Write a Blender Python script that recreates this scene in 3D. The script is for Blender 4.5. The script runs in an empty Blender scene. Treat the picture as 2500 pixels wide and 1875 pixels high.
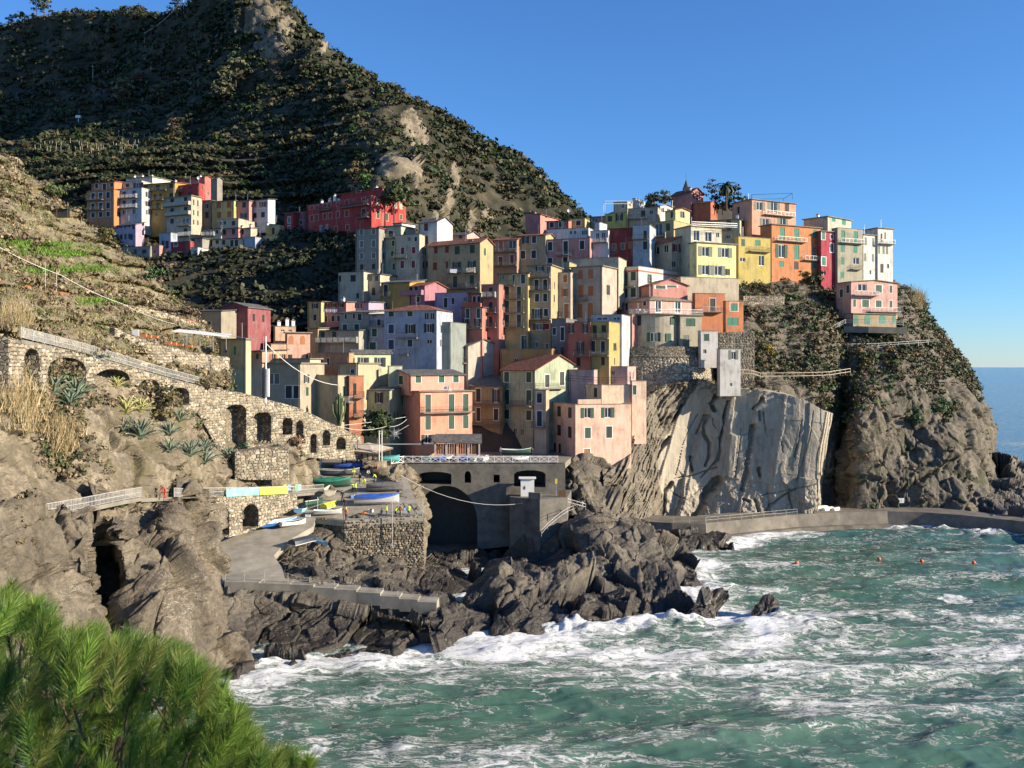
import bpy, math, random
import numpy as np
from mathutils import Vector

# ------------------------------------------------------------------ camera, sky, sun
SC = bpy.context.scene
F, CX, HZ, H = 2350.0, 1250.0, 895.0, 32.0       # focal length and horizon in photo pixels, eye height in metres
cam = bpy.data.cameras.new('camera'); camo = bpy.data.objects.new('camera', cam)
SC.collection.objects.link(camo)
camo.location = (0, 0, H); camo.rotation_euler = (math.pi/2, 0, 0)
cam.sensor_width = 36; cam.lens = F/2500*36; cam.shift_y = -(937.5-HZ)/2500
cam.clip_start = 0.3; cam.clip_end = 60000
SC.camera = camo
SUN_AZ, SUN_EL = math.radians(75), math.radians(19.5)
w = bpy.data.worlds.new('World'); SC.world = w; w.use_nodes = True
nt = w.node_tree; nt.nodes.clear()
sky = nt.nodes.new('ShaderNodeTexSky'); sky.sky_type = 'NISHITA'; sky.sun_disc = False
sky.sun_elevation = SUN_EL; sky.sun_rotation = math.pi-SUN_AZ
sky.air_density = 1.0; sky.dust_density = 0.0; sky.ozone_density = 9.0; sky.altitude = 30
bg = nt.nodes.new('ShaderNodeBackground'); bg.inputs['Strength'].default_value = 0.1
wo = nt.nodes.new('ShaderNodeOutputWorld')
nt.links.new(sky.outputs[0], bg.inputs[0]); nt.links.new(bg.outputs[0], wo.inputs[0])
sl = bpy.data.lights.new('sun', 'SUN'); so = bpy.data.objects.new('sun', sl); SC.collection.objects.link(so)
sl.energy = 5.0; sl.angle = math.radians(0.53); sl.color = (1.0, 0.86, 0.66)
so.rotation_euler = (math.pi/2-SUN_EL, 0, SUN_AZ); so.location = (80, -20, 120)
SC.view_settings.view_transform = 'Standard'; SC.view_settings.look = 'None'
SC.view_settings.gamma = 1; SC.view_settings.use_curve_mapping = False
SC.view_settings.exposure = 1.0
SC.cycles.max_bounces = 5; SC.cycles.diffuse_bounces = 2; SC.cycles.glossy_bounces = 2
SC.cycles.transmission_bounces = 2; SC.cycles.transparent_max_bounces = 4
SC.cycles.use_adaptive_sampling = True; SC.cycles.adaptive_threshold = 0.02

RN = np.random.RandomState(7)
rnd = random.Random(11)
COL = SC.collection

def W(u, v, d):
    return np.array([(u-CX)/F*d, d, H-(v-HZ)/F*d])
def Wz(u, v, z):                       # where the sight line through a photo point meets height z
    d = (H-z)*F/(v-HZ); return W(u, v, d)

# ------------------------------------------------------------------ noise in numpy
def _hash(ix, iy, iz, s=0):
    n = (ix.astype(np.int64)*374761393 + iy.astype(np.int64)*668265263 + iz.astype(np.int64)*2147483647 + s*974634777) & 0xffffffff
    n = ((n ^ (n >> 13))*1274126177) & 0xffffffff
    n = ((n ^ (n >> 16))*2246822519) & 0xffffffff
    return ((n ^ (n >> 15)) & 0xffffff)/float(0xffffff)
def vn(P, s=0):
    i = np.floor(P); f = P-i; f = f*f*f*(f*(f*6-15)+10)
    x, y, z = i[:, 0], i[:, 1], i[:, 2]; r = 0
    for a in (0, 1):
        wx = f[:, 0] if a else 1-f[:, 0]
        for b in (0, 1):
            wy = f[:, 1] if b else 1-f[:, 1]
            for c in (0, 1):
                wz = f[:, 2] if c else 1-f[:, 2]
                r = r + wx*wy*wz*_hash(x+a, y+b, z+c, s)
    return r*2-1
def fbm(P, sc, oct=4, s=0, gain=0.5):
    r = 0; a = 1; q = P/sc
    for o in range(oct):
        r = r+a*vn(q, s+o*7); q = q*2.03+5.1; a *= gain
    return r
def ridged(P, sc, oct=4, s=0):
    r = 0; a = 1; q = P/sc
    for o in range(oct):
        r = r+a*(1-2*np.abs(vn(q, s+o*7))); q = q*2.1+3.3; a *= 0.5
    return r
def facet(P, sc, s=0, tilt=0.55):      # broken rock: every cell its own tilted plane
    q = P/sc; i = np.floor(q); best = np.full(len(P), 9.0); out = np.zeros(len(P)); sec = np.full(len(P), 9.0)
    for a in (-1, 0, 1):
        for b in (-1, 0, 1):
            for c in (-1, 0, 1):
                cx, cy, cz = i[:, 0]+a, i[:, 1]+b, i[:, 2]+c
                px = cx+_hash(cx, cy, cz, s+1); py = cy+_hash(cx, cy, cz, s+2); pz = cz+_hash(cx, cy, cz, s+3)
                dx, dy, dz = q[:, 0]-px, q[:, 1]-py, q[:, 2]-pz
                d2 = dx*dx+dy*dy+dz*dz
                m = d2 < best
                sec = np.where(m, best, np.minimum(sec, d2))
                g = (dx*(_hash(cx, cy, cz, s+4)-.5)+dy*(_hash(cx, cy, cz, s+5)-.5)+dz*(_hash(cx, cy, cz, s+6)-.5))*2*tilt+(_hash(cx, cy, cz, s+7)-.5)*0.7
                out = np.where(m, g, out); best = np.where(m, d2, best)
    edge = np.sqrt(sec)-np.sqrt(best)
    return out*sc, edge

# ------------------------------------------------------------------ materials
MATS = {}
def N(nt, t, **k):
    n = nt.nodes.new(t)
    for a, b in k.items():
        if a.startswith('i_'):
            n.inputs[a[2:].replace('_', ' ')].default_value = b
        else: setattr(n, a, b)
    return n
def new_mat(name):
    m = bpy.data.materials.new(name); m.use_nodes = True; t = m.node_tree
    b = t.nodes['Principled BSDF']; MATS[name] = m
    return m, t, b
def ramp(t, fac, stops):
    r = t.nodes.new('ShaderNodeValToRGB'); t.links.new(fac, r.inputs[0])
    e = r.color_ramp.elements
    while len(e) < len(stops): e.new(0.5)
    for q, (p, c) in zip(e, stops):
        q.position = p; q.color = (c[0], c[1], c[2], 1) if not isinstance(c, (int, float)) else (c, c, c, 1)
    return r.outputs[0]
def mixc(t, fac, a, b, mode='MIX'):
    n = t.nodes.new('ShaderNodeMix'); n.data_type = 'RGBA'; n.blend_type = mode
    for sock, v in ((n.inputs[0], fac), (n.inputs[6], a), (n.inputs[7], b)):
        if isinstance(v, (int, float)): sock.default_value = v
        elif isinstance(v, (tuple, list)): sock.default_value = (v[0], v[1], v[2], 1)
        else: t.links.new(v, sock)
    return n.outputs[2]
def math_(t, op, a, b=None, clamp=False):
    n = t.nodes.new('ShaderNodeMath'); n.operation = op; n.use_clamp = clamp
    for sock, v in ((n.inputs[0], a), (n.inputs[1], b)):
        if v is None: continue
        if isinstance(v, (int, float)): sock.default_value = v
        else: t.links.new(v, sock)
    return n.outputs[0]
def coords(t, scale=(1, 1, 1), obj=False, rot=(0, 0, 0)):
    if obj: o = t.nodes.new('ShaderNodeTexCoord').outputs['Object']
    else: o = t.nodes.new('ShaderNodeNewGeometry').outputs['Position']
    m = t.nodes.new('ShaderNodeMapping'); m.inputs['Scale'].default_value = scale; m.inputs['Rotation'].default_value = rot
    t.links.new(o, m.inputs[0]); return m.outputs[0]
def noise(t, vec, scale, detail=4, rough=0.55, dist=0):
    n = N(t, 'ShaderNodeTexNoise'); n.inputs['Scale'].default_value = scale; n.inputs['Detail'].default_value = detail
    n.inputs['Roughness'].default_value = rough; n.inputs['Distortion'].default_value = dist
    t.links.new(vec, n.inputs['Vector']); return n.outputs['Fac']
def voro(t, vec, scale, feat='F1', out='Distance', rand=1):
    n = N(t, 'ShaderNodeTexVoronoi'); n.feature = feat; n.inputs['Scale'].default_value = scale
    n.inputs['Randomness'].default_value = rand
    t.links.new(vec, n.inputs['Vector']); return n.outputs[out]
def bump(t, b, h, strength, dist=0.1, prev=None):
    n = t.nodes.new('ShaderNodeBump'); n.inputs['Strength'].default_value = strength; n.inputs['Distance'].default_value = dist
    t.links.new(h, n.inputs['Height'])
    if prev is not None: t.links.new(prev, n.inputs['Normal'])
    if b is not None: t.links.new(n.outputs[0], b.inputs['Normal'])
    return n.outputs[0]

def rock_mat(name, dark, mid, light, vein=None, sc=1.0, rough=0.85, stretch=(1, 1, 1), rot=(0, 0, 0), bs=0.6, wet=False, green=None):
    m, t, b = new_mat(name)
    c = coords(t, stretch, rot=rot); c0 = coords(t)
    n1 = noise(t, c, 0.35*sc, 6, 0.65, 0.3); n2 = noise(t, c, 2.2*sc, 5, 0.7)
    col = ramp(t, math_(t, 'ADD', math_(t, 'MULTIPLY', n1, 0.55), math_(t, 'MULTIPLY', n2, 0.45)),
               [(0.30, dark), (0.48, mid), (0.68, light)])
    if vein:
        vv = noise(t, coords(t, (0.5, 0.5, 1.6), rot=(0.3, 0.5, 0.2)), 1.1*sc, 5, 0.6, 1.5)
        lines = ramp(t, math_(t, 'ABSOLUTE', math_(t, 'SUBTRACT', vv, 0.5)), [(0.0, 1.0), (0.012, 0.0)])
        msk = ramp(t, noise(t, c0, 0.18, 2), [(0.5, 0.0), (0.62, 1.0)])
        col = mixc(t, math_(t, 'MULTIPLY', lines, msk), col, vein)
    if green:
        gm = ramp(t, noise(t, c0, 0.3, 6, 0.7), [(0.52, 0.0), (0.62, 1.0)])
        col = mixc(t, gm, col, green)
    r = rough
    b.inputs['Roughness'].default_value = r
    if wet:      # low rock stays wet and dark from the spray
        sep = t.nodes.new('ShaderNodeSeparateXYZ'); t.links.new(c0, sep.inputs[0])
        z = math_(t, 'ADD', sep.outputs[2], math_(t, 'MULTIPLY', noise(t, c0, 0.25, 4), 3.0))
        wm = ramp(t, math_(t, 'MULTIPLY', z, 0.1), [(0.38, 1.0), (0.62, 0.0)])
        col = mixc(t, math_(t, 'MULTIPLY', wm, 0.75), col, (0.018, 0.015, 0.013))
        t.links.new(math_(t, 'SUBTRACT', r, math_(t, 'MULTIPLY', wm, 0.42)), b.inputs['Roughness'])
    t.links.new(col, b.inputs['Base Color'])
    h1 = bump(t, None, noise(t, c, 1.3*sc, 8, 0.7, 0.4), bs, 0.5)
    v = voro(t, c, 1.6*sc, 'DISTANCE_TO_EDGE')
    h2 = bump(t, b, ramp(t, v, [(0.0, 0.0), (0.06, 1.0)]), bs*0.5, 0.12, h1)
    return m

def plain(name, color, rough=0.7, metal=0.0, var=0.25, sc=1.0, bs=0.0, spec=None):
    m, t, b = new_mat(name)
    n1 = noise(t, coords(t), sc, 5, 0.65)
    c = tuple(color); d = tuple(x*(1-var) for x in c); l = tuple(min(1, x*(1+var)) for x in c)
    t.links.new(ramp(t, n1, [(0.3, d), (0.5, c), (0.7, l)]), b.inputs['Base Color'])
    b.inputs['Roughness'].default_value = rough; b.inputs['Metallic'].default_value = metal
    if bs: bump(t, b, noise(t, coords(t), sc*4, 5, 0.6), bs, 0.05)
    return m

def leafy(name, rough=0.6, trans=0.15):    # colour from each clump's own 'col' attribute
    m, t, b = new_mat(name)
    a = t.nodes.new('ShaderNodeAttribute'); a.attribute_name = 'col'
    n1 = noise(t, coords(t), 2.5, 3, 0.6)
    c = mixc(t, 1.0, a.outputs['Color'], ramp(t, n1, [(0.3, 0.65), (0.7, 1.25)]), 'MULTIPLY')
    t.links.new(c, b.inputs['Base Color']); b.inputs['Roughness'].default_value = rough
    b.inputs['Specular IOR Level'].default_value = 0.25
    return m

# ------------------------------------------------------------------ objects
def tag(o, label=None, cat=None, group=None, kind=None):
    if label: o['label'] = label
    if cat: o['category'] = cat
    if group: o['group'] = group
    if kind: o['kind'] = kind
    return o
def link(name, data, parent=None, loc=None, rz=None, scale=None):
    o = bpy.data.objects.new(name, data); COL.objects.link(o)
    if parent is not None: o.parent = parent
    if loc is not None: o.location = loc
    if rz is not None: o.rotation_euler = (0, 0, rz)
    if scale is not None: o.scale = scale
    return o
def thing(name, loc, label, cat, group=None, rz=0):
    o = link(name, None, loc=tuple(loc), rz=rz); tag(o, label, cat, group); return o
def np_mesh(name, V, Q, mats, smooth=False, mi=None, col=None):
    me = bpy.data.meshes.new(name); V = np.asarray(V, dtype=np.float32); Q = np.asarray(Q, dtype=np.int32)
    k = Q.shape[1]
    me.vertices.add(len(V)); me.vertices.foreach_set('co', V.ravel())
    me.loops.add(Q.size); me.loops.foreach_set('vertex_index', Q.ravel())
    me.polygons.add(len(Q)); me.polygons.foreach_set('loop_start', np.arange(0, Q.size, k, dtype=np.int32))
    me.polygons.foreach_set('loop_total', np.full(len(Q), k, dtype=np.int32))
    for m in (mats if isinstance(mats, (list, tuple)) else [mats]): me.materials.append(m)
    if mi is not None: me.polygons.foreach_set('material_index', np.asarray(mi, dtype=np.int32))
    if smooth: me.polygons.foreach_set('use_smooth', np.ones(len(Q), dtype=bool))
    if col is not None:
        a = me.attributes.new('col', 'FLOAT_COLOR', 'POINT'); c = np.ones((len(V), 4), dtype=np.float32); c[:, :3] = col
        a.data.foreach_set('color', c.ravel())
    me.update(calc_edges=True); me.validate(); return me

class MB:                                   # collects boxes, tubes and prisms into one mesh
    def __init__(s): s.v = []; s.f = []; s.m = []; s.mats = []
    def mid(s, m):
        if m not in s.mats: s.mats.append(m)
        return s.mats.index(m)
    def add(s, vs, fs, m):
        b = len(s.v); k = s.mid(m); s.v += [tuple(map(float, x)) for x in vs]
        for f in fs: s.f.append(tuple(b+i for i in f)); s.m.append(k)
    def box(s, lo, hi, m, ax=None, taper=0):
        x0, y0, z0 = lo; x1, y1, z1 = hi; t = taper
        c = [(x0, y0, z0), (x1, y0, z0), (x1, y1, z0), (x0, y1, z0), (x0+t, y0+t, z1), (x1-t, y0+t, z1), (x1-t, y1-t, z1), (x0+t, y1-t, z1)]
        if ax is not None:
            o, ex, ey, ez = ax; c = [tuple(o[i]+p[0]*ex[i]+p[1]*ey[i]+p[2]*ez[i] for i in range(3)) for p in c]
        s.add(c, [(0, 3, 2, 1), (4, 5, 6, 7), (0, 1, 5, 4), (1, 2, 6, 5), (2, 3, 7, 6), (3, 0, 4, 7)], m)
    def bar(s, a, b, r, m, n=4, r2=None):
        a = np.array(a, float); b = np.array(b, float); d = b-a; L = np.linalg.norm(d)
        if L < 1e-6: return
        d /= L; u = np.cross(d, (0, 0, 1) if abs(d[2]) < .9 else (1, 0, 0)); u /= np.linalg.norm(u); w_ = np.cross(d, u)
        r2 = r if r2 is None else r2; vs = []
        for p, rr in ((a, r), (b, r2)):
            for i in range(n):
                t = 2*math.pi*(i+.5)/n; vs.append(p+(u*math.cos(t)+w_*math.sin(t))*rr)
        fs = [(i, (i+1) % n, n+(i+1) % n, n+i) for i in range(n)]+[tuple(range(n))[::-1], tuple(range(n, 2*n))]
        s.add(vs, fs, m)
    def path(s, pts, r, m, n=4):
        for a, b in zip(pts[:-1], pts[1:]): s.bar(a, b, r, m, n)
    def mesh(s, name, smooth=False):
        me = bpy.data.meshes.new(name); me.from_pydata(s.v, [], s.f)
        for m in s.mats: me.materials.append(m)
        me.polygons.foreach_set('material_index', s.m)
        if smooth: me.polygons.foreach_set('use_smooth', [True]*len(s.f))
        me.update(); return me
    def build(s, name, parent=None, smooth=False, loc=None, rz=None):
        return link(name, s.mesh(name, smooth), parent, loc, rz)

# ------------------------------------------------------------------ lofted terrain
def cr(T, t):                              # Catmull-Rom along axis 0 of T at parameters t
    n = len(T); i = np.clip(np.floor(t).astype(int), 0, n-2); f = (t-i)[:, None, None]
    p0 = T[np.clip(i-1, 0, n-1)]; p1 = T[i]; p2 = T[i+1]; p3 = T[np.clip(i+2, 0, n-1)]
    return 0.5*((2*p1)+(-p0+p2)*f+(2*p0-5*p1+4*p2-p3)*f*f+(-p0+3*p1-3*p2+p3)*f**3)
def loft(cols, nu, nv, raw=False):         # cols: control columns, each a list of (u, v, d), top to bottom
    G = np.array([[W(*p) if not raw else p for p in c] for c in cols], float)       # (C,R,3)
    G = cr(G, np.linspace(0, len(G)-1, nu))
    G = cr(G.transpose(1, 0, 2), np.linspace(0, G.shape[1]-1, nv))                   # (nv,nu,3)
    return G
def normals(G):
    du = np.gradient(G, axis=1); dv = np.gradient(G, axis=0)
    n = np.cross(dv, du); n /= (np.linalg.norm(n, axis=2, keepdims=True)+1e-9); return n
def grid_faces(nv, nu):
    i = np.arange(nv*nu).reshape(nv, nu)
    return np.stack([i[:-1, :-1], i[1:, :-1], i[1:, 1:], i[:-1, 1:]], -1).reshape(-1, 4)
TERR = {}
def terrain(name, G, disp, m, label=None, smooth=False, kind='structure', obj=True):
    n = normals(G); flip = (n*(np.array([0, 0, H])-G)).sum(2).mean() < 0
    if flip: n = -n
    sh = G.shape; P = G.reshape(-1, 3); Nn = n.reshape(-1, 3)
    D = disp(P, Nn)
    if D.ndim == 1: D = Nn*D[:, None]
    G2 = (P+D).reshape(sh); TERR[name] = (G2, normals(G2)*(-1 if flip else 1))
    me = np_mesh(name, G2.reshape(-1, 3), grid_faces(sh[0], sh[1]), m, smooth)
    o = link(name, me); tag(o, label, None, None, kind)
    return o
# ------------------------------------------------------------------ materials of the place
M_CLIFF = rock_mat('pale_cliff_rock', (0.14, 0.124, 0.10), (0.33, 0.292, 0.226), (0.46, 0.405, 0.31), sc=0.8, stretch=(1.0, 1.0, 0.2), rot=(0, 0.35, 0), bs=0.35)
M_STRATA = rock_mat('dark_strata_rock', (0.05, 0.043, 0.035), (0.14, 0.12, 0.09), (0.27, 0.235, 0.18), vein=(0.45, 0.42, 0.35), sc=0.8, stretch=(1, 1, 0.4), rot=(0, 0.5, 0))
M_CRAG = rock_mat('mountain_crag_rock', (0.06, 0.05, 0.034), (0.16, 0.132, 0.092), (0.31, 0.26, 0.18), sc=0.3, green=(0.05, 0.05, 0.02))
M_HEAD = rock_mat('headland_rock', (0.03, 0.027, 0.021), (0.095, 0.081, 0.06), (0.22, 0.187, 0.135), sc=0.6, green=(0.05, 0.052, 0.024))
M_SHORE = rock_mat('shore_rock', (0.035, 0.03, 0.024), (0.10, 0.085, 0.063), (0.21, 0.18, 0.13), vein=(0.42, 0.39, 0.33), sc=0.9, wet=True, rough=0.75, bs=0.8)
M_LEFT = rock_mat('left_cliff_rock', (0.045, 0.038, 0.028), (0.12, 0.10, 0.072), (0.26, 0.22, 0.155), vein=(0.5, 0.46, 0.37), sc=0.9, wet=False, bs=0.8)
M_SLOPE = rock_mat('left_slope_rock', (0.07, 0.058, 0.04), (0.155, 0.128, 0.088), (0.36, 0.305, 0.215), sc=0.8, green=(0.115, 0.1, 0.05), bs=0.7)
M_HILL = rock_mat('mountain_ground', (0.012, 0.014, 0.007), (0.026, 0.026, 0.013), (0.11, 0.092, 0.055), sc=0.10, rough=0.95, bs=0.5)
M_TERRACE = rock_mat('terrace_ground', (0.10, 0.085, 0.045), (0.19, 0.16, 0.095), (0.33, 0.285, 0.19), sc=0.7, green=(0.06, 0.085, 0.02), rough=0.95)
M_EARTH = plain('village_ground', (0.06, 0.052, 0.038), 0.95, sc=0.4, bs=0.5)
M_CONC = plain('weathered_concrete', (0.19, 0.17, 0.135), 0.9, var=0.3, sc=0.5, bs=0.3)
M_RAMP = plain('slipway_concrete', (0.28, 0.255, 0.205), 0.85, var=0.35, sc=0.4, bs=0.3)
M_QUAY = plain('stained_quay_concrete', (0.14, 0.125, 0.1), 0.8, var=0.45, sc=0.45, bs=0.5)
M_SLATE = plain('roof_slate', (0.105, 0.105, 0.105), 0.75, var=0.3, sc=1.4, bs=0.3)
M_METAL = plain('galvanised_steel', (0.52, 0.51, 0.48), 0.45, 0.4, var=0.1)
M_DARKMETAL = plain('dark_iron_and_recess_shade', (0.05, 0.05, 0.05), 0.5, 0.3)
M_WHITE = plain('white_paint', (0.72, 0.71, 0.68), 0.6, var=0.08)
M_WOOD = plain('brown_wood', (0.12, 0.065, 0.035), 0.7, sc=3)
M_PALEWOOD = plain('bleached_timber', (0.42, 0.36, 0.27), 0.8, sc=3)
M_REDEARTH = plain('red_path_surface', (0.34, 0.12, 0.06), 0.9)
M_BARK = plain('tree_bark', (0.085, 0.06, 0.04), 0.95, sc=3, bs=0.6)
M_LEAF = leafy('foliage')
M_GRASS = leafy('dry_grass', 0.7)

def stone_material(name, a, b_, c_, joint=False):
    m, t, b = new_mat(name)
    o = t.nodes.new('ShaderNodeAttribute'); o.attribute_name = 'col'
    n1 = noise(t, coords(t), 3.0, 5, 0.7)
    base = mixc(t, 1.0, o.outputs['Color'], ramp(t, n1, [(0.3, 0.7), (0.72, 1.2)]), 'MULTIPLY')
    t.links.new(base, b.inputs['Base Color']); b.inputs['Roughness'].default_value = 0.9
    bump(t, b, noise(t, coords(t), 9, 5, 0.7), 0.5, 0.05)
    return m
M_STONE = stone_material('wall_stone', 0, 0, 0)
m, t, b = new_mat('single_stone')            # stones that are objects of their own: colour from the object
oi = t.nodes.new('ShaderNodeObjectInfo')
t.links.new(mixc(t, 1.0, oi.outputs['Color'], ramp(t, noise(t, coords(t), 3.0, 5, 0.7), [(0.3, 0.7), (0.72, 1.2)]), 'MULTIPLY'), b.inputs['Base Color'])
b.inputs['Roughness'].default_value = 0.9; bump(t, b, noise(t, coords(t), 9, 5, 0.7), 0.5, 0.05)
M_STONE1 = m
# far dry-stone wall surface, too small to pick apart
m, t, b = new_mat('rubble_wall'); c = coords(t, (1, 1, 1.25))
cell = voro(t, c, 1.9, 'F1', 'Color'); ed = voro(t, c, 1.9, 'DISTANCE_TO_EDGE')
sepc = t.nodes.new('ShaderNodeSeparateColor'); t.links.new(cell, sepc.inputs[0])
col = ramp(t, sepc.outputs[0], [(0.0, (0.13, 0.11, 0.085)), (0.5, (0.25, 0.215, 0.16)), (1.0, (0.44, 0.385, 0.29))])
col = mixc(t, ramp(t, ed, [(0.0, 1.0), (0.07, 0.0)]), col, (0.07, 0.06, 0.045))
col = mixc(t, 1.0, col, ramp(t, noise(t, c, 0.4, 4), [(0.3, 0.65), (0.7, 1.15)]), 'MULTIPLY')
t.links.new(col, b.inputs['Base Color']); b.inputs['Roughness'].default_value = 0.95
bump(t, b, ramp(t, ed, [(0.0, 0.0), (0.12, 1.0)]), 1.0, 0.15); M_RUBBLE = m

# ------------------------------------------------------------------ the mountain
def disp_hill(P, Nn):
    terr = 0
    r = ridged(P*np.array([1, 1, .55]), 90, 5, 3)*5+fbm(P, 22, 4, 5)*2.2
    # terraces low on the left flank of the valley
    z = P[:, 2]; msk = np.clip((150-z)/25, 0, 1)*np.clip((z-75)/10, 0, 1)*np.clip((-40-P[:, 0])/30, 0, 1)
    zz = z+fbm(P, 40, 2, 9)*1.5; f = (zz/6.5) % 1.0
    step = (np.clip(f*1.6, 0, 1)-0.5)*7.0*msk
    sp = np.clip(1-np.abs((P[:, 0]+50+0.35*(P[:, 1]-370))/45), 0, 1)*np.clip((z-95)/30, 0, 1)
    crag = ridged(P, 28, 5, 13)*5*sp
    D = Nn*(r*(0.35+0.65*(1-msk))+crag)[:, None]; D[:, 1] += step
    return D
hill_cols = [
 [(-330,72,760),(-330,200,700),(-330,330,600),(-330,450,520),(-330,600,450),(-330,900,400)],
 [(-20,62,700),(-20,190,660),(-20,320,590),(-20,430,470),(-20,560,400),(-20,900,350)],
 [(150,48,670),(150,180,640),(150,320,560),(150,410,420),(160,520,330),(160,850,300)],
 [(300,50,640),(300,180,615),(300,310,520),(300,410,380),(300,520,300),(300,850,265)],
 [(430,36,600),(440,170,570),(450,310,480),(450,420,350),(450,560,292),(450,850,255)],
 [(540,0,560),(570,150,510),(590,300,430),(600,430,345),(600,570,282),(600,850,245)],
 [(632,6,530),(680,165,478),(710,300,410),(730,440,335),(740,580,272),(740,850,235)],
 [(726,74,515),(790,190,450),(830,310,380),(850,430,300),(850,570,266),(850,850,232)],
 [(850,168,500),(890,240,428),(930,320,360),(950,410,298),(950,560,262),(950,850,232)],
 [(960,220,490),(985,290,415),(1000,360,362),(1020,440,312),(1050,580,285),(1050,850,262)],
 [(1054,287,480),(1080,360,420),(1100,440,375),(1110,520,335),(1120,640,310),(1120,850,300)],
 [(1177,364,470),(1190,430,425),(1200,510,385),(1210,590,350),(1210,700,330),(1210,850,320)],
 [(1282,420,462),(1290,480,425),(1300,550,390),(1310,620,360),(1310,720,345),(1310,850,340)],
 [(1370,502,455),(1380,550,425),(1390,620,395),(1400,680,370),(1400,760,360),(1400,850,355)],
 [(1450,572,450),(1460,610,430),(1470,680,410),(1480,740,400),(1480,790,390),(1480,850,385)],
 [(1620,712,450),(1620,740,440),(1620,780,430),(1620,810,420),(1620,840,415),(1620,880,410)]]
G = loft(hill_cols, 470, 270)
# the far side falls away behind the skyline
back = G[:1].copy(); k = np.linspace(1, 0.02, 14)[:, None, None]
B = np.repeat(back, 14, 0); B[:, :, 1] += 230*k[:, :, 0]; B[:, :, 2] -= 120*k[:, :, 0]**1.3
G = np.concatenate([B, G], 0)
CRAGS = [(615,50,55,45),(665,110,45,45),(700,60,30,30),(650,20,50,25),(1005,300,28,45),(1030,330,18,40),(960,400,45,35),(1015,410,16,45),(1095,480,16,55),(890,455,50,18),(1150,540,14,45),(1110,420,14,40),(780,110,20,20),(1060,560,20,50),(1190,520,16,20),(1010,395,12,50)]
def crag_mask(P):
    U = CX+P[:, 0]/P[:, 1]*F; Vv = HZ+(H-P[:, 2])/P[:, 1]*F; m_ = np.zeros(len(P)); nz = fbm(P, 11, 4, 615)
    for u, v, a_, b_ in CRAGS: m_ = np.maximum(m_, 1.1-((U-u)/a_)**2-((Vv-v)/b_)**2+nz*.55)
    return m_*(P[:, 1] > 230)
_dh = disp_hill
def disp_hill2(P, Nn):
    D = _dh(P, Nn); m_ = np.clip(crag_mask(P+D)*2, 0, 1); fc, e = facet(P*np.array([1, 1, .6]), 9, 617, .8); fc2, e = facet(P*np.array([1, 1, .6]), 4, 619, .8)
    return D+Nn*(m_*(fc*.35+fc2*.4+1.5))[:, None]
terrain('mountain', G, disp_hill2, [M_HILL, M_CRAG])
_g = TERR['mountain'][0][:-1, :-1].reshape(-1, 3)
bpy.data.objects['mountain'].data.polygons.foreach_set('material_index', (crag_mask(_g) > .35).astype(np.int32))

# ------------------------------------------------------------------ ground under the village
vil_cols = [
 [(640,640,285),(640,700,268),(640,800,248),(640,900,215),(640,1100,182)],
 [(780,620,280),(780,680,265),(780,780,242),(780,900,205),(780,1130,178)],
 [(920,600,278),(920,660,262),(920,760,236),(920,900,198),(920,1160,178)],
 [(1080,610,285),(1080,680,262),(1080,780,232),(1080,920,198),(1080,1160,177)],
 [(1250,590,285),(1250,680,258),(1250,780,228),(1250,920,198),(1250,1160,177)],
 [(1400,560,285),(1400,650,258),(1400,760,228),(1400,920,200),(1400,1180,180)],
 [(1500,520,285),(1500,620,262),(1500,740,232),(1500,900,206),(1500,1200,190)],
 [(1650,500,290),(1650,600,265),(1650,700,238),(1650,840,215),(1650,1200,200)],
 [(1800,505,296),(1800,600,272),(1800,690,248),(1800,830,222),(1800,1200,205)],
 [(1950,580,300),(1950,640,280),(1950,690,262),(1950,830,235),(1950,1200,212)],
 [(2100,640,300),(2100,690,285),(2100,720,272),(2100,830,245),(2100,1200,222)]]
G = loft(vil_cols, 150, 80)
back = G[:1].copy(); B = np.repeat(back, 8, 0); k = np.linspace(1, 0.05, 8)[:, None, None]
B[:, :, 1] += 60*k[:, :, 0]; B[:, :, 2] -= 40*k[:, :, 0]**1.5
G = np.concatenate([B, G], 0)
terrain('village_ground', G, lambda P, n: fbm(P, 12, 4, 21)*0.8, M_EARTH)

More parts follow.
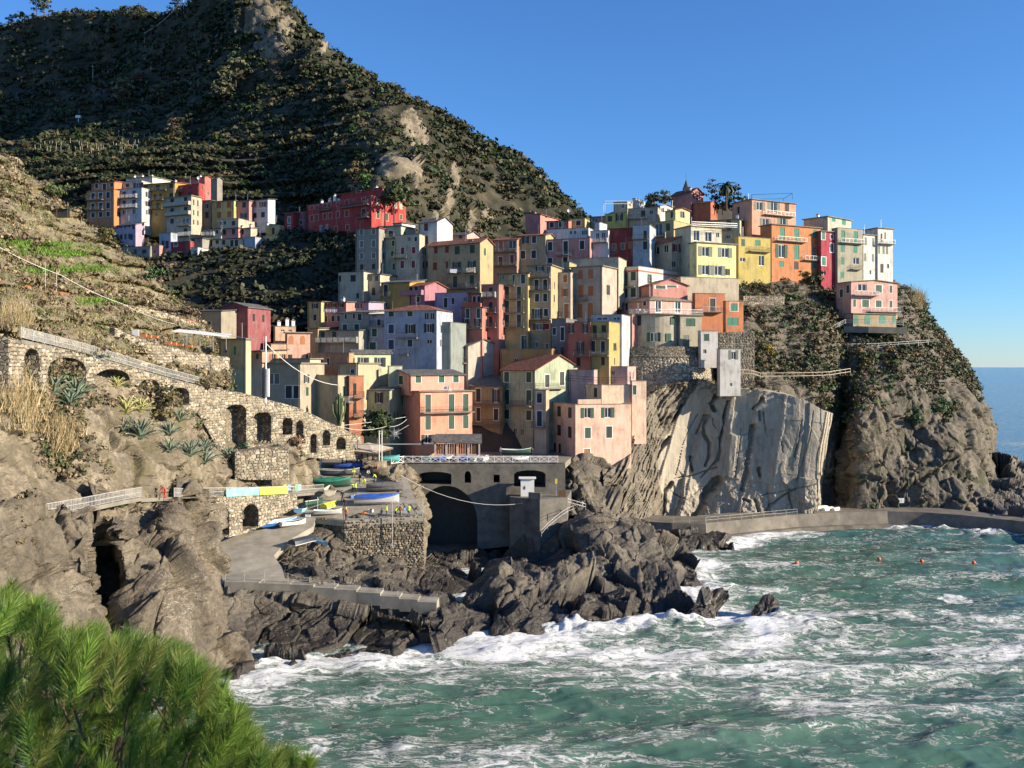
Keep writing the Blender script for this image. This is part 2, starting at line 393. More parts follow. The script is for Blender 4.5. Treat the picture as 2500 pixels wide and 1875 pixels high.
# ------------------------------------------------------------------ great pale slab cliff
_cz = lambda x, y: (1500+x/3.95, 920+y/3.95)
CRACKS_AND_SHADOW = [([(1000,190),(960,260),(990,330)],48),([(905,380),(870,460),(830,560)],22),([(935,380),(890,480),(885,560),(945,650),(935,780),(900,870)],30),
 ([(1115,240),(1085,360),(1075,470),(1045,600),(1040,720),(1020,800)],30),([(1020,800),(930,900),(850,980)],14),([(1340,480),(1320,600),(1280,760),(1270,900),(1240,1000),(1225,1080)],46),
 ([(1430,210),(1350,310)],30),([(1400,330),(1400,420)],16),([(1435,340),(1440,440),(1465,580)],12),([(765,790),(760,860),(775,920)],28),([(375,950),(360,1080),(430,1190),(430,1240),(385,1340)],24),
 ([(560,1030),(500,1100),(480,1220),(460,1340)],46),([(540,590),(440,700),(360,830),(310,920)],46),([(840,370),(740,540),(680,660),(640,830),(600,960)],8),([(580,990),(780,960),(1000,880)],12),
 ([(1000,1010),(920,1100),(860,1200),(800,1330)],95),([(1380,880),(1390,950)],28),([(1880,320),(1850,500),(1780,800),(1720,980)],8),([(1770,400),(1740,600),(1700,760)],9),  # the widest groove is no crack: a triangular shadow carved into the shape
 ([(1700,1060),(1560,1160),(1460,1240),(1410,1330)],14),([(800,70),(700,230),(620,350),(520,480)],40),([(1580,620),(1590,720)],10),([(1230,500),(1200,700),(1160,960)],9),([(970,400),(975,470),(1010,510)],7),([(1880,1010),(1700,1060),(1380,1140)],7),([(1650,1100),(1680,1260)],20),([(1340,1180),(1370,1300)],24),([(1230,1170),(1280,1190)],28),([(590,1060),(590,1140),(680,1180)],10)]
def groove_depth(x, z, wq):
    out = np.zeros(len(x))
    for pts, w_ in CRACKS_AND_SHADOW:
        q = [W(*_cz(a, c), 194) for a, c in pts]; hw = w_/3.95/F*194*.55
        for i, (p0, p1) in enumerate(zip(q[:-1], q[1:])):
            ax, az, bx, bz = p0[0], p0[2], p1[0], p1[2]; dx, dz = bx-ax, bz-az
            t_ = ((x-ax)*dx+(z-az)*dz)/(dx*dx+dz*dz); tc = np.clip(t_, 0, 1)
            dd = np.hypot(x-ax-tc*dx, z-az-tc*dz)+wq*hw*.5
            e = np.clip((hw-dd)/(hw*.22+.05), 0, 1)
            out = np.maximum(out, e*min(3.0, .6+hw*2.6))
    return out
_b0, _b1 = W(*_cz(800, 70), 194), W(*_cz(310, 920), 194)
def strata_side(P):          # positive on the thin-bedded dark side
    xb = _b1[0]+(P[:, 2]-_b1[2])*(_b0[0]-_b1[0])/(_b0[2]-_b1[2]); xb = np.where(P[:, 2] < _b1[2], _b1[0]-(_b1[2]-P[:, 2])*.08, xb)
    return xb-P[:, 0]+fbm(P, 3, 3, 61)*.5
def disp_slab(P, Nn):
    x, y, z = P[:, 0], P[:, 1], P[:, 2]
    wq = fbm(P, 2.0, 4, 31)
    s = x-np.clip(.60-.010*(x-12), .12, .6)*z+fbm(P, 16, 2, 33)*.5+wq*.08
    i = np.floor(s/6.3+.35*vn(P/11)).astype(int); zb = np.floor(z/11+.5*_hash(i, i*0, i*0, 42)+wq*.05).astype(int)
    f = s/6.3-np.floor(s/6.3)
    D = _hash(i, zb, i*0, 43)*.8+(.55-f)*.45
    i3 = np.floor(s/1.7+wq*.15).astype(int); f3 = s/1.7+wq*.15-i3; zc = np.floor(z/4.5+4*_hash(i3, i3*0, i3*0, 46)).astype(int); D += (_hash(i3, zc, i3*0, 44)-.5)*.20*(_hash(i3, zc, i3*0, 45) > .5)
    top = np.clip((z-24)/4, 0, 1); D += top*facet(P, 2.0, 49, .8)[0]*.45
    fc, _ = facet(P*np.array([1, 1, .7]), 4.5, 51, 0.3); low = np.clip((11-z)/5, 0, 1)*np.clip((x-27)/5, 0, 1)
    D += fc*(0.03+0.40*low)+fbm(P, 12, 2, 47)*0.2+fbm(P, .9, 4, 48)*(.025+.2*low)+facet(P*np.array([.8,1,.35]), 7, 50, .35)[0]*.10
    D -= groove_depth(x, z, wq)
    left = np.clip(strata_side(P)/1.2, 0, 1)
    s2 = x-.72*z+fbm(P, 5, 3, 53)*0.7
    i2 = np.floor(s2/.75).astype(int); r2 = _hash(i2, np.floor(z/7).astype(int), i2*0, 55); f2 = s2/.75-np.floor(s2/.75)
    D = D*(1-left)+left*(r2*1.0+(1-f2)*.5+fbm(P, 2.0, 4, 57)*0.55-.4+ridged(P, 5, 3, 59)*.5)
    V = np.zeros((len(P), 3)); V[:, 1] = -D; V[:, 0] = 0.1*D; return V
slab_cols = [
 [(1478,1150,186),(1474,1170,186),(1470,1190,186),(1470,1220,186),(1474,1262,186)],
 [(1495,1040,190),(1492,1090,189),(1492,1150,188.5),(1500,1210,188),(1520,1275,188)],
 [(1545,985,190.5),(1530,1050,190.5),(1535,1120,190.5),(1550,1190,190.5),(1570,1275,190.5)],
 [(1600,950,193),(1600,1040,193.5),(1610,1120,193.5),(1620,1200,193.5),(1630,1275,193)],
 [(1700,930,196),(1700,1020,198),(1700,1110,197),(1700,1190,195.5),(1700,1275,194)],
 [(1780,945,197),(1780,1030,196),(1780,1110,195),(1780,1190,194),(1780,1270,192.5)],
 [(1870,955,195),(1870,1040,194),(1870,1110,193),(1870,1190,192.5),(1870,1265,191.5)],
 [(1950,972,193),(1950,1040,192),(1950,1110,191.7),(1950,1190,191.4),(1950,1262,191.2)],
 [(2012,1003,192),(2004,1050,191.4),(1992,1110,191.2),(1988,1190,191.2),(1990,1262,191.2)],
 [(2016,1005,192.6),(2008,1050,192),(1996,1110,191.8),(1992,1190,191.8),(1994,1262,191.8)],
 [(2020,1006,199),(2011,1050,198),(1999,1110,198),(1995,1190,198),(1997,1262,198)],
 [(2032,1010,207),(2022,1050,206),(2012,1110,205),(2008,1190,204),(2008,1262,203)]]
G = loft(slab_cols, 560, 330)
B = np.repeat(G[:1], 6, 0); k = np.linspace(1, 0.1, 6); B[:, :, 1] += 14*k[:, None]; B[:, :, 2] += 1.0*k[:, None]
G = np.concatenate([B, G], 0)
terrain('slab_cliff', G, disp_slab, [M_CLIFF, M_STRATA])
_o = bpy.data.objects['slab_cliff']; _g = TERR['slab_cliff'][0]; _c = _g[:-1, :-1].reshape(-1, 3)
_s = (strata_side(_c) > 0) & (_c[:, 1] < 200)
_o.data.polygons.foreach_set('material_index', _s.astype(np.int32))

# ------------------------------------------------------------------ headland
def disp_head(P, Nn):
    low = np.clip((30-P[:, 2])/10, 0, 1)
    wq = np.stack([fbm(P, 6, 3, 70), fbm(P, 6, 3, 72), fbm(P, 6, 3, 74)], 1)*1.5; Q = np.stack([P[:, 0]*.9-P[:, 2]*.35, P[:, 1], P[:, 2]*.9+P[:, 0]*.35], 1)
    fc, e = facet((Q+wq)*np.array([1, 1, .5]), 7.5, 71, 0.8); fc2, e2 = facet((Q+wq*.5)*np.array([1, 1, .55]), 2.6, 73, 0.8); fc3, e3 = facet((Q+wq*.3)*np.array([1, 1, .6]), 1.0, 76, .8)
    cut = np.clip(.06-e, 0, 1)*12+np.clip(.06-e2, 0, 1)*4
    return (fc*.26+fc2*.28+fc3*.2-cut)*(.25+.75*low)+ridged(P*np.array([1, 1, .4]), 12, 3, 75)*(0.4+1.1*low)+fbm(P, .8, 3, 77)*0.12
head_cols = [
 [(1790,655,250),(1800,720,228),(1806,800,214),(1812,870,206),(1815,930,202),(1815,1100,205),(1815,1270,206)],
 [(1900,655,252),(1900,720,230),(1900,800,218),(1900,880,210),(1900,960,203),(1905,1100,204),(1905,1270,206)],
 [(1990,660,255),(2000,730,237),(2000,800,224),(2005,880,214),(2010,985,208),(2015,1100,209),(2010,1270,209)],
 [(2060,670,260),(2060,740,244),(2060,810,232),(2062,890,222),(2055,1000,218),(2050,1110,217),(2045,1270,213)],
 [(2085,675,262),(2090,740,245),(2085,810,231),(2085,890,219),(2090,1000,205),(2088,1110,203),(2085,1262,199)],
 [(2140,680,264),(2140,745,247),(2140,820,231),(2140,900,217),(2140,1005,207),(2140,1110,204),(2140,1262,198)],
 [(2200,700,268),(2205,760,250),(2210,830,233),(2215,900,219),(2210,1000,211),(2200,1110,207),(2200,1262,199)],
 [(2235,735,272),(2250,800,255),(2265,850,239),(2275,920,224),(2280,1000,213),(2275,1110,206),(2270,1262,198)],
 [(2262,770,276),(2290,830,262),(2325,870,248),(2340,930,233),(2350,1000,220),(2350,1110,210),(2340,1268,197)],
 [(2280,800,290),(2315,850,275),(2352,895,262),(2368,950,247),(2385,1010,233),(2395,1120,220),(2400,1275,199)],
 [(2286,815,320),(2322,865,305),(2362,928,290),(2378,988,270),(2402,1060,250),(2425,1160,232),(2440,1300,200)],
 [(2282,835,370),(2316,885,350),(2354,945,330),(2368,1005,310),(2394,1080,290),(2430,1165,262),(2455,1230,240)],
 [(2275,870,430),(2300,900,410),(2330,940,390),(2350,975,370),(2380,1020,350),(2410,1100,320),(2440,1160,300)]]
G = loft(head_cols, 460, 360)
terrain('headland', G, disp_head, M_HEAD)

# ------------------------------------------------------------------ shore rocks
def disp_rock(a1=0.22, a2=0.2, base=0.9, sc=5.5, sd=81):
    def f(P, Nn):
        Q = np.stack([P[:, 0]*.8+P[:, 2]*.6, P[:, 1], P[:, 2]*.8-P[:, 0]*.6], 1)
        wq = np.stack([fbm(P, 5, 3, sd+9), fbm(P, 5, 3, sd+12), fbm(P, 5, 3, sd+14)], 1)*1.0
        fc, e = facet((Q+wq)*np.array([.55, .9, 1.15]), sc*1.7, sd, 0.95); fc2, e2 = facet((Q+wq*.5)*np.array([.6, 1, 1.4]), sc*.55, sd+10, 0.8)
        fc3, e3 = facet((Q+wq*.3)*np.array([.5, 1, 1.6]), sc*.22, sd+15, 0.8)
        cut = np.clip(0.06-e, 0, 1)*sc*3.2+np.clip(0.05-e2, 0, 1)*sc*1.2
        i = np.floor(Q[:, 2]/1.3+wq[:, 0]*.6).astype(int); bed = (_hash(i, np.floor(Q[:, 0]/5).astype(int), i*0, sd+3)-.5)*.8
        return fc*a1*1.7+fc2*a2*.95+fc3*a2*.45+ridged(P, sc*1.8, 2, sd+20)*.15*base+bed*base*.5+fbm(P, .5, 2, sd+30)*.05-cut*1.2+.35*base
    return f
def rocks(name, cols, nu, nv, disp, m, back=0, drop=0, **k):
    G = loft(cols, nu, nv)
    if back:
        B = np.repeat(G[:1], 5, 0); kk = np.linspace(1, 0.15, 5); B[:, :, 1] += back*kk[:, None]; B[:, :, 2] -= drop*kk[:, None]; G = np.concatenate([B, G], 0)
    D = np.repeat(G[-1:], 3, 0); D[:, :, 2] -= np.array([0.6, 1.5, 4])[:, None]; G = np.concatenate([G, D], 0)
    return terrain(name, G, disp, m, **k)
rocks('left_cliff', [
 [(-260,1290,66),(-260,1400,62),(-260,1500,60),(-260,1620,58),(-260,1900,56)],
 [(-20,1278,77),(-10,1370,74),(0,1460,72),(0,1560,70),(0,1700,69)],
 [(90,1268,83),(90,1350,79),(100,1430,78),(110,1530,76),(120,1650,75)],
 [(170,1258,87),(180,1320,84),(185,1400,83),(190,1500,82),(190,1620,80)],
 [(212,1250,90),(216,1310,86),(222,1380,85),(228,1480,84),(235,1600,82)],
 [(232,1247,93),(236,1300,93),(244,1370,98),(250,1460,98),(262,1600,94)],
 [(262,1243,95),(262,1290,93),(268,1360,100),(275,1450,99),(285,1600,95)],
 [(284,1240,97),(284,1290,91),(286,1350,93),(292,1440,92),(305,1560,90)],
 [(330,1236,101),(335,1290,98),(335,1360,94),(340,1450,91),(360,1580,88)],
 [(372,1230,104),(380,1270,100),(390,1340,97),(400,1440,92),(430,1600,89)],
 [(425,1215,107),(428,1250,102),(430,1320,100),(450,1430,96),(490,1620,93.5)],
 [(470,1225,113),(472,1270,108),(475,1340,106),(490,1440,102),(530,1640,97)],
 [(500,1250,119),(510,1300,115),(520,1360,113),(530,1450,108),(560,1640,99)],
 [(525,1300,122),(540,1335,120),(548,1390,118),(550,1460,112),(585,1600,104)]], 400, 300, disp_rock(.20, .30, .45, 4.6, 101), M_LEFT, 6, 0)
rocks('shore_ledge_rocks', [
 [(520,1462,114),(525,1510,109.5),(535,1560,107),(545,1610,103),(560,1668,97.3)],
 [(600,1468,113.5),(605,1500,112.5),(615,1560,109),(640,1610,105),(660,1650,99.6)],
 [(700,1474,113.5),(700,1500,112.5),(705,1545,111),(715,1585,108.5),(730,1612,104.9)],
 [(820,1487,113),(820,1500,113),(825,1540,112),(835,1575,110),(840,1600,106.7)],
 [(930,1506,112),(930,1510,112.5),(935,1540,111.6),(945,1570,110),(950,1598,107)],
 [(1040,1520,111),(1040,1520,111.8),(1040,1545,111.2),(1040,1565,110),(1035,1588,108.5)],
 [(1085,1505,116),(1090,1522,114),(1095,1540,112.5),(1100,1560,111.5),(1100,1575,110.6)]], 300, 130, disp_rock(.16, .2, .25, 4.0, 131), M_SHORE, 4, 0)
rocks('reef', [
 [(1045,1520,120.3),(1040,1500,118),(1040,1512,114),(1045,1560,111),(1045,1582,109.4)],
 [(1095,1508,122.6),(1095,1478,119),(1095,1500,115),(1100,1545,112.5),(1105,1572,111)],
 [(1165,1490,126.4),(1165,1438,122),(1170,1480,117.5),(1180,1530,115),(1180,1566,112)],
 [(1260,1478,129),(1270,1415,126),(1280,1462,119),(1290,1520,116),(1290,1560,113)],
 [(1380,1450,135.5),(1400,1408,134),(1410,1460,124),(1420,1510,119),(1420,1550,114.8)],
 [(1480,1430,140),(1510,1410,139),(1510,1450,128),(1520,1490,122),(1520,1538,117)],
 [(1600,1425,142),(1620,1425,136),(1620,1460,128),(1625,1490,124),(1625,1524,119.5)],
 [(1690,1470,130.8),(1690,1462,128),(1695,1478,125),(1700,1500,123),(1700,1520,120.3)],
 [(1755,1502,123.9),(1755,1500,123.5),(1755,1505,123),(1758,1510,122.5),(1762,1516,121.1)]], 380, 150, disp_rock(.3, .3, 1.2, 4.2, 161), M_SHORE, 0, 0)
rocks('central_rock', [
 [(1182,1345,167.1),(1180,1338,165),(1184,1360,156),(1188,1390,150),(1190,1412,145.5)],
 [(1215,1325,174.9),(1215,1318,168),(1222,1350,157),(1230,1390,149),(1240,1425,141.9)],
 [(1285,1310,178),(1282,1290,169),(1290,1330,157),(1300,1380,148),(1310,1430,140.6)],
 [(1350,1275,180),(1345,1255,170),(1352,1310,155),(1365,1370,146),(1380,1435,139.2)],
 [(1400,1255,180),(1398,1222,170),(1405,1290,155),(1420,1360,145),(1440,1440,137)],
 [(1450,1245,180),(1442,1210,168),(1450,1280,154),(1465,1360,143),(1490,1440,135)],
 [(1510,1260,179),(1500,1226,168),(1508,1300,153),(1520,1370,143),(1550,1440,135)],
 [(1580,1280,179),(1570,1270,169),(1580,1320,155),(1595,1380,145),(1620,1445,136)],
 [(1640,1325,174),(1628,1318,164),(1640,1350,154),(1655,1390,147),(1675,1445,136.7)],
 [(1675,1350,165.3),(1672,1355,160),(1682,1375,155),(1692,1400,150),(1702,1430,140.6)]], 360, 230, disp_rock(.26, .24, 1.1, 5.5, 191), M_SHORE, 0, 0)
rocks('platform_foot_rocks', [
 [(668,1370,136),(680,1392,131),(690,1408,127),(697,1422,122),(702,1442,117)],
 [(740,1345,139),(752,1368,135),(765,1390,130),(772,1415,124),(780,1455,117)],
 [(850,1322,140),(850,1352,137),(855,1385,132),(862,1425,123.5),(860,1470,117.5)],
 [(950,1335,142),(955,1362,139),(955,1395,134),(960,1432,126),(960,1486,116)],
 [(1035,1370,144),(1040,1388,142),(1045,1415,137),(1050,1452,128),(1060,1500,115)],
 [(1085,1378,150),(1100,1382,148),(1110,1410,143),(1110,1440,134),(1090,1490,121)],
 [(1165,1388,152.5),(1168,1395,150.4),(1170,1415,144.6),(1165,1440,137.8),(1110,1490,126.4)]], 260, 140, disp_rock(.18, .2, .4, 4.0, 221), M_SHORE, 3, 0)
rocks('dark_inlet_rocks', [
 [(1052,1372,157.6),(1058,1360,156),(1060,1365,154),(1066,1378,152),(1070,1392,151.3)],
 [(1095,1362,161),(1095,1350,160),(1100,1358,156),(1105,1375,152),(1110,1392,151.3)],
 [(1150,1355,163.5),(1150,1345,161),(1155,1355,157),(1158,1375,153),(1160,1395,150.4)],
 [(1188,1370,158.3),(1188,1366,157),(1190,1372,155),(1190,1385,153),(1190,1400,148.9)]], 90, 50, disp_rock(.2, .2, .6, 2.5, 241), M_SHORE)
rocks('quay_rocks', [
 [(1600,1330,172.9),(1605,1318,172),(1610,1320,170),(1615,1330,168),(1620,1348,166)],
 [(1670,1318,177.8),(1672,1300,176),(1675,1305,172),(1680,1320,169),(1685,1345,167.1)],
 [(1720,1318,177.8),(1725,1305,177),(1728,1310,174),(1730,1322,171),(1735,1338,169.7)],
 [(1775,1330,172.9),(1778,1326,172),(1780,1328,171.5),(1785,1332,171),(1790,1338,169.7)]], 110, 60, disp_rock(.2, .25, .7, 2.5, 251), M_SHORE)
rocks('far_right_rocks', [
 [(2330,1262,204.9),(2345,1215,205),(2350,1230,200),(2355,1260,196),(2360,1290,190.4)],
 [(2420,1200,235),(2425,1150,228),(2430,1190,212),(2435,1240,200),(2440,1300,185.7)],
 [(2480,1190,245),(2490,1140,240),(2490,1195,214),(2495,1250,197),(2500,1308,182.1)],
 [(2560,1200,246.6),(2560,1165,240),(2560,1210,214),(2565,1260,197),(2570,1315,179)],
 [(2700,1240,218),(2700,1210,216),(2700,1240,205),(2700,1280,192),(2700,1325,174.9)]], 200, 120, disp_rock(.3, .3, 1.2, 5, 261), M_SHORE)
rocks('inlet_bank', [   # dark rocks in the mouth under the bridge
 [(1015,1290,172),(1015,1310,171),(1020,1325,170),(1025,1340,168),(1030,1352,164.5)],
 [(1090,1280,178),(1090,1300,176),(1090,1315,174),(1095,1325,173.5),(1100,1332,172.1)],
 [(1200,1255,176),(1200,1280,173),(1200,1305,170),(1200,1325,168),(1200,1342,168.2)],
 [(1290,1240,176),(1290,1265,173),(1290,1290,170),(1290,1310,168),(1290,1335,166)],
 [(1400,1215,180),(1400,1235,177),(1400,1255,174),(1400,1270,171),(1400,1300,168)]], 160, 80, disp_rock(.22, .25, .9, 4, 281), M_SHORE, 4, 0)
rocks('sea_stack', [
 [(1832,1512,121.9),(1835,1500,122.4),(1838,1500,121.5),(1840,1520,120.6),(1842,1545,116)],
 [(1860,1506,123.1),(1858,1466,123.5),(1860,1490,122),(1862,1530,119),(1862,1555,114)],
 [(1885,1500,124.3),(1880,1462,124),(1884,1492,122),(1882,1520,120),(1880,1552,114.5)],
 [(1900,1512,121.9),(1900,1505,122),(1902,1515,120.5),(1905,1530,119),(1908,1545,115.7)]], 60, 60, disp_rock(.2, .25, .4, 1.3, 301), M_SHORE)

# ------------------------------------------------------------------ left slope and terraces
rocks('left_slope', [
 [(-260,700,84),(-260,850,82),(-260,1000,76),(-260,1130,72),(-260,1210,69),(-260,1290,66.5)],
 [(-10,830,92),(0,930,89),(0,1030,87),(0,1120,85),(0,1190,82),(0,1268,78.3)],
 [(120,915,99),(120,985,97),(130,1060,95),(130,1120,93.5),(120,1180,90),(115,1255,85)],
 [(240,950,107),(240,1010,105),(240,1070,102),(240,1120,99.5),(235,1170,96.5),(225,1238,93)],
 [(330,960,115),(330,1020,112),(335,1080,108),(335,1125,105),(330,1170,103),(320,1213,101)],
 [(420,965,123),(420,1030,119),(430,1090,116),(440,1130,114),(435,1165,112.5),(430,1205,111.5)],
 [(490,995,130),(490,1060,128),(500,1100,126),(500,1135,125),(496,1165,124),(490,1201,124)],
 [(560,1092,134.5),(560,1108,133),(565,1128,132),(565,1148,131),(560,1170,130),(560,1196,129.5)],
 [(640,1088,139),(640,1108,137.5),(640,1128,136.5),(640,1148,135.5),(640,1168,135),(640,1194,134.5)],
 [(700,1080,145),(705,1100,142.5),(705,1120,141.5),(705,1140,141),(705,1160,140.5),(710,1190,140)],
 [(735,1085,149),(738,1105,147),(740,1125,146),(742,1145,145.5),(742,1165,145),(748,1188,144.5)],
 [(768,1110,155),(770,1125,153),(772,1140,152),(774,1152,151),(774,1165,150),(772,1184,148.5)]], 420, 260, disp_rock(.10, .14, .5, 4.0, 321), M_SLOPE, 5, -1)
def disp_terr(P, Nn):
    z = P[:, 2]+fbm(P, 18, 2, 341)*0.8; f = (z/4.2) % 1.0
    D = Nn*(fbm(P, 5, 4, 345)*0.5+fbm(P, 1.1, 3, 347)*0.18)[:, None]
    D[:, 1] += (np.clip(f*1.45, 0, 1)-0.5)*2.6; D[:, 0] -= (np.clip(f*1.45, 0, 1)-0.5)*1.5
    return D
G = loft([
 [(-300,240,175),(-300,360,155),(-300,480,138),(-300,600,118),(-300,700,98),(-300,760,84)],
 [(-10,366,168),(-10,450,150),(-10,550,134),(-10,640,119),(-10,730,104),(-10,800,91)],
 [(60,425,170),(60,500,155),(60,590,140),(60,670,124),(60,750,109),(60,825,95)],
 [(140,488,173),(140,560,160),(140,640,145),(140,710,129),(140,780,114),(140,850,100)],
 [(220,552,176),(220,620,164),(220,690,150),(220,750,135),(220,810,121),(220,872,106)],
 [(290,604,178),(290,660,168),(290,720,155),(290,775,141),(290,830,127),(290,890,112)],
 [(350,645,179),(350,690,170),(350,745,158),(350,795,146),(350,850,132),(350,910,118)],
 [(395,704,178),(395,740,170),(395,780,160),(395,825,149),(395,870,137),(395,925,123)],
 [(455,742,175),(455,775,169),(455,805,161),(455,845,151),(455,885,140),(455,935,127)],
 [(505,800,172),(505,820,167),(505,842,160),(505,870,151),(505,905,142),(505,945,131)],
 [(560,842,168),(560,860,164),(560,880,158),(560,905,150),(560,930,143),(575,958,134.5)]], 330, 300)
B = np.repeat(G[:1], 7, 0); kk = np.linspace(1, 0.1, 7); B[:, :, 1] += 30*kk[:, None]; B[:, :, 2] -= 25*kk[:, None]**1.4; G = np.concatenate([B, G], 0)
terrain('terraced_hillside', G, disp_terr, [M_TERRACE, M_RUBBLE])
_g, _n = TERR['terraced_hillside']; _q = _n[:-1, :-1].reshape(-1, 3); _c = _g[:-1, :-1].reshape(-1, 3)
_st = (np.abs(_q[:, 2]) < 0.62) & (fbm(_c, 9, 3, 351) > -0.25)
bpy.data.objects['terraced_hillside'].data.polygons.foreach_set('material_index', _st.astype(np.int32))

# ------------------------------------------------------------------ sea
water_pts = [(560,1668),(660,1650),(730,1612),(840,1600),(950,1598),(1040,1586),(1105,1572),(1180,1566),(1290,1560),(1420,1550),(1520,1538),(1625,1524),(1700,1520),(1762,1512),
             (1700,1480),(1702,1430),(1690,1380),(1660,1350),(1700,1345),(1790,1335),(1900,1310),(2007,1296),(2166,1286),(2345,1292),(2500,1310),(1870,1545),(1860,1515),(1195,1415),(1310,1432),(1120,1500),(1060,1395),(1040,1350),(1095,1335)]
WP = np.array([Wz(u, v, 0)[:2] for u, v in water_pts])
def seg_dist(XY):
    best = np.full(len(XY), 1e9)
    segs = [(i, i+1) for i in range(0, 13)]+[(13, 14), (14, 15), (15, 16), (16, 17), (17, 18), (18, 19), (19, 20), (20, 21), (21, 22), (22, 23), (23, 24), (25, 26), (27, 28), (28, 29), (30, 31), (31, 32)]
    for i, j in segs:
        a, b2 = WP[i], WP[j]; ab = b2-a; t_ = np.clip(((XY-a)@ab)/(ab@ab+1e-9), 0, 1)
        best = np.minimum(best, np.linalg.norm(XY-(a+t_[:, None]*ab), axis=1))
    return best
def sea_h(P):
    x, y = P[:, 0], P[:, 1]; ca, sa = math.cos(-.28), math.sin(-.28); X_, Y_ = x*ca-y*sa, x*sa+y*ca; q = np.stack([X_*.38, Y_, x*0], 1)
    wq = fbm(q, 26, 3, 401)*5
    h = 0.50*np.sin((Y_+wq+X_*.12)/2.9)+0.26*np.sin((Y_+X_*.35+wq*1.4)/1.55+1)
    h = np.sign(h)*np.abs(h)**1.0*(0.45+0.6*np.clip(.5+fbm(q, 20, 2, 405), 0, 1.5))+ridged(q, 3.4, 4, 407)*0.26+fbm(q, 1.0, 3, 409)*0.05
    return h
xs = np.linspace(-60, 130, 640); ys = np.concatenate([np.linspace(60, 140, 420), np.linspace(140.4, 262, 300)])
X, Y = np.meshgrid(xs, ys); P = np.stack([X.ravel(), Y.ravel(), X.ravel()*0], 1)
dist = seg_dist(P[:, :2])
edge = np.clip(np.minimum.reduce([P[:, 0]+60, 130-P[:, 0], P[:, 1]-60, 262-P[:, 1]])/12, 0, 1)
hgt = sea_h(P)*edge
nb = fbm(P, 9, 4, 421); nb2 = fbm(P*np.array([.5, 1.2, 1]), 16, 4, 423); streak = fbm(P*np.array([.35, 1.3, 1]), 5, 4, 425)
surf = np.clip(1-dist/(5+4.5*nb), 0, 1)
front = np.exp(-((P[:, 1]-110)/26)**2)*np.clip((P[:, 0]+45)/20, 0, 1)*np.clip((75-P[:, 0])/45, 0, 1)
foam = surf*1.0+0.55*front+0.30*nb2+0.30*streak-0.04+0.25*np.clip(hgt, -1, 1)
foam = np.where(P[:, 1] > 165, foam-0.10, foam)
foam = np.clip(foam, 0, 1.2)
hgt = hgt+surf*(ridged(P, 2.6, 5, 431)*0.12+fbm(P, 5, 3, 433)*0.35)*np.clip((P[:, 1]-60)/10, 0, 1)
# breaking crests against the reef
for (u, v, hh, rr) in ((1385,1540,1.3,2.6),(1360,1550,.8,2.0),(1440,1550,.9,3),(1560,1540,.8,3),(1640,1530,1.0,2.5),(1690,1535,1.3,2.0),(1890,1510,1.2,2.6),(1960,1530,1.0,4),(1700,1400,1.2,2.2),(740,1600,.9,1.8),(650,1620,.7,1.5),(1130,1350,.5,1.0),(2300,1300,1.1,3),(2200,1292,0.9,3),(2420,1310,1.4,3.5)):
    c = Wz(u, v, 0); g = np.exp(-((P[:, 0]-c[0])**2+((P[:, 1]-c[1])*1.4)**2)/(rr*rr)); hgt = hgt+g*hh*(0.7+0.35*fbm(P, 1.3, 5, 435)); foam = np.maximum(foam, g*1.25)
P[:, 2] = hgt
FOAMCOL = np.repeat(np.clip(foam, 0, 1.2)[:, None], 3, 1)
m, t, b = new_mat('sea_water')
at = t.nodes.new('ShaderNodeAttribute'); at.attribute_name = 'col'
sx = t.nodes.new('ShaderNodeSeparateColor'); t.links.new(at.outputs['Color'], sx.inputs[0]); fo = sx.outputs[0]
c0 = coords(t); c2 = coords(t, (.42, 1.0, 1.0), rot=(0, 0, .28))
n_big = noise(t, c0, .03, 3); warp = noise(t, c2, .5, 5, .65, 1.2)
web = voro(t, mixc(t, 0.35, c2, N(t, 'ShaderNodeTexNoise').outputs['Color']), .9, 'DISTANCE_TO_EDGE')
nn = t.nodes.new('ShaderNodeTexNoise'); nn.inputs['Scale'].default_value = .7; nn.inputs['Detail'].default_value = 6; t.links.new(c2, nn.inputs['Vector'])
vadd = t.nodes.new('ShaderNodeVectorMath'); vadd.operation = 'MULTIPLY_ADD'; t.links.new(nn.outputs['Color'], vadd.inputs[0]); vadd.inputs[1].default_value = (3.2, 3.2, 0); t.links.new(c2, vadd.inputs[2])
web = voro(t, vadd.outputs[0], .55, 'DISTANCE_TO_EDGE'); web2 = voro(t, vadd.outputs[0], 1.7, 'DISTANCE_TO_EDGE')
fine = noise(t, vadd.outputs[0], 2.6, 10, .80, .5)
def thin(nz, k): return math_(t, 'SUBTRACT', 1.0, math_(t, 'MULTIPLY', math_(t, 'ABSOLUTE', math_(t, 'SUBTRACT', nz, .5)), k), True)
st1 = thin(noise(t, vadd.outputs[0], .32, 6, .62, .6), 15); st2 = thin(noise(t, vadd.outputs[0], 1.3, 8, .70, .8), 13)
val = math_(t, 'ADD', math_(t, 'ADD', math_(t, 'MULTIPLY', st1, .36), math_(t, 'MULTIPLY', st2, .34)), math_(t, 'ADD', math_(t, 'MULTIPLY', fine, 1.25), math_(t, 'MULTIPLY', fo, .54)))
foam_f = ramp(t, math_(t, 'MULTIPLY', val, .5), [(.54, 0.0), (.63, .45), (.74, 1.0)])
sep = t.nodes.new('ShaderNodeSeparateXYZ'); t.links.new(c0, sep.inputs[0])
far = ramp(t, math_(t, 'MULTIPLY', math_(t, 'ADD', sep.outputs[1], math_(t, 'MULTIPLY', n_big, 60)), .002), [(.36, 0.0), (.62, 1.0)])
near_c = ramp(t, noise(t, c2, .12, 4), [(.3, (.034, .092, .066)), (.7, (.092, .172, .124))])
wc = mixc(t, far, near_c, (.015, .085, .14))
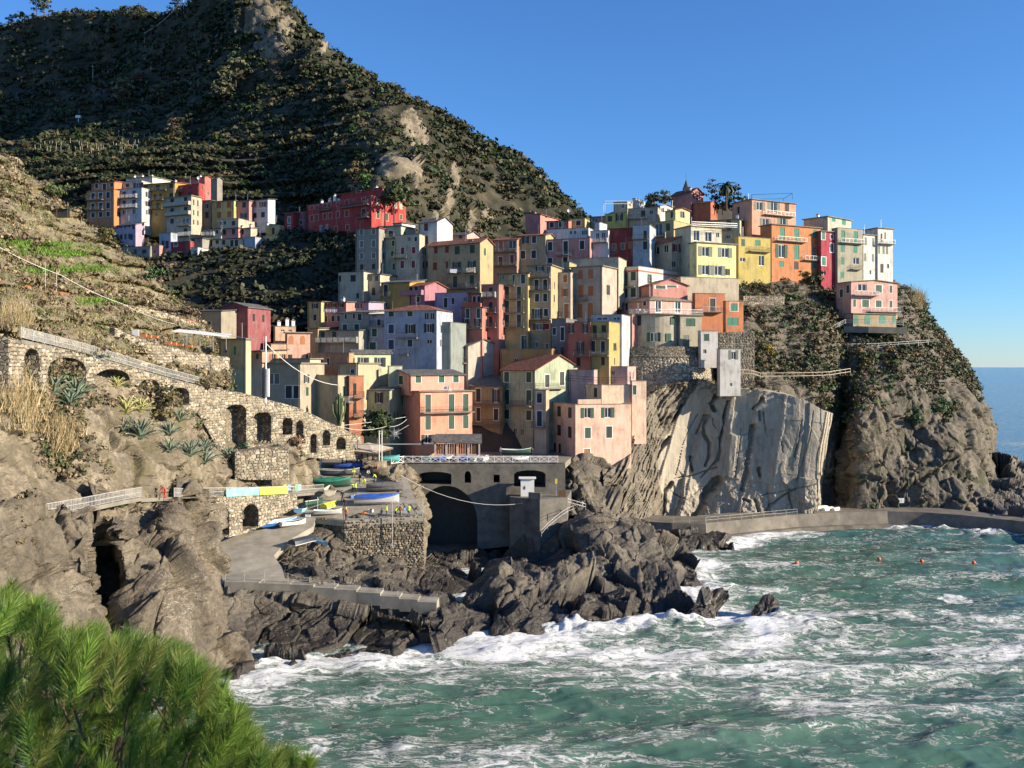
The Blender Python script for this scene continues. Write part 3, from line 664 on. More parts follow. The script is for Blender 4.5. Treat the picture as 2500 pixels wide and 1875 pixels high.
wc = mixc(t, ramp(t, fo, [(.15, 0.0), (.9, .6)]), wc, (.14, .24, .20))
t.links.new(mixc(t, foam_f, wc, (.80, .82, .82)), b.inputs['Base Color'])
t.links.new(math_(t, 'ADD', .16, math_(t, 'MULTIPLY', foam_f, .6)), b.inputs['Roughness']); b.inputs['IOR'].default_value = 1.33; b.inputs['Specular IOR Level'].default_value = .4
h1 = bump(t, None, noise(t, c2, 1.1, 8, .68, .3), .4, .35)
bump(t, b, math_(t, 'MULTIPLY', foam_f, math_(t, 'ADD', .4, fine)), .7, .35, h1)
M_SEA = m
V = [P]; C_ = [FOAMCOL]; Q = [grid_faces(len(ys), len(xs))]; off = len(P)
# outer rings out to the horizon
def ring(x0, x1, y0, y1, nx, ny):
    global off
    a, c = np.meshgrid(np.linspace(x0, x1, nx), np.linspace(y0, y1, ny)); q = np.stack([a.ravel(), c.ravel(), a.ravel()*0], 1)
    fm = np.clip(.12+.30*fbm(q, 30, 3, 441)+.2*fbm(q*np.array([.4, 1, 1]), 9, 3, 443)-np.clip((q[:, 1]-300)/400, 0, .5), 0, 1)
    V.append(q); C_.append(np.repeat(fm[:, None], 3, 1)); Q.append(grid_faces(ny, nx)+off); off += len(q)
ring(-3000, -60, -3000, 40000, 30, 60); ring(130, 400, -60, 262, 60, 60); ring(400, 40000, -3000, 40000, 30, 60)
ring(-60, 400, -3000, -60, 20, 20); ring(-60, 130, -60, 60, 40, 20); ring(-60, 400, 262, 700, 120, 120); ring(-60, 400, 700, 40000, 20, 200)
me = np_mesh('sea', np.concatenate(V), np.concatenate(Q), M_SEA, True, col=np.concatenate(C_))
tag(link('sea', me), None, None, None, 'structure')

rocks('cliff_foot', [
 [(1372,1160,170),(1372,1180,168),(1372,1210,166),(1375,1235,164),(1380,1262,160)],
 [(1400,1125,173),(1402,1140,170.5),(1405,1175,168),(1408,1215,165),(1412,1258,160)],
 [(1445,1125,176),(1446,1138,171.5),(1448,1170,170),(1450,1215,168),(1452,1262,164)],
 [(1490,1130,182),(1490,1145,178),(1490,1180,176),(1490,1220,174),(1490,1270,168)],
 [(1515,1180,190),(1515,1195,186),(1512,1215,183),(1512,1240,180),(1512,1272,176)]], 110, 80, disp_rock(.2, .2, .6, 3.0, 541), M_SHORE, 8, 0)
def disp_beds(P, Nn):
    x, z = P[:, 0], P[:, 2]; s2 = x-.72*z+fbm(P, 5, 3, 53)*0.7
    i2 = np.floor(s2/.7).astype(int); r2 = _hash(i2, np.floor(z/6).astype(int), i2*0, 555); f2 = s2/.7-np.floor(s2/.7)
    D = r2*.9+(1-f2)*.5+fbm(P, 2.0, 4, 557)*.45+ridged(P, 6, 3, 559)*.4-1.0
    V = np.zeros((len(P), 3)); V[:, 1] = -D; return V
G = loft([
 [(1470,1138,182),(1470,1146,173),(1474,1185,172),(1480,1225,172),(1486,1272,172)],
 [(1500,1128,180),(1502,1138,173.5),(1506,1180,173.5),(1510,1225,175),(1516,1272,177)],
 [(1536,1085,182),(1538,1102,175.8),(1538,1150,176),(1541,1215,179),(1544,1274,181)],
 [(1552,1008,186),(1555,1030,180.5),(1558,1110,181.5),(1562,1195,183),(1568,1276,184)],
 [(1578,968,190),(1580,990,185.5),(1584,1080,187),(1590,1180,188),(1596,1278,188.5)],
 [(1606,948,196),(1608,975,193.5),(1612,1080,194.5),(1616,1180,194.5),(1622,1278,194.5)]], 150, 200)
terrain('strata_shoulder', G, disp_beds, M_STRATA)
rocks('slipway_side_rocks', [
 [(668,1358,134),(672,1364,133),(680,1376,131.5),(690,1392,129),(702,1420,119)],
 [(700,1324,134),(712,1342,133.2),(722,1362,132),(735,1385,129),(752,1430,118.5)],
 [(768,1286,137),(775,1310,136),(785,1340,134.5),(800,1375,131),(815,1445,117.5)],
 [(840,1320,136.6),(845,1340,135.5),(850,1365,133.5),(855,1400,129),(860,1450,118)]], 110, 110, disp_rock(.12, .14, .4, 2.5, 551), M_SHORE)

G = loft([
 [(150,540,285),(150,600,262),(160,680,245),(170,780,228)],
 [(215,545,272),(215,600,256),(220,680,240),(225,780,224)],
 [(290,585,262),(290,625,251),(290,690,238),(290,780,222)],
 [(380,600,258),(380,626,249),(380,690,236),(380,800,218)],
 [(480,604,256),(480,628,247),(480,690,234),(480,800,216)],
 [(570,590,258),(570,606,249.5),(575,680,234),(580,800,214)],
 [(650,585,258),(650,602,250),(660,680,234),(670,800,214)],
 [(730,560,262),(730,574,252),(740,660,236),(750,790,214)],
 [(830,560,262),(830,575,247),(840,660,232),(850,780,212)],
 [(910,560,262),(912,577,240),(915,660,228),(920,780,210)]], 160, 60)
terrain('valley_bank', G, lambda P, n: fbm(P, 9, 4, 571)*0.7-.3, M_HILL)
# ------------------------------------------------------------------ houses: materials
def obj_col_mat(name, rough=0.9, streak=0.45, slat=False, bs=0.15):
    m, t, b = new_mat(name)
    oi = t.nodes.new('ShaderNodeObjectInfo'); c = coords(t)
    n1 = noise(t, c, .5, 5, .65); n2 = noise(t, coords(t, (1, 1, .12)), 1.8, 4, .6)
    f = math_(t, 'ADD', math_(t, 'MULTIPLY', n1, .6), math_(t, 'MULTIPLY', n2, .4))
    col = mixc(t, 1.0, oi.outputs['Color'], ramp(t, f, [(.32, 1-streak), (.5, 1.0), (.68, 1+streak*.35)]), 'MULTIPLY')
    hs = t.nodes.new('ShaderNodeHueSaturation'); hs.inputs['Saturation'].default_value = 1.05 if streak > .3 else 1; hs.inputs['Value'].default_value = .76 if streak > .3 else 1; t.links.new(col, hs.inputs['Color']); col = hs.outputs[0]
    if streak > .3:      # worn plaster: grey patches and rain streaks
        st = ramp(t, noise(t, coords(t, (1, 1, .2)), .9, 6, .7), [(.52, 0.0), (.68, .6)])
        col = mixc(t, st, col, (.25, .22, .18))
    t.links.new(col, b.inputs['Base Color']); b.inputs['Roughness'].default_value = rough
    if slat:
        wv = t.nodes.new('ShaderNodeTexWave'); wv.bands_direction = 'Z'; wv.inputs['Scale'].default_value = 3.5; t.links.new(c, wv.inputs[0])
        bump(t, b, wv.outputs['Fac'], .6, .03)
    elif bs: bump(t, b, noise(t, c, 3, 5, .6), bs, .05)
    return m
M_PLASTER = obj_col_mat('painted_plaster'); M_SHUT = obj_col_mat('shutter_paint', .6, .2, True); M_PAINT = obj_col_mat('painted_surface', .6, .2)
m, t, b = new_mat('window_glass'); b.inputs['Base Color'].default_value = (.02, .025, .03, 1); b.inputs['Roughness'].default_value = .08; M_GLASS = m
def tile_mat(name, a, b_, c_):
    m, t, b = new_mat(name); c = coords(t)
    n = noise(t, c, 1.4, 6, .7); cell = voro(t, coords(t, (1, 1, .6)), 3.2, 'F1', 'Color'); s = t.nodes.new('ShaderNodeSeparateColor'); t.links.new(cell, s.inputs[0])
    t.links.new(ramp(t, math_(t, 'ADD', math_(t, 'MULTIPLY', n, .6), math_(t, 'MULTIPLY', s.outputs[0], .4)), [(.25, a), (.5, b_), (.8, c_)]), b.inputs['Base Color'])
    b.inputs['Roughness'].default_value = .9
    wv = t.nodes.new('ShaderNodeTexWave'); wv.bands_direction = 'DIAGONAL'; wv.inputs['Scale'].default_value = 1.6; t.links.new(c, wv.inputs[0])
    bump(t, b, wv.outputs['Fac'], .5, .08); return m
M_TILE = tile_mat('terracotta_tiles', (.10, .035, .025), (.22, .075, .045), (.32, .14, .08))
M_SLATER = tile_mat('slate_tiles', (.05, .05, .052), (.10, .10, .10), (.18, .175, .16))
M_BROWNR = tile_mat('brown_stone_tiles', (.12, .095, .065), (.23, .185, .13), (.36, .29, .2))
ROOFM = {'t': M_TILE, 's': M_SLATER, 'b': M_BROWNR, 'w': M_CONC}
HC = dict(ora=(.60,.25,.12), pnk=(.60,.29,.25), ppk=(.70,.42,.36), cre=(.62,.55,.40), whi=(.70,.69,.64), yel=(.62,.49,.22), bye=(.80,.74,.36), och=(.50,.32,.10),
          gry=(.33,.31,.26), red=(.45,.07,.065), dre=(.27,.055,.05), lil=(.47,.37,.47), blu=(.42,.46,.54), pgr=(.54,.58,.42), tan=(.50,.39,.22), pea=(.76,.50,.33),
          cor=(.56,.17,.09), gbe=(.46,.40,.33), bge=(.55,.48,.36), mau=(.42,.20,.24), gre=(.45,.50,.37), brn=(.36,.29,.2), sal=(.70,.38,.27), stn=(.24,.21,.16), crm=(.45,.07,.10))
SCOL = dict(g=(.02,.075,.045), t=(.03,.19,.125), b=(.34,.13,.05), r=(.20,.03,.025), u=(.03,.05,.12), k=(.022,.03,.028), w=(.6,.6,.57), y=(.5,.48,.4), o=(.42,.16,.06), e=(.16,.17,.13))

# unit window meshes: x, z in -0.5..0.5, y is real depth (outside is -y)
def um_frame():
    b = MB(); t_ = .07
    for lo, hi in (((-.5,.10,-.5),(-.5+t_,.17,.5)), ((.5-t_,.10,-.5),(.5,.17,.5)), ((-.5+t_,.10,.5-.05),(.5-t_,.17,.5)), ((-.5+t_,.10,-.5),(.5-t_,.17,-.45)), ((-.035,.105,-.45),(.035,.165,.45))): b.box(lo, hi, M_PAINT)
    return b.mesh('window_frame')
def um_trim():
    b = MB(); t_ = .13
    for lo, hi in (((-.5-t_,-.025,-.5),(-.5,.06,.5)), ((.5,-.025,-.5),(.5+t_,.06,.5)), ((-.5-t_,-.025,.5),(.5+t_,.06,.57)), ((-.5-t_,-.06,-.56),(.5+t_,.06,-.5))): b.box(lo, hi, M_PAINT)
    return b.mesh('window_surround')
def um_shutter(x0, x1, y0, y1):
    b = MB(); w_ = x1-x0; f = w_*.14
    b.box((x0,y0,-.5),(x0+f,y1,.5), M_SHUT); b.box((x1-f,y0,-.5),(x1,y1,.5), M_SHUT)
    for z0, z1 in ((-.5,-.44),(-.03,.03),(.44,.5)): b.box((x0+f,y0,z0),(x1-f,y1,z1), M_SHUT)
    for z0, z1 in ((-.44,-.03),(.03,.44)): b.box((x0+f,y0+.015,z0),(x1-f,y1-.01,z1), M_SHUT)
    return b.mesh('shutter')
U_FRAME, U_TRIM = um_frame(), um_trim()
b_ = MB(); b_.add([(-.5,.14,-.5),(.5,.14,-.5),(.5,.14,.5),(-.5,.14,.5)], [(0,1,2,3)], M_GLASS); U_PANE = b_.mesh('pane')
U_SCL, U_SCR = um_shutter(-.5, -.01, .03, .08), um_shutter(.01, .5, .03, .08)
U_SOL, U_SOR = um_shutter(-1.02, -.53, -.06, -.012), um_shutter(.53, 1.02, -.06, -.012)
b_ = MB(); b_.box((-.5,.08,-.5),(.5,.14,.5), M_SHUT); b_.box((-.42,.06,-.42),(-.05,.08,.4), M_SHUT); b_.box((.05,.06,-.42),(.42,.08,.4), M_SHUT); U_DOOR = b_.mesh('door')
def arch_mesh(mat, y0, y1, n=8, name='arched_panel'):
    b = MB(); pts = [(-.5,-.5),(.5,-.5),(.5,.15)]+[(.5*math.cos(i*math.pi/n), .15+.35*math.sin(i*math.pi/n)) for i in range(1, n)]+[(-.5,.15)]
    k = len(pts); b.add([(x,y0,z) for x, z in pts]+[(x,y1,z) for x, z in pts], [tuple(range(k))]+[(i, (i+1) % k, k+(i+1) % k, k+i) for i in range(k)], mat); return b.mesh(name)
U_ARCHD = arch_mesh(M_SHUT, -.03, .05)

STATS = dict(win=0)
def add_opening(root, kind, loc, rz, w_, h_, trimc):
    st, c = kind[0], kind[1]; STATS['win'] += 1
    sc = (w_, 1, h_)
    def mk(n, me, col, par=None):
        if par is None: o = link(n, me, root, loc, rz, sc)
        else: o = link(n, me, par)
        if col is not None: o.color = (*col, 1)
        return o
    if st == 'd':
        o = mk('door', U_DOOR, SCOL[c])
        if '+' in kind: mk('surround', U_TRIM, trimc, o)
    elif st == 'a':
        o = mk('arched_door', U_ARCHD, SCOL[c])
    else:
        o = mk('window', U_FRAME, (.6, .59, .55) if st in 'on' else SCOL[c])
        if st in 'on': mk('pane', U_PANE, None, o)
        if st == 'c': mk('shutter', U_SCL, SCOL[c], o); mk('shutter', U_SCR, SCOL[c], o)
        if st == 'o': mk('shutter', U_SOL, SCOL[c], o); mk('shutter', U_SOR, SCOL[c], o)
        if '+' in kind: mk('surround', U_TRIM, trimc, o)
    return o

def wall_face(b, o, ex, L, z0, z1, holes, m, inward, rec=.18):
    # o + s*ex (s 0..L), z0..z1, holes as (s0, s1, za, zb); inward = direction into the house
    xs = sorted(set([0, L]+[x for h in holes for x in h[:2]])); zs = sorted(set([z0, z1]+[z for h in holes for z in h[2:]]))
    o = np.array(o, float); ex = np.array(ex, float); inn = np.array(inward, float)
    P = lambda s, z, q=0: tuple(o+ex*s+inn*q+np.array([0, 0, z]))
    for a, c in zip(xs[:-1], xs[1:]):
        for e, f in zip(zs[:-1], zs[1:]):
            mx, mz = (a+c)/2, (e+f)/2
            if any(h[0] < mx < h[1] and h[2] < mz < h[3] for h in holes): continue
            b.add([P(a, e), P(c, e), P(c, f), P(a, f)], [(0, 1, 2, 3)], m)
    for s0, s1, a, c in holes:
        b.add([P(s0,a),P(s1,a),P(s1,c),P(s0,c),P(s0,a,rec),P(s1,a,rec),P(s1,c,rec),P(s0,c,rec)], [(0,1,5,4),(1,2,6,5),(2,3,7,6),(3,0,4,7),(4,5,6,7)], m)

def rail(b, p0, p1, h, m, step=.16, r=.014, top=.03):
    p0 = np.array(p0, float); p1 = np.array(p1, float); L = np.linalg.norm(p1-p0); n = max(1, int(L/step))
    up = np.array([0, 0, h]); b.bar(p0+up, p1+up, top, m); b.bar(p0+up*.12, p1+up*.12, r, m)
    for i in range(n+1):
        q = p0+(p1-p0)*i/n; b.bar(q, q+up, r if i % 8 else r*1.8, m, 3 if i % 8 else 4)

HOUSES = {}
def house(label, uc, ul, ur, vt, vb, d, a, col, roof='f', wins=(), balc=(), ext=9.0, name='house', cat='house', trim=(.62,.6,.55), chim=(), dl=9.0, dr=8.0, group=None, extra=None):
    if ext == 9.0 and d >= 244: ext = 3.5
    if ur is None and a < 40: a = 19
    a = math.radians(a); ca, sa = math.cos(a), math.sin(a)
    C = W(uc, vb, d); z_top = H-(vt-HZ)/F*d; base = C[2]-ext; ht = z_top-base
    def solve(u, D):
        k = (u-CX)/F; return (k*C[1]-C[0])/(D[0]-k*D[1])
    Ld, Rd = (-ca, sa), (sa, ca)
    Ll = solve(ul, Ld) if ul is not None else dl
    Lr = solve(ur, Rd) if ur is not None else dr
    Ll = max(1.0, min(Ll, 30)); Lr = max(1.0, min(Lr, 40))
    col = HC[col] if isinstance(col, str) else col
    root = thing(name, (C[0], C[1], base), label, cat, group, rz=-a)
    holes = {'L': [], 'R': []}; ops = []
    for g in wins:
        f, us, v, pw, ph, kd = g; pw *= 1.1; ph *= 1.08
        us = us if isinstance(us, (list, tuple)) else [us]
        zc = None
        for u in us:
            D = Ld if f == 'L' else Rd
            s = solve(u, D); dd = C[1]+s*D[1]
            if zc is None: zc = H-(v-HZ)/F*dd-base; hh = ph*dd/F
            s0, s1 = sorted((solve(u-pw/2, D), solve(u+pw/2, D))); ww = max(.35, s1-s0)
            if f == 'L': s = Ll-s      # measured from the left end
            lim = Ll if f == 'L' else Lr
            if s-ww/2 < .12 or s+ww/2 > lim-.12 or zc+hh/2 > ht-.12: 
                if s < 0 or s > lim: continue
                ww = min(ww, 2*(s-.12), 2*(lim-.12-s))
                if zc+hh/2 > ht-.12: hh = max(.5, 2*(ht-.12-zc))
                if ww < .3: continue
            hz0, hz1 = zc-hh/2, min(zc+hh/2, ht-.1)
            if kd[0] != 'a': holes[f].append((s-ww/2, s+ww/2, hz0, hz1))
            loc = (-Ll+s, 0, zc) if f == 'L' else (0, s, zc)
            ops.append((kd, loc, 0 if f == 'L' else math.pi/2, ww, hh))
    if d < 236 and random.Random(int(uc*3+vb)).random() < .55: ops = [((q[0]+'+') if '+' not in q[0] and q[0][0] in 'cdo' else q[0],)+tuple(q[1:]) for q in ops]
    if not any(g[0] == 'R' for g in wins) and Lr > 5 and ht > 5 and 'blank' not in label and 'wall' not in label and 'tower' not in label:
        rw = random.Random(int(uc*7+vt)); zz = sorted(set(round(q[1][2], 1) for q in ops if q[4] > .8))
        for z_ in zz:
            for fr in (.28, .68):
                if rw.random() < .7 and z_+.7 < ht-.7:
                    ww, hh = .85, 1.45; s_ = Lr*fr+rw.uniform(-.3, .3); cc = rw.choice('gkkk' if col[0] > .3 else 'kkr')
                    holes['R'].append((s_-ww/2, s_+ww/2, z_-hh/2, z_+hh/2)); ops.append((rw.choice(('c','c','o','n'))+cc, (0, s_, z_), math.pi/2, ww, hh))
    b = MB(); flat = roof[0] in 'f'
    wt = ht-(.55 if flat else 0)
    for k in holes: holes[k] = [(x0, x1, z0, min(z1, wt-.05)) for x0, x1, z0, z1 in holes[k] if z0 < wt-.1]
    wall_face(b, (-Ll, 0, 0), (1, 0, 0), Ll, 0, wt, holes['L'], M_PLASTER, (0, 1, 0))
    wall_face(b, (0, 0, 0), (0, 1, 0), Lr, 0, wt, holes['R'], M_PLASTER, (-1, 0, 0))
    b.add([(-Ll, Lr, 0), (0, Lr, 0), (0, Lr, wt), (-Ll, Lr, wt)], [(1, 0, 3, 2)], M_PLASTER)
    b.add([(-Ll, 0, 0), (-Ll, Lr, 0), (-Ll, Lr, wt), (-Ll, 0, wt)], [(1, 0, 3, 2)], M_PLASTER)
    if flat: b.add([(-Ll, 0, wt), (0, 0, wt), (0, Lr, wt), (-Ll, Lr, wt)], [(0, 1, 2, 3)], M_CONC)
    rk = roof[0]; rm = ROOFM.get(roof[1] if len(roof) > 1 else 's', M_SLATER)
    rise = float(roof[2:] or 8)*d/F if rk != 'f' else 0
    o_, th = .38, .16
    R = MB()
    def slab(pts):                                   # pts: four corners, counter-clockwise seen from above
        lo = [(p[0], p[1], p[2]) for p in pts]; hi = [(p[0], p[1], p[2]+th) for p in pts]; k = len(pts)
        R.add(lo+hi, [tuple(range(k))[::-1], tuple(range(k, 2*k))]+[(i, (i+1) % k, k+(i+1) % k, k+i) for i in range(k)], rm)
    if rk == 'f':
        P_ = MB(); q = .22
        for lo, hi in (((-Ll,0,wt+.002),(0,q,ht)), ((-Ll,Lr-q,wt+.002),(0,Lr,ht)), ((-Ll,q,wt+.002),(-Ll+q,Lr-q,ht)), ((-q,q,wt+.002),(0,Lr-q,ht))): P_.box(lo, hi, M_PLASTER)
        po = P_.build('parapet', root); po.color = (*col, 1)
        for lo, hi in (((-Ll-.1,-.1,ht),(.1,q+.05,ht+.09)), ((-Ll-.1,Lr-q,ht),(.1,Lr+.1,ht+.09)), ((-Ll-.1,q+.05,ht),(-Ll+q,Lr-q,ht+.09)), ((-q,q+.05,ht),(.1,Lr-q,ht+.09))): R.box(lo, hi, M_CONC)
        R.build('parapet_cap', root)
    elif rk == 'e':
        R.box((-Ll-o_,-o_,ht),(o_,Lr+o_,ht+.2), M_CONC); R.build('roof', root)
    elif rk in 'x':                                  # ridge along the left face, gable on the right face
        h2 = rise; my = Lr/2; k = h2/my if my else 0
        slab([(-Ll-o_,-o_,ht-k*o_),(o_,-o_,ht-k*o_),(o_,my,ht+h2),(-Ll-o_,my,ht+h2)])
        slab([(-Ll-o_,my,ht+h2),(o_,my,ht+h2),(o_,Lr+o_,ht-k*o_),(-Ll-o_,Lr+o_,ht-k*o_)])
        for x in (0, -Ll): b.add([(x,0,ht),(x,Lr,ht),(x,my,ht+h2)], [(0,1,2) if x == 0 else (0,2,1)], M_PLASTER)
        R.build('roof', root)
    elif rk in 'y':                                  # ridge runs away from the left face, gable on it
        h2 = rise; mx = Ll/2; k = h2/mx
        slab([(-Ll-o_,-o_,ht-k*o_),(-mx,-o_,ht+h2),(-mx,Lr+o_,ht+h2),(-Ll-o_,Lr+o_,ht-k*o_)])
        slab([(-mx,-o_,ht+h2),(o_,-o_,ht-k*o_),(o_,Lr+o_,ht-k*o_),(-mx,Lr+o_,ht+h2)])
        for y in (0, Lr): b.add([(-Ll,y,ht),(0,y,ht),(-mx,y,ht+h2)], [(0,1,2) if y == 0 else (0,2,1)], M_PLASTER)
        R.build('roof', root)
    elif rk == 'h':
        q = min(Ll, Lr)/2; o = o_; e = [(-Ll-o,-o,ht),(o,-o,ht),(o,Lr+o,ht),(-Ll-o,Lr+o,ht)]
        if Ll >= Lr: a1, a2 = (-Ll+q, Lr/2, ht+rise), (-q, Lr/2, ht+rise); fs = [(0,1,5,4),(1,2,5),(2,3,4,5),(3,0,4)]
        else: a1, a2 = (-Ll/2, q, ht+rise), (-Ll/2, Lr-q, ht+rise); fs = [(0,1,4),(1,2,5,4),(2,3,5),(3,0,4,5)]
        R.add(e+[a1, a2], fs+[(3,2,1,0)], rm); R.build('roof', root)
    elif rk == 'p':                                  # single slope rising to the back of the left face
        slab([(-Ll-o_,-o_,ht),(o_,-o_,ht),(o_,Lr+o_,ht+rise),(-Ll-o_,Lr+o_,ht+rise)])
        for x in (0, -Ll): b.add([(x,0,ht),(x,Lr,ht),(x,Lr,ht+rise)], [(0,1,2) if x == 0 else (0,2,1)], M_PLASTER)
        b.add([(-Ll,Lr,ht),(0,Lr,ht),(0,Lr,ht+rise),(-Ll,Lr,ht+rise)], [(1,0,3,2)], M_PLASTER); R.build('roof', root)
    elif rk == 'q':                                  # single slope rising to the left of the right face
        slab([(o_,-o_,ht),(o_,Lr+o_,ht),(-Ll-o_,Lr+o_,ht+rise),(-Ll-o_,-o_,ht+rise)])
        for y in (0, Lr): b.add([(0,y,ht),(-Ll,y,ht),(-Ll,y,ht+rise)], [(0,2,1) if y == 0 else (0,1,2)], M_PLASTER)
        b.add([(-Ll,0,ht),(-Ll,Lr,ht),(-Ll,Lr,ht+rise),(-Ll,0,ht+rise)], [(1,0,3,2)], M_PLASTER); R.build('roof', root)
    wo_ = b.build('wall', root); wo_.color = (*col, 1)
    for kd, loc, rz, ww, hh in ops: add_opening(root, kd, loc, rz, ww, hh, trim)
    for g in balc:
        f, u0, u1, v, kd = g[:5]; proj = g[5] if len(g) > 5 else .95
        D = Ld if f == 'L' else Rd; s0, s1 = sorted((solve(u0, D), solve(u1, D))); dd = C[1]+(s0+s1)/2*D[1]
        z = H-(v-HZ)/F*dd-base
        if f == 'L': A = (-s1, -proj); B_ = (-s0, 0)
        else: A = (0, s0); B_ = (proj, s1)
        S = MB(); S.box((A[0]+(0 if f=='L' else .003), A[1], z), (B_[0], B_[1]-(.003 if f=='L' else 0), z+.16), M_CONC); so_ = S.build('balcony', root)
        Q = MB(); z2 = z+.16
        if f == 'L': ring_ = [(A[0]+.05,-.02,z2),(A[0]+.05,A[1]+.05,z2),(B_[0]-.05,A[1]+.05,z2),(B_[0]-.05,-.02,z2)]
        else: ring_ = [(.02,A[1]+.05,z2),(B_[0]-.05,A[1]+.05,z2),(B_[0]-.05,B_[1]-.05,z2),(.02,B_[1]-.05,z2)]
        if kd == 's':
            for p, q in zip(ring_[:-1], ring_[1:]):
                Q.box((min(p[0],q[0])-.05, min(p[1],q[1])-.05, z2), (max(p[0],q[0])+.05, max(p[1],q[1])+.05, z2+.9), M_PLASTER)
        else:
            mm = M_METAL if kd == 'w' else M_DARKMETAL
            for p, q in zip(ring_[:-1], ring_[1:]): rail(Q, p, q, 1.0, mm, r=.012 if kd != 'w' else .014)
        qo = Q.build('railing', so_); qo.color = (*col, 1)
    for (fx, fy, hh) in chim:
        K = MB(); x, y = -Ll*fx, Lr*fy; K.box((x-.3,y-.3,ht-.3),(x+.3,y+.3,ht+hh), M_WHITE); K.box((x-.4,y-.4,ht+hh),(x+.4,y+.4,ht+hh+.12), M_CONC)
        K.box((x-.18,y-.18,ht+hh+.12),(x+.18,y+.18,ht+hh+.35), M_CONC); K.build('chimney', root)
    rr = random.Random(len(label)*31+int(uc))
    for q in range(rr.choice((0, 1, 1, 2))):
        K = MB(); x = -Ll+.25+q*(Ll-.5); K.bar((x,-.07,.3),(x,-.07,wt-.1),.05,rr.choice((M_DARKMETAL,M_CONC,M_DARKMETAL)),4); K.build('downpipe', root)
    if rr.random() < .4:
        K = MB(); x, y = -Ll*rr.uniform(.2,.8), Lr*rr.uniform(.2,.8); K.bar((x,y,ht-.2),(x,y,ht+2.6+rise*.5),.03,M_METAL,4)
        for z_ in (0,.3,.55): K.bar((x-.45+z_*.4,y,ht+2.5+rise*.5-z_),(x+.45-z_*.4,y,ht+2.5+rise*.5-z_),.018,M_METAL,3)
        K.build('antenna', root)
    if extra: extra(root, Ll, Lr, ht, base, C, solve, Ld, Rd)
    return root
# ------------------------------------------------------------------ the houses of the village
# house(label, corner u, left u, right u, top v, bottom v, distance, turn, colour, roof, openings, balconies)
A_ = 27
# far row on the left, below the terraces
house('orange four storey house at the left end of the far row', 278,212,None,463,540,268,A_,'ora','f',[('L',[227,246,264],479,8,14,'ck+'),('L',[227,246,264],504,8,14,'ck+'),('L',[227,246,264],525,8,11,'ck+')],[('L',214,254,490,'r'),('L',214,254,514,'r')])
house('orange penthouse set back on the roof of the far left orange house', 279,223,None,444,466,272,A_,'ora','pt10',[('L',[236,273],454,7,10,'ck+'),('L',255,456,8,14,'dk+')],(),chim=[(.7,.5,.8)])
house('white four storey house with blue shutters beside the far orange house', 346,279,None,458,540,268,A_,(.6,.58,.56),'f',[('L',[303,327],475,8,14,'cu'),('L',[303,327],497,8,14,'cu'),('L',[303,327],518,7,11,'ow')],[('L',292,336,485,'w'),('L',292,336,509,'w')])
house('small cream top floor with terrace above the far white house', 346,290,None,441,460,273,A_,'cre','f',[('L',[311],451,7,10,'ck'),('L',338,452,11,12,'ou')])
house('narrow white attic house behind the far row, with bright chimneys', 372,308,None,432,450,280,A_,'whi','pw3',[('L',[318,337],436,5,5,'nk')],(),chim=[(.3,.4,1.2),(.6,.3,1.2),(.9,.3,1.3)])
house('ochre apartment house with three balconies in the far row', 427,347,None,446,545,269,A_,'och','pt8',[('L',[356],455,8,10,'ck'),('L',[356],478,8,10,'ck'),('L',[356],499,8,11,'ct'),('L',[359],521,10,10,'ok'),('L',[385],459,8,14,'dk'),('L',[385],481,8,14,'ok'),('L',[385],503,8,14,'cg'),('L',[418],454,8,10,'ck'),('L',[418],476,8,8,'ck'),('L',382,523,5,9,'nk')],[('L',364,409,467,'r'),('L',364,401,490,'r'),('L',370,399,511,'r')],chim=[(.1,.2,.9)])
house('red house with a sunlit side wall beside the far ochre house', 486,427,501,448,500,267,A_,'red','f',[('L',437,460,8,14,'dk'),('L',464,456,8,10,'ck'),('L',[437,464],477,8,8,'ck'),('R',494,459,3,9,'nw')],[('L',428,450,469,'r')])
house('tall rose house rising highest in the far row, sunlit on its side', 500,438,515,432,495,274,A_,(.62,.2,.17),'xt3',[('L',[456,481],441,8,13,'dk'),('R',508,472,3,8,'nk')],(),chim=[(.2,.1,.5)])
house('small roofless grey stone house up behind the far rose house', 530,515,543,436,472,292,40,'gry','xs4',[])
house('beige five storey block with solid balconies in front of the far row', 467,404,493,478,580,256,A_,'bge','e',[('L',[420,453],491,8,12,'dk'),('L',[420,453],515,8,12,'dk'),('L',[420],540,8,11,'ck'),('L',[453],540,17,12,'nk'),('L',453,567,8,18,'dk'),('R',[473,483],494,3,13,'ck'),('R',[473,483],519,3,12,'ck'),('R',[473,483],542,3,11,'ck')],[('L',404,466,504,'s'),('L',408,466,527,'s'),('L',437,467,553,'r'),('L',432,467,578,'w')])
house('small white house with roof terrace below the beige block', 417,389,433,568,609,250,A_,'blu','f',[('L',398,593,6,11,'dk'),('L',408,597,7,17,'dk')])
house('dark red round-shouldered house at the foot of the far row', 464,418,None,589,626,248,A_,'dre','f',[('L',429,597,8,11,'nw+'),('L',429,620,8,8,'nw+')])
house('pink two storey house under the far white house', 331,281,352,549,598,257,A_,'lil','ps10',[('L',[292,311],555,6,12,'ok'),('L',[292,311],579,6,12,'ok'),('L',[326],555,5,11,'ck'),('L',[321],579,6,13,'dk')])
house('low grey house with a blue door at the edge of the near hillside', 367,290,None,601,628,249,A_,'gry','f',[('L',330,616,7,14,'du'),('L',352,614,9,9,'ck')])
house('tiny pink house between the grey and white ones of the far row', 389,367,None,599,626,249,A_,'pnk','f',[('L',[378],602,4,4,'cr'),('L',[378],614,4,5,'cr')])
house('yellow terraced house in the far right row with four shuttered windows', 571,515,None,490,535,262,A_,'yel','ps4',[('L',[534,559],501,10,15,'cb'),('L',[535,560],525,9,14,'cb')])
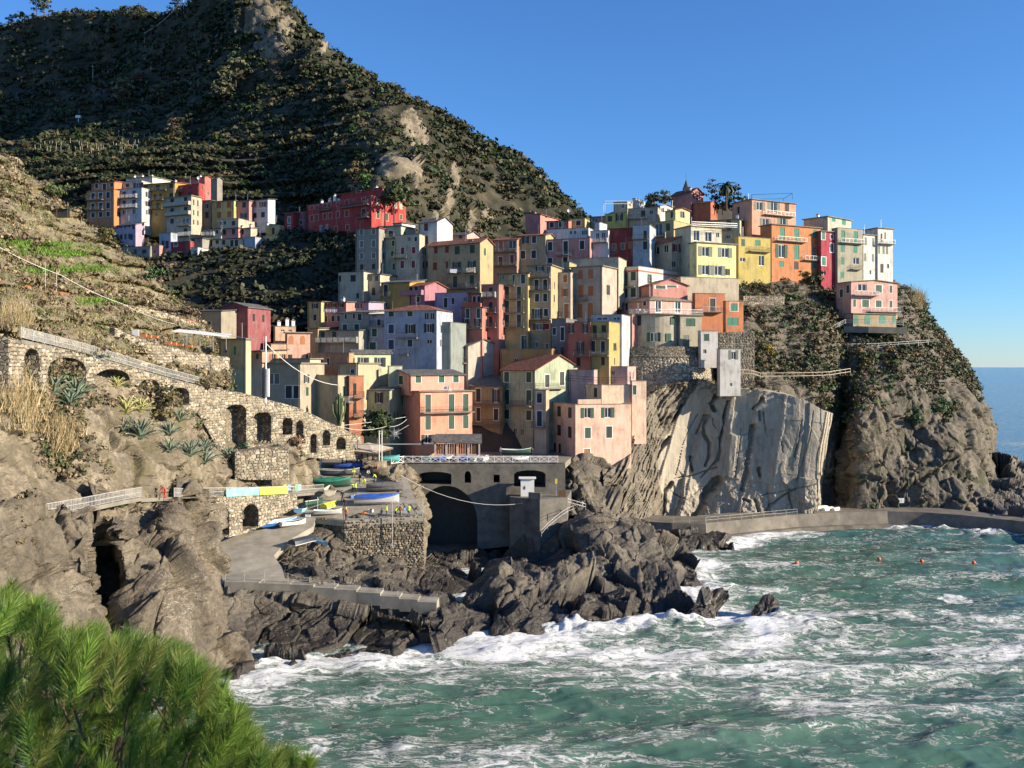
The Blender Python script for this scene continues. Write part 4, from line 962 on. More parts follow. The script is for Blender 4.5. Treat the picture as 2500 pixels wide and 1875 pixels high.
house('rose terraced house between the far yellow and white ones', 608,571,None,490,533,262,A_,'pnk','ps4',[('L',596,500,8,12,'ck'),('L',595,527,7,13,'ou')])
house('white terraced house ending the far right row', 654,608,672,487,536,262,A_,'whi','ps4',[('L',621,500,9,12,'cb'),('L',642,499,8,12,'ob'),('L',[622,642],526,8,12,'ck')])
house('narrow shadowed house in the gap left of the far yellow house', 515,494,None,490,540,264,A_,'brn','ps4',[('L',504,503,8,12,'nw'),('L',505,525,8,14,'dk')])
house('beige annexe with a wide window below the far yellow house', 582,533,None,533,560,256,A_,'bge','f',[('L',544,543,16,12,'nk'),('L',570,545,8,10,'ck')])
house('low pink house with slate roof and stub chimney in the far lower row', 582,540,None,557,584,252,A_,'pnk','ps3',[('L',[548,570],567,7,12,'ck')],(),chim=[(.1,.3,.8)])
house('low beige house with a tank on its roof in the far lower row', 612,582,628,557,584,252,A_,'bge','ps3',[('L',591,566,7,12,'ck')],(),chim=[(.2,.4,1)])
house('low house with a glazed veranda at the left of the far lower row', 540,496,None,559,584,253,A_,'cre','ps3',[('L',[503,512,521],568,7,10,'nw'),('L',[530],566,5,8,'ck')],[('L',496,526,577,'w')])
house('long whitewashed house along the far lane', 593,496,None,582,606,249,A_,'cre','ps2',[('L',[501,515],595,6,14,'dk'),('L',530,591,7,9,'ck'),('L',546,592,7,10,'dk'),('L',[566,577],594,7,14,'dk')])
house('pale blue-white annexe at the right end of the far lane', 623,593,None,578,606,248,A_,'blu','f',[])
house('small grey house next to the dark red one in the far row', 494,467,None,582,606,249,A_,'gry','ps2',[('L',472,589,6,9,'ck')])
house('tiny white store with one dark window below the far lane', 483,466,None,604,628,246,A_,'whi','f',[('L',475,616,9,10,'nk')])
house('small yellow house with two flat roofs right of the far lane', 682,649,694,549,580,254,A_,'yel','f',[('L',667,563,6,16,'dk'),('R',689,558,3,9,'nw')],(),chim=[(.95,.2,.8)])
house('yellow lower cottage in front of the small two roofed house', 677,642,None,575,604,250,A_,'yel','f',[('L',654,589,6,18,'dk')])
house('dark red narrow house with two white windows left of the hotel', 716,695,None,520,574,256,A_,'red','ps3',[('L',[706],537,6,14,'nw+'),('L',[706],558,6,14,'nw+')])
house('dark plum house against the left end of the red hotel', 747,716,None,517,570,258,A_,'mau','ps2',[('L',734,543,7,11,'nw+'),('L',724,566,6,10,'dk')])
house('white store wall under the dark red narrow house', 715,690,None,573,590,252,A_,'blu','f',[])
# the red hotel
house('large dark red hotel with a sunlit crimson end wall', 907,749,991,478,574,240,38,'red','ft',
 [('L',[825,804,793,773,761],497,7,15,'cr+'),('L',[825,806,793,773,761],524,7,14,'cr+'),('L',[847,888],493,8,19,'dk+'),('L',[847],521,8,14,'cr+'),('L',[888],519,9,18,'dk+'),('L',[820,848],559,7,12,'cr+'),('L',[783,797],558,8,16,'nw'),
  ('R',[923,944,965,979],492,6,15,'cy+'),('R',[923],524,7,17,'cg+'),('R',[944],530,7,17,'cg+'),('R',[979],530,5,12,'cg+')],
 [('L',835,903,505,'r'),('L',874,903,533,'r'),('L',780,812,515,'r')],name='hotel',cat='hotel',chim=[(.93,.3,1.6),(.8,.3,1.7),(.72,.3,2.6),(.68,.35,1.6)],ext=2, trim=(.5,.3,.2))
house('upper storey block of the red hotel with white trimmed terrace doors', 933,831,990,459,482,244,38,'red','xt3',[('L',[875,917],468,10,11,'ck+'),('R',[945,964,981],473,7,14,'oy')],[('R',934,977,486,'w')],chim=[(.3,.3,1.2),(.05,.4,1.0)],ext=1)
# upper left block of the old town
B_=31
house('tall grey-brown house with worn stone facade, highest on the left', 925,868,None,557,700,222,B_,'gry','pt3',[('L',[883,912],567,8,13,'ce+'),('L',[883,912],596,8,15,'ce+'),('L',[883,912],625,8,13,'ce+'),('L',[883,912],652,7,12,'ck')],[('L',890,925,670,'r')])
house('pale green-white house beside the tall grey-brown one', 979,926,None,552,695,224,B_,'gre','ps4',[('L',954,571,10,14,'dk'),('L',[939,960],595,6,12,'cg'),('L',[939,958],620,6,12,'cg'),('L',[935,962],652,7,15,'cg')],[('L',928,965,583,'r')])
house('small sunlit white loft behind the pale green-white house', 981,962,1014,545,575,232,B_,'whi','ps3',[('L',971,561,4,7,'nk')])
house('cream house with rust red shutters and one small balcony', 1024,964,None,572,690,221,B_,'bge','f',[('L',999,584,5,9,'nk'),('L',1015,582,6,14,'dk'),('L',[983,1010],612,8,15,'cr'),('L',[982,1009],646,8,17,'cr')],[('L',963,995,632,'r')])
house('white tower house with a dazzling white gable', 1067,1022,1105,541,690,223,B_,'whi','xs14',[('L',[1040],555,9,16,'cr'),('L',[1040],586,9,17,'cr'),('L',[1037],616,5,16,'cr'),('L',[1037],646,13,15,'or')],(),chim=[(.3,.3,1)])
house('pink house with slate roof behind the white gabled tower', 1140,1068,1172,573,612,234,B_,'ppk','xs10',[('L',[1083,1125],582,6,14,'dk'),('L',1098,575,5,5,'nk')],(),chim=[(.1,.4,1)])
house('large yellow-beige house with laundry on its balcony', 1172,1045,1204,592,720,214,B_,'tan','xt14',[('L',[1064,1091],611,8,15,'cr'),('L',[1116,1153],611,11,18,'cg'),('L',[1062],650,9,17,'cr'),('L',[1091],647,5,17,'cr'),('L',[1115,1152],650,9,20,'og'),('L',[1111,1152],688,9,25,'dg'),('R',1184,615,4,16,'cg')],[('L',1097,1126,668,'w'),('L',1136,1163,667,'w'),('L',1095,1166,706,'r')],chim=[(.2,.2,.6)])
house('cream house with a roof terrace at the dark edge of the valley', 888,826,None,664,740,214,B_,'cre','f',[('L',830,680,6,14,'ck'),('L',862,679,12,16,'ck'),('L',873,722,6,12,'dk')])
house('small house with two arched doors beside the cream terrace house', 928,888,None,670,722,215,B_,'bge','ps3',[('L',[905,919],680,6,14,'nk'),('L',894,712,8,18,'ab'),('L',912,711,8,18,'ak')])
house('orange-yellow house with a slate roof and tall dark door', 1000,930,None,690,770,206,B_,'och','ps14',[('L',942,710,9,28,'dk'),('L',942,741,8,14,'ck')],[('L',931,955,725,'r')])
house('plum pink house with dark red roof and solid balcony', 1037,975,1090,698,770,204,35,(.42,.2,.24),'xt12',[('L',984,706,5,11,'nw+'),('L',[1003,1016],708,8,17,'dk'),('L',[997],736,4,8,'nk'),('L',1020,731,9,12,'ck'),('R',1056,698,5,9,'nk')],[('L',972,1035,722,'s')])
# lower left town
house('small yellow house at the left edge of the lower town', 784,751,None,737,800,196,29,'yel','ps4',[('L',769,747,7,12,'ok'),('L',769,775,7,14,'ck')])
house('pink house with laundry under three open windows', 845,784,None,738,795,196,29,'pnk','ps5',[('L',[797,815,833],746,7,12,'or'),('L',[795,813,827],778,7,13,'ck')],(),chim=[(.35,.3,1.0)])
house('violet house with a low slate roof beside the laundry house', 900,846,None,738,775,199,29,'lil','ps5',[('L',856,747,6,14,'ok'),('L',878,747,13,14,'nk')])
house('grey-white house with slate roof and blank lower wall', 900,829,None,764,860,188,29,(.40,.40,.33),'ps12',[('L',[844],773,5,11,'ck'),('L',864,772,5,12,'ck'),('L',878,774,9,18,'dk'),('L',[842,871],802,10,19,'cg')])
house('narrow white house with a plant filled balcony', 938,900,None,768,865,186,29,(.45,.42,.44),'ps6',[('L',914,770,10,7,'nk'),('L',[914],812,11,18,'cg'),('L',[910],845,14,18,'cg'),('L',925,787,8,14,'dk')],[('L',906,937,798,'r')])
house('blue-grey house with a dark red hipped roof and flower balcony', 1066,938,None,757,885,182,29,'blu','ht17',[('L',[955,1001],767,12,16,'cg'),('L',[955],803,12,20,'cu'),('L',[1002],803,11,21,'ok'),('L',[1048],801,11,20,'ok'),('L',[955],841,12,21,'cu'),('L',[1001],838,11,16,'cu'),('L',1048,834,12,9,'nk'),('L',[1041,1055],772,10,16,'nk')],[('L',973,1022,827,'r'),('L',975,1000,868,'r')])
house('low blue-green house tucked right of the blue-grey one', 1100,1066,None,787,850,184,29,(.25,.29,.27),'f',[('L',1076,802,8,19,'cu')])
house('lilac house with flat roof and blue-black shutters', 1144,1062,None,714,800,197,B_,'lil','f',[('L',1088,739,8,22,'dk'),('L',1106,735,6,15,'ck'),('L',1135,731,8,9,'nk'),('L',[1082],766,6,14,'ck'),('L',1106,770,6,20,'ck')])
house('coral upper house with two tall dark windows', 1177,1145,None,717,760,195,B_,'cor','ps4',[('L',[1158,1169],734,7,20,'ck')],[('L',1133,1177,751,'s')])
house('salmon red lower house with laundry balcony', 1177,1128,None,751,830,192,B_,(.5,.2,.16),'ps2',[('L',[1142,1168],765,8,22,'cg'),('L',[1124,1137,1166],788,7,18,'ok')],[('L',1107,1177,803,'r')])
house('tall narrow brick pink house with four small balconies', 1218,1175,None,694,850,194,B_,(.48,.2,.16),'f',[('L',[1198],711,8,22,'dk'),('L',[1198],749,8,22,'dk'),('L',[1198],785,8,22,'dk'),('L',[1193],828,7,10,'ck')],[('L',1178,1212,727,'w'),('L',1178,1212,764,'r'),('L',1178,1212,801,'r')],trim=(.5,.3,.25))
# the tall row in the middle
house('tall yellow house with three pairs of green shutters and balconies', 1289,1219,None,668,862,196,B_,'yel','ps8',[('L',[1254],683,5,22,'dg'),('L',[1277],681,9,24,'dg'),('L',[1228,1216],677,6,12,'nw'),('L',[1238,1267],715,9,27,'dg'),('L',[1238,1267],749,9,27,'dg'),('L',[1238,1267],784,9,29,'dg'),('L',1228,812,8,12,'nk+'),('L',1228,836,9,14,'nu+'),('L',1279,836,11,30,'dg+')],[('L',1219,1258,699,'r'),('L',1219,1281,732,'r'),('L',1219,1281,765,'r'),('L',1219,1281,800,'r')])
house('tall tan house with a white awning and white window surrounds', 1345,1290,None,648,862,196,B_,'tan','ew3',[('L',[1318],656,9,20,'ok'),('L',[1338],660,8,20,'nw'),('L',[1310,1331],696,9,24,'dk+'),('L',[1311,1331],727,9,18,'ck+'),('L',[1311],766,11,22,'ok+'),('L',[1333],763,9,17,'ck+'),('L',[1316],798,14,14,'or'),('L',1336,797,9,13,'cr'),('L',1310,841,6,13,'nk+'),('L',1335,845,6,12,'nk+')],[('L',1290,1345,679,'r',1.2),('L',1293,1343,710,'r'),('L',1296,1345,782,'r')],trim=(.7,.7,.66))
house('beige house with rust shutters left of the large grey-beige one', 1393,1346,None,665,785,200,B_,'gbe','f',[('L',[1355,1380],680,9,19,'cb'),('L',[1354],715,9,20,'cb'),('L',[1379],714,7,19,'ob'),('L',[1353],755,10,22,'cb'),('L',[1383],759,10,32,'db')],[('L',1347,1369,776,'r')])
house('small mustard roof room above the beige rust shuttered house', 1390,1348,None,640,667,205,B_,(.42,.38,.2),'f',[])
house('large grey-beige house with six rust shuttered windows', 1470,1394,1506,650,790,200,B_,'gbe','ew3',[('L',[1417,1442],670,11,21,'cb'),('L',[1418],711,11,28,'db'),('L',[1442],710,12,22,'cb'),('L',[1416],759,11,31,'db'),('L',[1441],757,11,31,'db'),('R',1485,708,8,22,'ck')],[('L',1396,1436,735,'r'),('L',1348,1438,789,'s',.5)])
house('low roof terrace house with ochre parapet above the grey-beige house', 1510,1388,None,628,652,208,B_,'bge','f',[])
house('brownish pink house with two floors of long balconies', 1262,1203,None,585,672,228,B_,(.42,.27,.2),'xt10',[('L',[1223],600,9,22,'db'),('L',[1251],597,17,22,'nb'),('L',[1222],637,9,20,'dr'),('L',[1250],633,8,20,'dr')],[('L',1204,1262,616,'r'),('L',1204,1262,650,'r')])
house('pale yellow house with white trimmed dark shutters', 1332,1262,None,574,668,228,B_,'tan','xt8',[('L',[1283],586,7,17,'ok'),('L',[1304],585,9,17,'ck+'),('L',[1277,1303],622,10,18,'ck+')],(),trim=(.7,.7,.66))
house('rose pink house with white trimmed windows and roof stairs', 1440,1332,None,581,660,225,B_,'pnk','f',[('L',[1343,1421],601,10,20,'ck+'),('L',[1381],604,10,30,'dk+'),('L',[1343],636,10,12,'ck+'),('L',[1380],634,10,12,'ck+')],[('L',1360,1396,625,'r')],trim=(.72,.72,.68))
house('white set-back terrace storey over the rose pink house', 1437,1334,None,556,584,232,B_,'whi','f',[('L',[1394,1404],566,6,14,'nk'),('L',[1424,1432],566,7,14,'nk'),('L',1373,562,7,10,'nk')])
house('white house with a loggia between the rose and dark red houses', 1485,1441,None,562,645,226,B_,(.62,.63,.64),'f',[('L',[1459,1473],578,8,19,'nw'),],[('L',1440,1484,594,'w')])
house('dark red house with orange shutters and white windows', 1546,1486,None,557,650,226,B_,'dre','pt2',[('L',[1499],603,6,16,'oo'),('L',[1521],601,6,16,'oo'),('L',[1538],598,9,17,'co'),('L',[1516,1532],566,6,13,'cr'),('L',1495,569,7,13,'cr')])
house('pale blue house with a shaded balcony', 1586,1545,None,549,650,224,B_,(.45,.5,.52),'f',[('L',[1575],599,9,18,'ck'),('L',[1575],573,7,18,'dk')],[('L',1546,1583,586,'r')])
house('pink house with a peach sunlit side at the top left of the ridge', 1319,1283,1365,524,560,262,B_,'pnk','qt8',[('R',[1333],530,5,5,'nk')],(),chim=[(.5,.1,.8)])
house('reddish house with slate roof and two white framed windows', 1388,1334,None,539,580,250,B_,(.5,.22,.17),'ps10',[('L',[1347,1369],549,9,12,'ck+')],(),trim=(.7,.7,.66))
house('yellow house with a sunlit orange roof parapet and satellite dish', 1428,1387,None,533,575,252,B_,'yel','f',[('L',1412,544,10,12,'ck+')],(),trim=(.7,.7,.66))
house('small dazzling white roof room on the ridge', 1464,1452,1482,543,572,240,B_,'whi','f',[])
house('low dark roofed house left of the pergola on the ridge', 1478,1440,None,529,560,256,B_,(.36,.3,.26),'pt6',[('L',1452,537,14,7,'nw')])
house('yellow-green house under the white pergola', 1532,1477,1552,518,565,250,B_,(.52,.5,.16),'f',[('L',[1489],532,10,17,'cg'),('L',[1512],530,8,18,'ok')])
house('cream roof storey inside the white pergola', 1532,1498,1545,491,520,257,B_,'cre','f',[('L',1520,503,5,9,'nk'),('R',1538,499,6,8,'nk')])
house('bright white block at the top right of the pergola', 1552,1545,1575,484,512,262,B_,'whi','f',[])
house('pale grey terrace house right of the pergola', 1606,1533,None,506,560,248,B_,'gbe','f',[('L',1570,520,9,17,'dk'),('L',[1590],518,9,9,'nk')],[('L',1533,1580,536,'r')])
house('tan house with a wide dark opening and a sunlit yellow side', 1645,1584,1716,538,600,236,38,(.5,.41,.22),'f',[('L',1608,561,18,27,'nk'),('L',1631,553,9,19,'cg')],[('L',1586,1622,582,'r')])
house('weathered grey house with white windows and sunlit gable', 1640,1578,1684,589,700,226,55,(.52,.47,.38),'xt14',[('L',[1602],612,14,18,'nw'),('L',[1626],607,10,18,'nw'),('R',[1651],605,9,18,'or'),('R',[1670],611,5,13,'nk'),('R',1646,645,9,14,'nk')])
house('small cream gabled house with one white window near the top', 1649,1624,1684,512,550,244,58,'bye','xt5',[('L',1640,524,5,14,'dk'),('R',1666,524,9,16,'nw')],(),ext=6)
house('white gabled cottage below the hedge on the ridge', 1612,1594,1642,502,530,252,55,'whi','xw4',[('R',[1618,1632],513,6,10,'nk')])
house('pink hilltop house with slate roof and sunlit gable', 1687,1638,1717,470,512,262,55,'pnk','xt13',[('R',[1694],478,3,14,'ck'),('R',[1702],481,3,14,'ck')],(),chim=[(.2,.3,1.6)],ext=6)
house('small coral red house beside the hilltop gable', 1735,1693,1752,494,520,258,30,'cor','xt7',[('R',1745,505,9,6,'nk')])
house('cream house with black roof edge and a blue door', 1806,1719,None,536,610,242,29,(.55,.5,.34),'ps6',[('L',1731,546,11,13,'ck'),('L',1779,550,11,25,'du'),('L',1778,578,10,6,'nk')],[('L',1750,1789,563,'r')],chim=[(.08,.1,1.2)])
house('large salmon house with a flat overhanging roof near the top', 1836,1788,1943,487,560,245,62,'sal','ew3',[('L',1803,513,5,15,'dk'),('R',[1854],503,12,19,'oe'),('R',[1889],506,13,28,'oe'),('R',1921,507,10,19,'ck'),('R',[1869],542,12,16,'oe'),('R',[1911],541,11,16,'oe')],[('R',1864,1936,528,'w')])
house('orange apartment house with green shutters and long balconies', 1884,1856,2004,548,672,238,64,'ora','ew3',[('R',[1910,1945],570,11,28,'dt'),('R',[1989],571,9,19,'ct'),('R',[1908],613,13,30,'og'),('R',[1945],616,11,32,'dt'),('R',[1988],617,9,28,'de'),('R',[1908],644,11,14,'ct'),('R',[1988],647,9,15,'ct'),('R',1944,648,10,18,'dk')],[('R',1893,1965,591,'w'),('R',1960,2005,637,'w')])
house('low mustard house with one tall teal door', 1803,1792,1881,577,670,233,64,(.52,.42,.14),'f',[('R',[1814],590,8,22,'cg'),('R',[1850],591,12,35,'dt'),('R',[1813],634,12,8,'nk'),('R',1859,636,12,24,'nw')],[('R',1827,1877,616,'r')])
house('bright yellow house with a diners terrace on top', 1701,1684,1797,592,690,218,66,'bye','e',[('R',[1722,1770],614,15,22,'oe'),('R',[1722,1753],659,15,22,'oe'),('R',[1770,1778],664,8,14,'dk')],ext=6)
house('cream upper floor with white awning behind the yellow terrace', 1687,1648,1762,552,596,224,66,(.66,.62,.44),'ew3',[('R',[1700],575,12,24,'oy'),('R',[1729],578,14,22,'oy'),('R',[1752],574,7,10,'ny')])
house('narrow crimson house between the orange and grey-green ones', 2005,1996,2042,565,684,243,66,'crm','ew3',[('R',[2010],576,8,17,'ct+'),('R',[2031],578,7,10,'nk+'),('R',[2031],605,8,20,'nt+'),('R',[2011],638,10,19,'ct+'),('R',[2011],667,10,9,'nw')],trim=(.75,.73,.7))
house('grey-green house with teal shutters and a corner balcony', 2045,2030,2106,556,690,244,66,(.40,.38,.29),'f',[('R',[2058,2089],575,9,26,'dt'),('R',[2057,2088],606,9,18,'ct'),('R',[2057],637,8,17,'ct'),('R',[2090],637,13,15,'nw'),('R',2056,672,8,14,'ct')],[('R',2048,2105,595,'w'),('R',2075,2100,659,'r')])
house('beige house with teal shutters under a white roof pergola', 2021,1962,2078,529,570,252,50,(.55,.54,.42),'ew3',[('R',[2035],537,8,9,'ct'),('R',[2060],543,9,16,'ct')],(),chim=[(.6,.2,1.2)],ext=3)
house('white house with brown eaves beside the grey-green one', 2108,2100,2143,573,690,248,60,'whi','ew3',[('R',[2113,2132],589,5,18,'ce'),('R',[2112,2131],628,5,18,'ce'),('R',2125,665,4,10,'nk')])
house('tall white house at the seaward end of the ridge', 2143,2112,2180,557,690,250,66,'whi','ew3',[('R',[2144,2161],575,4,17,'ce'),('R',[2152],581,4,20,'dk'),('R',[2146,2157,2165],610,5,18,'ce'),('R',[2153],655,7,20,'dk'),('R',2168,650,5,10,'nk')],[('R',2144,2180,597,'w')])
house('pink villa with white balconies alone above the cliff', 2078,2040,2191,688,766,231,70,'ppk','xb6',[('L',[2054],716,7,18,'cg'),('L',2070,706,7,18,'cg'),('R',[2145],705,14,17,'cg'),('R',[2175],706,6,17,'cg'),('R',[2105],702,20,15,'nk'),('R',[2086],740,6,17,'cg'),('R',[2113],741,15,17,'cg'),('R',[2145],742,13,16,'cg'),('R',[2175],743,6,17,'cg')],[('R',2078,2138,723,'w',1.3),('R',2118,2192,763,'w',1.2)],dl=5,ext=1)
house('stone basement with arched green doors under the pink villa', 2083,2066,2188,766,795,230.6,70,(.42,.33,.2),'e',[('R',[2090],780,8,22,'at'),('R',[2118],780,13,24,'at'),('R',[2154],779,14,22,'at'),('R',[2183],779,7,18,'at')],ext=6)
# the corner above the round tower
house('white house with a red stripe under its roof terrace', 1559,1506,1656,650,790,212,40,'whi','f',[('L',[1526],682,11,31,'dg'),('L',[1546],674,11,20,'cg'),('L',[1526],716,11,20,'cg'),('L',[1546],714,11,20,'cg')],[('L',1505,1553,702,'r')],
 extra=lambda r,Ll,Lr,ht,*k: [setattr(o,'color',(.55,.09,.04,1)) for o in [ (lambda Q: (Q.box((-Ll-.02,-.03,ht-1.15),(.03,.0,ht-.75),M_PAINT),Q.box((.0,0,ht-1.15),(.03,Lr,ht-.75),M_PAINT),Q.build('stripe',r))[-1])(MB())]])
house('peach blank walled house with a rounded corner', 1662,1652,1804,676,740,212,72,'bge','f',[],ext=2)
house('pink gabled house with two large green studio windows', 1594,1563,1679,695,745,207,70,'pnk','xt15',[('R',[1613],701,22,15,'cg+'),('R',[1640],699,22,22,'cg+')],trim=(.75,.74,.7),ext=3)
house('pink house with brown hipped roof and white terrace chairs', 1586,1516,1694,733,775,203,62,'ppk','hb24',[('L',[1530],749,6,20,'ck+'),('L',[1574],741,7,15,'ck+'),('R',[1607,1655],749,12,30,'nk+')],trim=(.75,.74,.7),ext=3)
house('tall pink side wall below the hipped roof', 1543,1516,None,768,895,200,45,'pnk','f',[('L',1530,790,7,30,'dk+'),('L',1537,830,5,28,'dk'),('L',1531,870,5,26,'nw')],[('L',1508,1538,812,'r'),('L',1517,1538,850,'r')],dr=4,ext=2)
house('square grey-beige house with green shutters on the bastion', 1661,1655,1713,770,868,200,74,(.45,.41,.31),'ew2',[('R',[1686],787,21,18,'cg'),('R',[1675],832,13,26,'ce')],ext=3)
house('orange house with a recessed dark door', 1697,1690,1770,716,800,208,76,(.58,.24,.13),'f',[('R',[1740],745,12,30,'dk+')],[('R',1710,1762,763,'w',1.2)],trim=(.6,.4,.35),ext=3)
house('orange corner house with teal shutters above the stone wall', 1772,1765,1815,735,812,203,76,(.60,.24,.12),'f',[('R',[1792],749,16,20,'ct+'),('R',[1789],785,26,17,'ct')],trim=(.7,.5,.4),ext=3)
house('narrow white house with one green shuttered window', 1711,1704,1753,808,880,197,80,(.62,.61,.58),'f',[('R',[1725],821,12,23,'cg'),('R',[1721],858,7,9,'nw')],ext=1.5)
house('tall white tower house standing on the cliff edge', 1758,1750,1808,852,955,193,80,(.60,.585,.55),'f',[('R',[1791],866,10,21,'oe'),('R',[1785],939,5,7,'nk')],ext=1)
# by the small harbour
house('pink corner house with green shutters at the foot of the cliff', 1405,1330,1541,988,1135,172,72,(.88,.57,.44),'f',[('L',[1391,1365,1340],1007,8,25,'ck'),('L',[1391,1365,1340],1055,8,25,'ck'),('L',[1366,1354,1342],1095,6,22,'dk'),('R',[1434,1484],1008,14,23,'og'),('R',[1435],1057,13,24,'cg+'),('R',[1487],1055,13,26,'ck+'),('R',[1433],1110,13,26,'db+')],trim=(.7,.66,.6),ext=1)
house('peach upper storey with terrace over the pink corner house', 1469,1375,1541,940,992,177,72,(.88,.62,.46),'f',[('L',[1454,1427,1403],957,8,24,'ck')],[('R',1410,1467,989,'s',.2)],ext=1)
house('peach side wing with one green window against the cliff', 1543,1538,1578,930,1005,178,78,(.88,.64,.48),'f',[('R',1549,952,8,21,'cg')],ext=6)
house('low pink house with a dark door behind the peach terrace', 1532,1448,None,895,945,186,15,(.58,.38,.34),'f',[('L',1460,917,7,26,'dk'),('L',1497,910,7,8,'nw')])
house('low rose roof room left of the dark door', 1450,1389,None,903,940,184,15,(.58,.40,.38),'f',[])
house('pale green gabled house with terracotta roof by the harbour', 1306,1225,1422,904,1090,180,48,(.43,.48,.33),'xt37',[('L',[1291,1237],921,11,23,'cg+'),('L',[1291,1237],971,11,34,'dg+'),('L',[1291,1237],1014,11,22,'cg+'),('L',[1275,1257],1055,7,14,'nu'),('L',1236,1062,9,24,'du'),('R',[1375],890,8,19,'cu+'),('R',[1336],930,10,28,'dk'),('R',[1372],924,10,30,'dk')],[('L',1226,1301,992,'r'),('R',1307,1372,950,'r')],trim=(.6,.62,.5))
house('cream slice of a house between the green gable and the pink corner', 1333,1305,None,953,1095,176,35,(.55,.42,.3),'f',[('L',[1317],970,11,25,'ck'),('L',[1317],1022,11,34,'dk')],[('L',1300,1333,1045,'r')],dr=2)
house('dark yellow house with slate roof left of the green gable', 1226,1150,None,944,1080,184,30,(.35,.28,.14),'ps25',[('L',[1168],965,10,30,'dk'),('L',[1211],966,8,30,'ok'),('L',[1168],1012,9,30,'dk'),('L',[1211],1012,10,26,'ck')],[('L',1150,1226,992,'r'),('L',1150,1226,1038,'r')])
house('white house with slate roof and large blank gable wall', 1143,1044,1220,845,950,190,48,(.48,.44,.37),'xs17',[('L',[1127,1064],867,10,30,'dk'),('L',[1127],901,10,12,'ck'),('L',[1090,1058],899,10,7,'nk')],[('L',1035,1141,888,'r')])
house('lower grey-white wing at the left of the blank gable house', 1046,998,None,851,930,192,40,(.45,.43,.4),'ps6',[('L',1016,872,10,27,'dk')])
house('coral grey house with open shutters above the harbour', 1441,1383,None,788,905,187,29,(.52,.18,.12),'f',[('L',[1395,1429],802,6,21,'ok+'),('L',[1417],850,8,30,'ok'),('L',[1412,1439],883,8,18,'dk')],[('L',1401,1441,870,'r')],trim=(.6,.55,.5))
house('yellow house with two balconies beside the coral one', 1487,1441,1532,786,905,186,24,(.5,.36,.14),'f',[('L',[1452],807,9,32,'dk'),('L',[1474],800,10,20,'ck'),('L',[1448],846,9,26,'dk+'),('L',[1472],847,9,26,'dk+'),('L',1472,882,8,18,'dk')],[('L',1443,1487,827,'r'),('L',1441,1487,870,'r')],trim=(.6,.55,.5))
house('narrow bare stone house with two white framed doors', 1382,1347,None,778,880,189,29,(.2,.19,.18),'f',[('L',[1353],809,8,16,'ck+'),('L',[1373],815,8,30,'dk+'),('L',1355,855,6,14,'dk'),('L',1373,860,8,22,'dk')],trim=(.62,.6,.56))
house('white terrace house with a blue awning over the yellow house', 1518,1443,None,768,790,192,29,(.5,.54,.56),'f',[('L',1470,776,26,9,'nu'),('L',1505,776,16,9,'nk')])
house('ochre garden wall house under the tall yellow one', 1347,1222,None,852,895,187,29,(.42,.25,.1),'f',[('L',[1260,1300],880,10,8,'nk')])
house('pale lime house with bright open windows, half sunlit', 863,861,954,864,960,178,68,(.66,.70,.46),'qs9',[('R',[887,928],884,12,21,'ok'),('R',[908],929,13,23,'ck')])
house('low lime wing right of the half sunlit house', 950,948,982,894,960,176,68,(.52,.57,.4),'f',[])
house('green lower house with slate lean-to roof beside the orange one', 951,884,None,954,1045,172,29,(.40,.43,.28),'ps12',[('L',925,971,9,24,'ok'),('L',921,1017,14,18,'ck')])
house('orange and pink apartment house above the harbour, lower floors', 1026,947,1153,957,1115,170,60,(.76,.38,.26),'e',[('L',[979],977,10,25,'cg'),('L',[978],1022,10,20,'ok'),('L',970,1075,12,34,'dk'),('R',[1045,1102,1137],985,12,40,'dg'),('R',[1045,1102,1137],1033,12,30,'cg'),('R',[1045],1073,14,22,'ok')],[('R',1028,1153,1008,'r',1.1)],trim=(.6,.4,.35))
house('top floor with slate roof over the orange and pink apartment house', 1003,947,1133,916,959,172,60,(.78,.42,.32),'ys12',[('L',[979],928,9,19,'cg'),('R',[1021,1078,1113],926,12,24,'dg')],ext=.5)
house('small orange red house with dark balconies by the palm', 853,848,888,918,1050,166,70,(.56,.25,.15),'f',[('R',[866],950,7,26,'dk'),('R',[866],995,7,26,'dk')],[('R',862,888,972,'r'),('R',862,888,1018,'r')],ext=3)
house('plain olive-beige house with a bright white end wall', 825,733,852,917,1050,165,35,(.47,.41,.28),'f',[('R',[840],957,6,26,'dg'),('R',[843],1012,5,24,'cg')],[('R',838,851,984,'w',1.3)],trim=(.6,.6,.6),ext=3)
house('beige house with dark garage opening behind the utility pole', 733,645,None,888,1010,163,30,(.42,.36,.27),'e',[('L',[668],925,28,25,'nk'),('L',[705,724],957,14,28,'dk')],ext=3)
house('cream roof floor with orange side over the garage house', 757,655,783,877,918,168,35,(.62,.56,.42),'e',[('L',[723],902,34,16,'nk')],ext=1)
house('peach house with orange shutters catching the sun', 701,697,757,813,890,178,68,(.72,.44,.34),'ew3',[('R',[711,739],830,11,20,'ao'),('R',[708,751],872,10,12,'ck')])
house('small peach belvedere with chimneys on the sunny roof', 672,668,722,797,842,182,68,'pea','f',[('R',[690,708],804,8,10,'no')],(),chim=[(.3,.2,.9),(.3,.6,1.4),(.3,.9,1.1)])
house('low peach house in full sun at the left edge of the harbour town', 640,612,700,857,900,172,60,'pea','ps3',[('R',[668,692],872,8,14,'oo'),('L',628,870,6,12,'ck')])
house('peach store wall above the low sunny house', 662,655,700,840,862,177,68,'pea','f',[])
house('orange-brown house in half shade with narrow windows', 852,752,None,862,930,176,25,(.48,.28,.16),'f',[('L',[786,801],883,5,16,'ck'),('L',757,868,6,10,'cr')])
house('beige hut with a thick stone eave', 874,825,None,888,925,170,29,(.5,.42,.28),'ew3',[('L',861,907,9,10,'cg')])
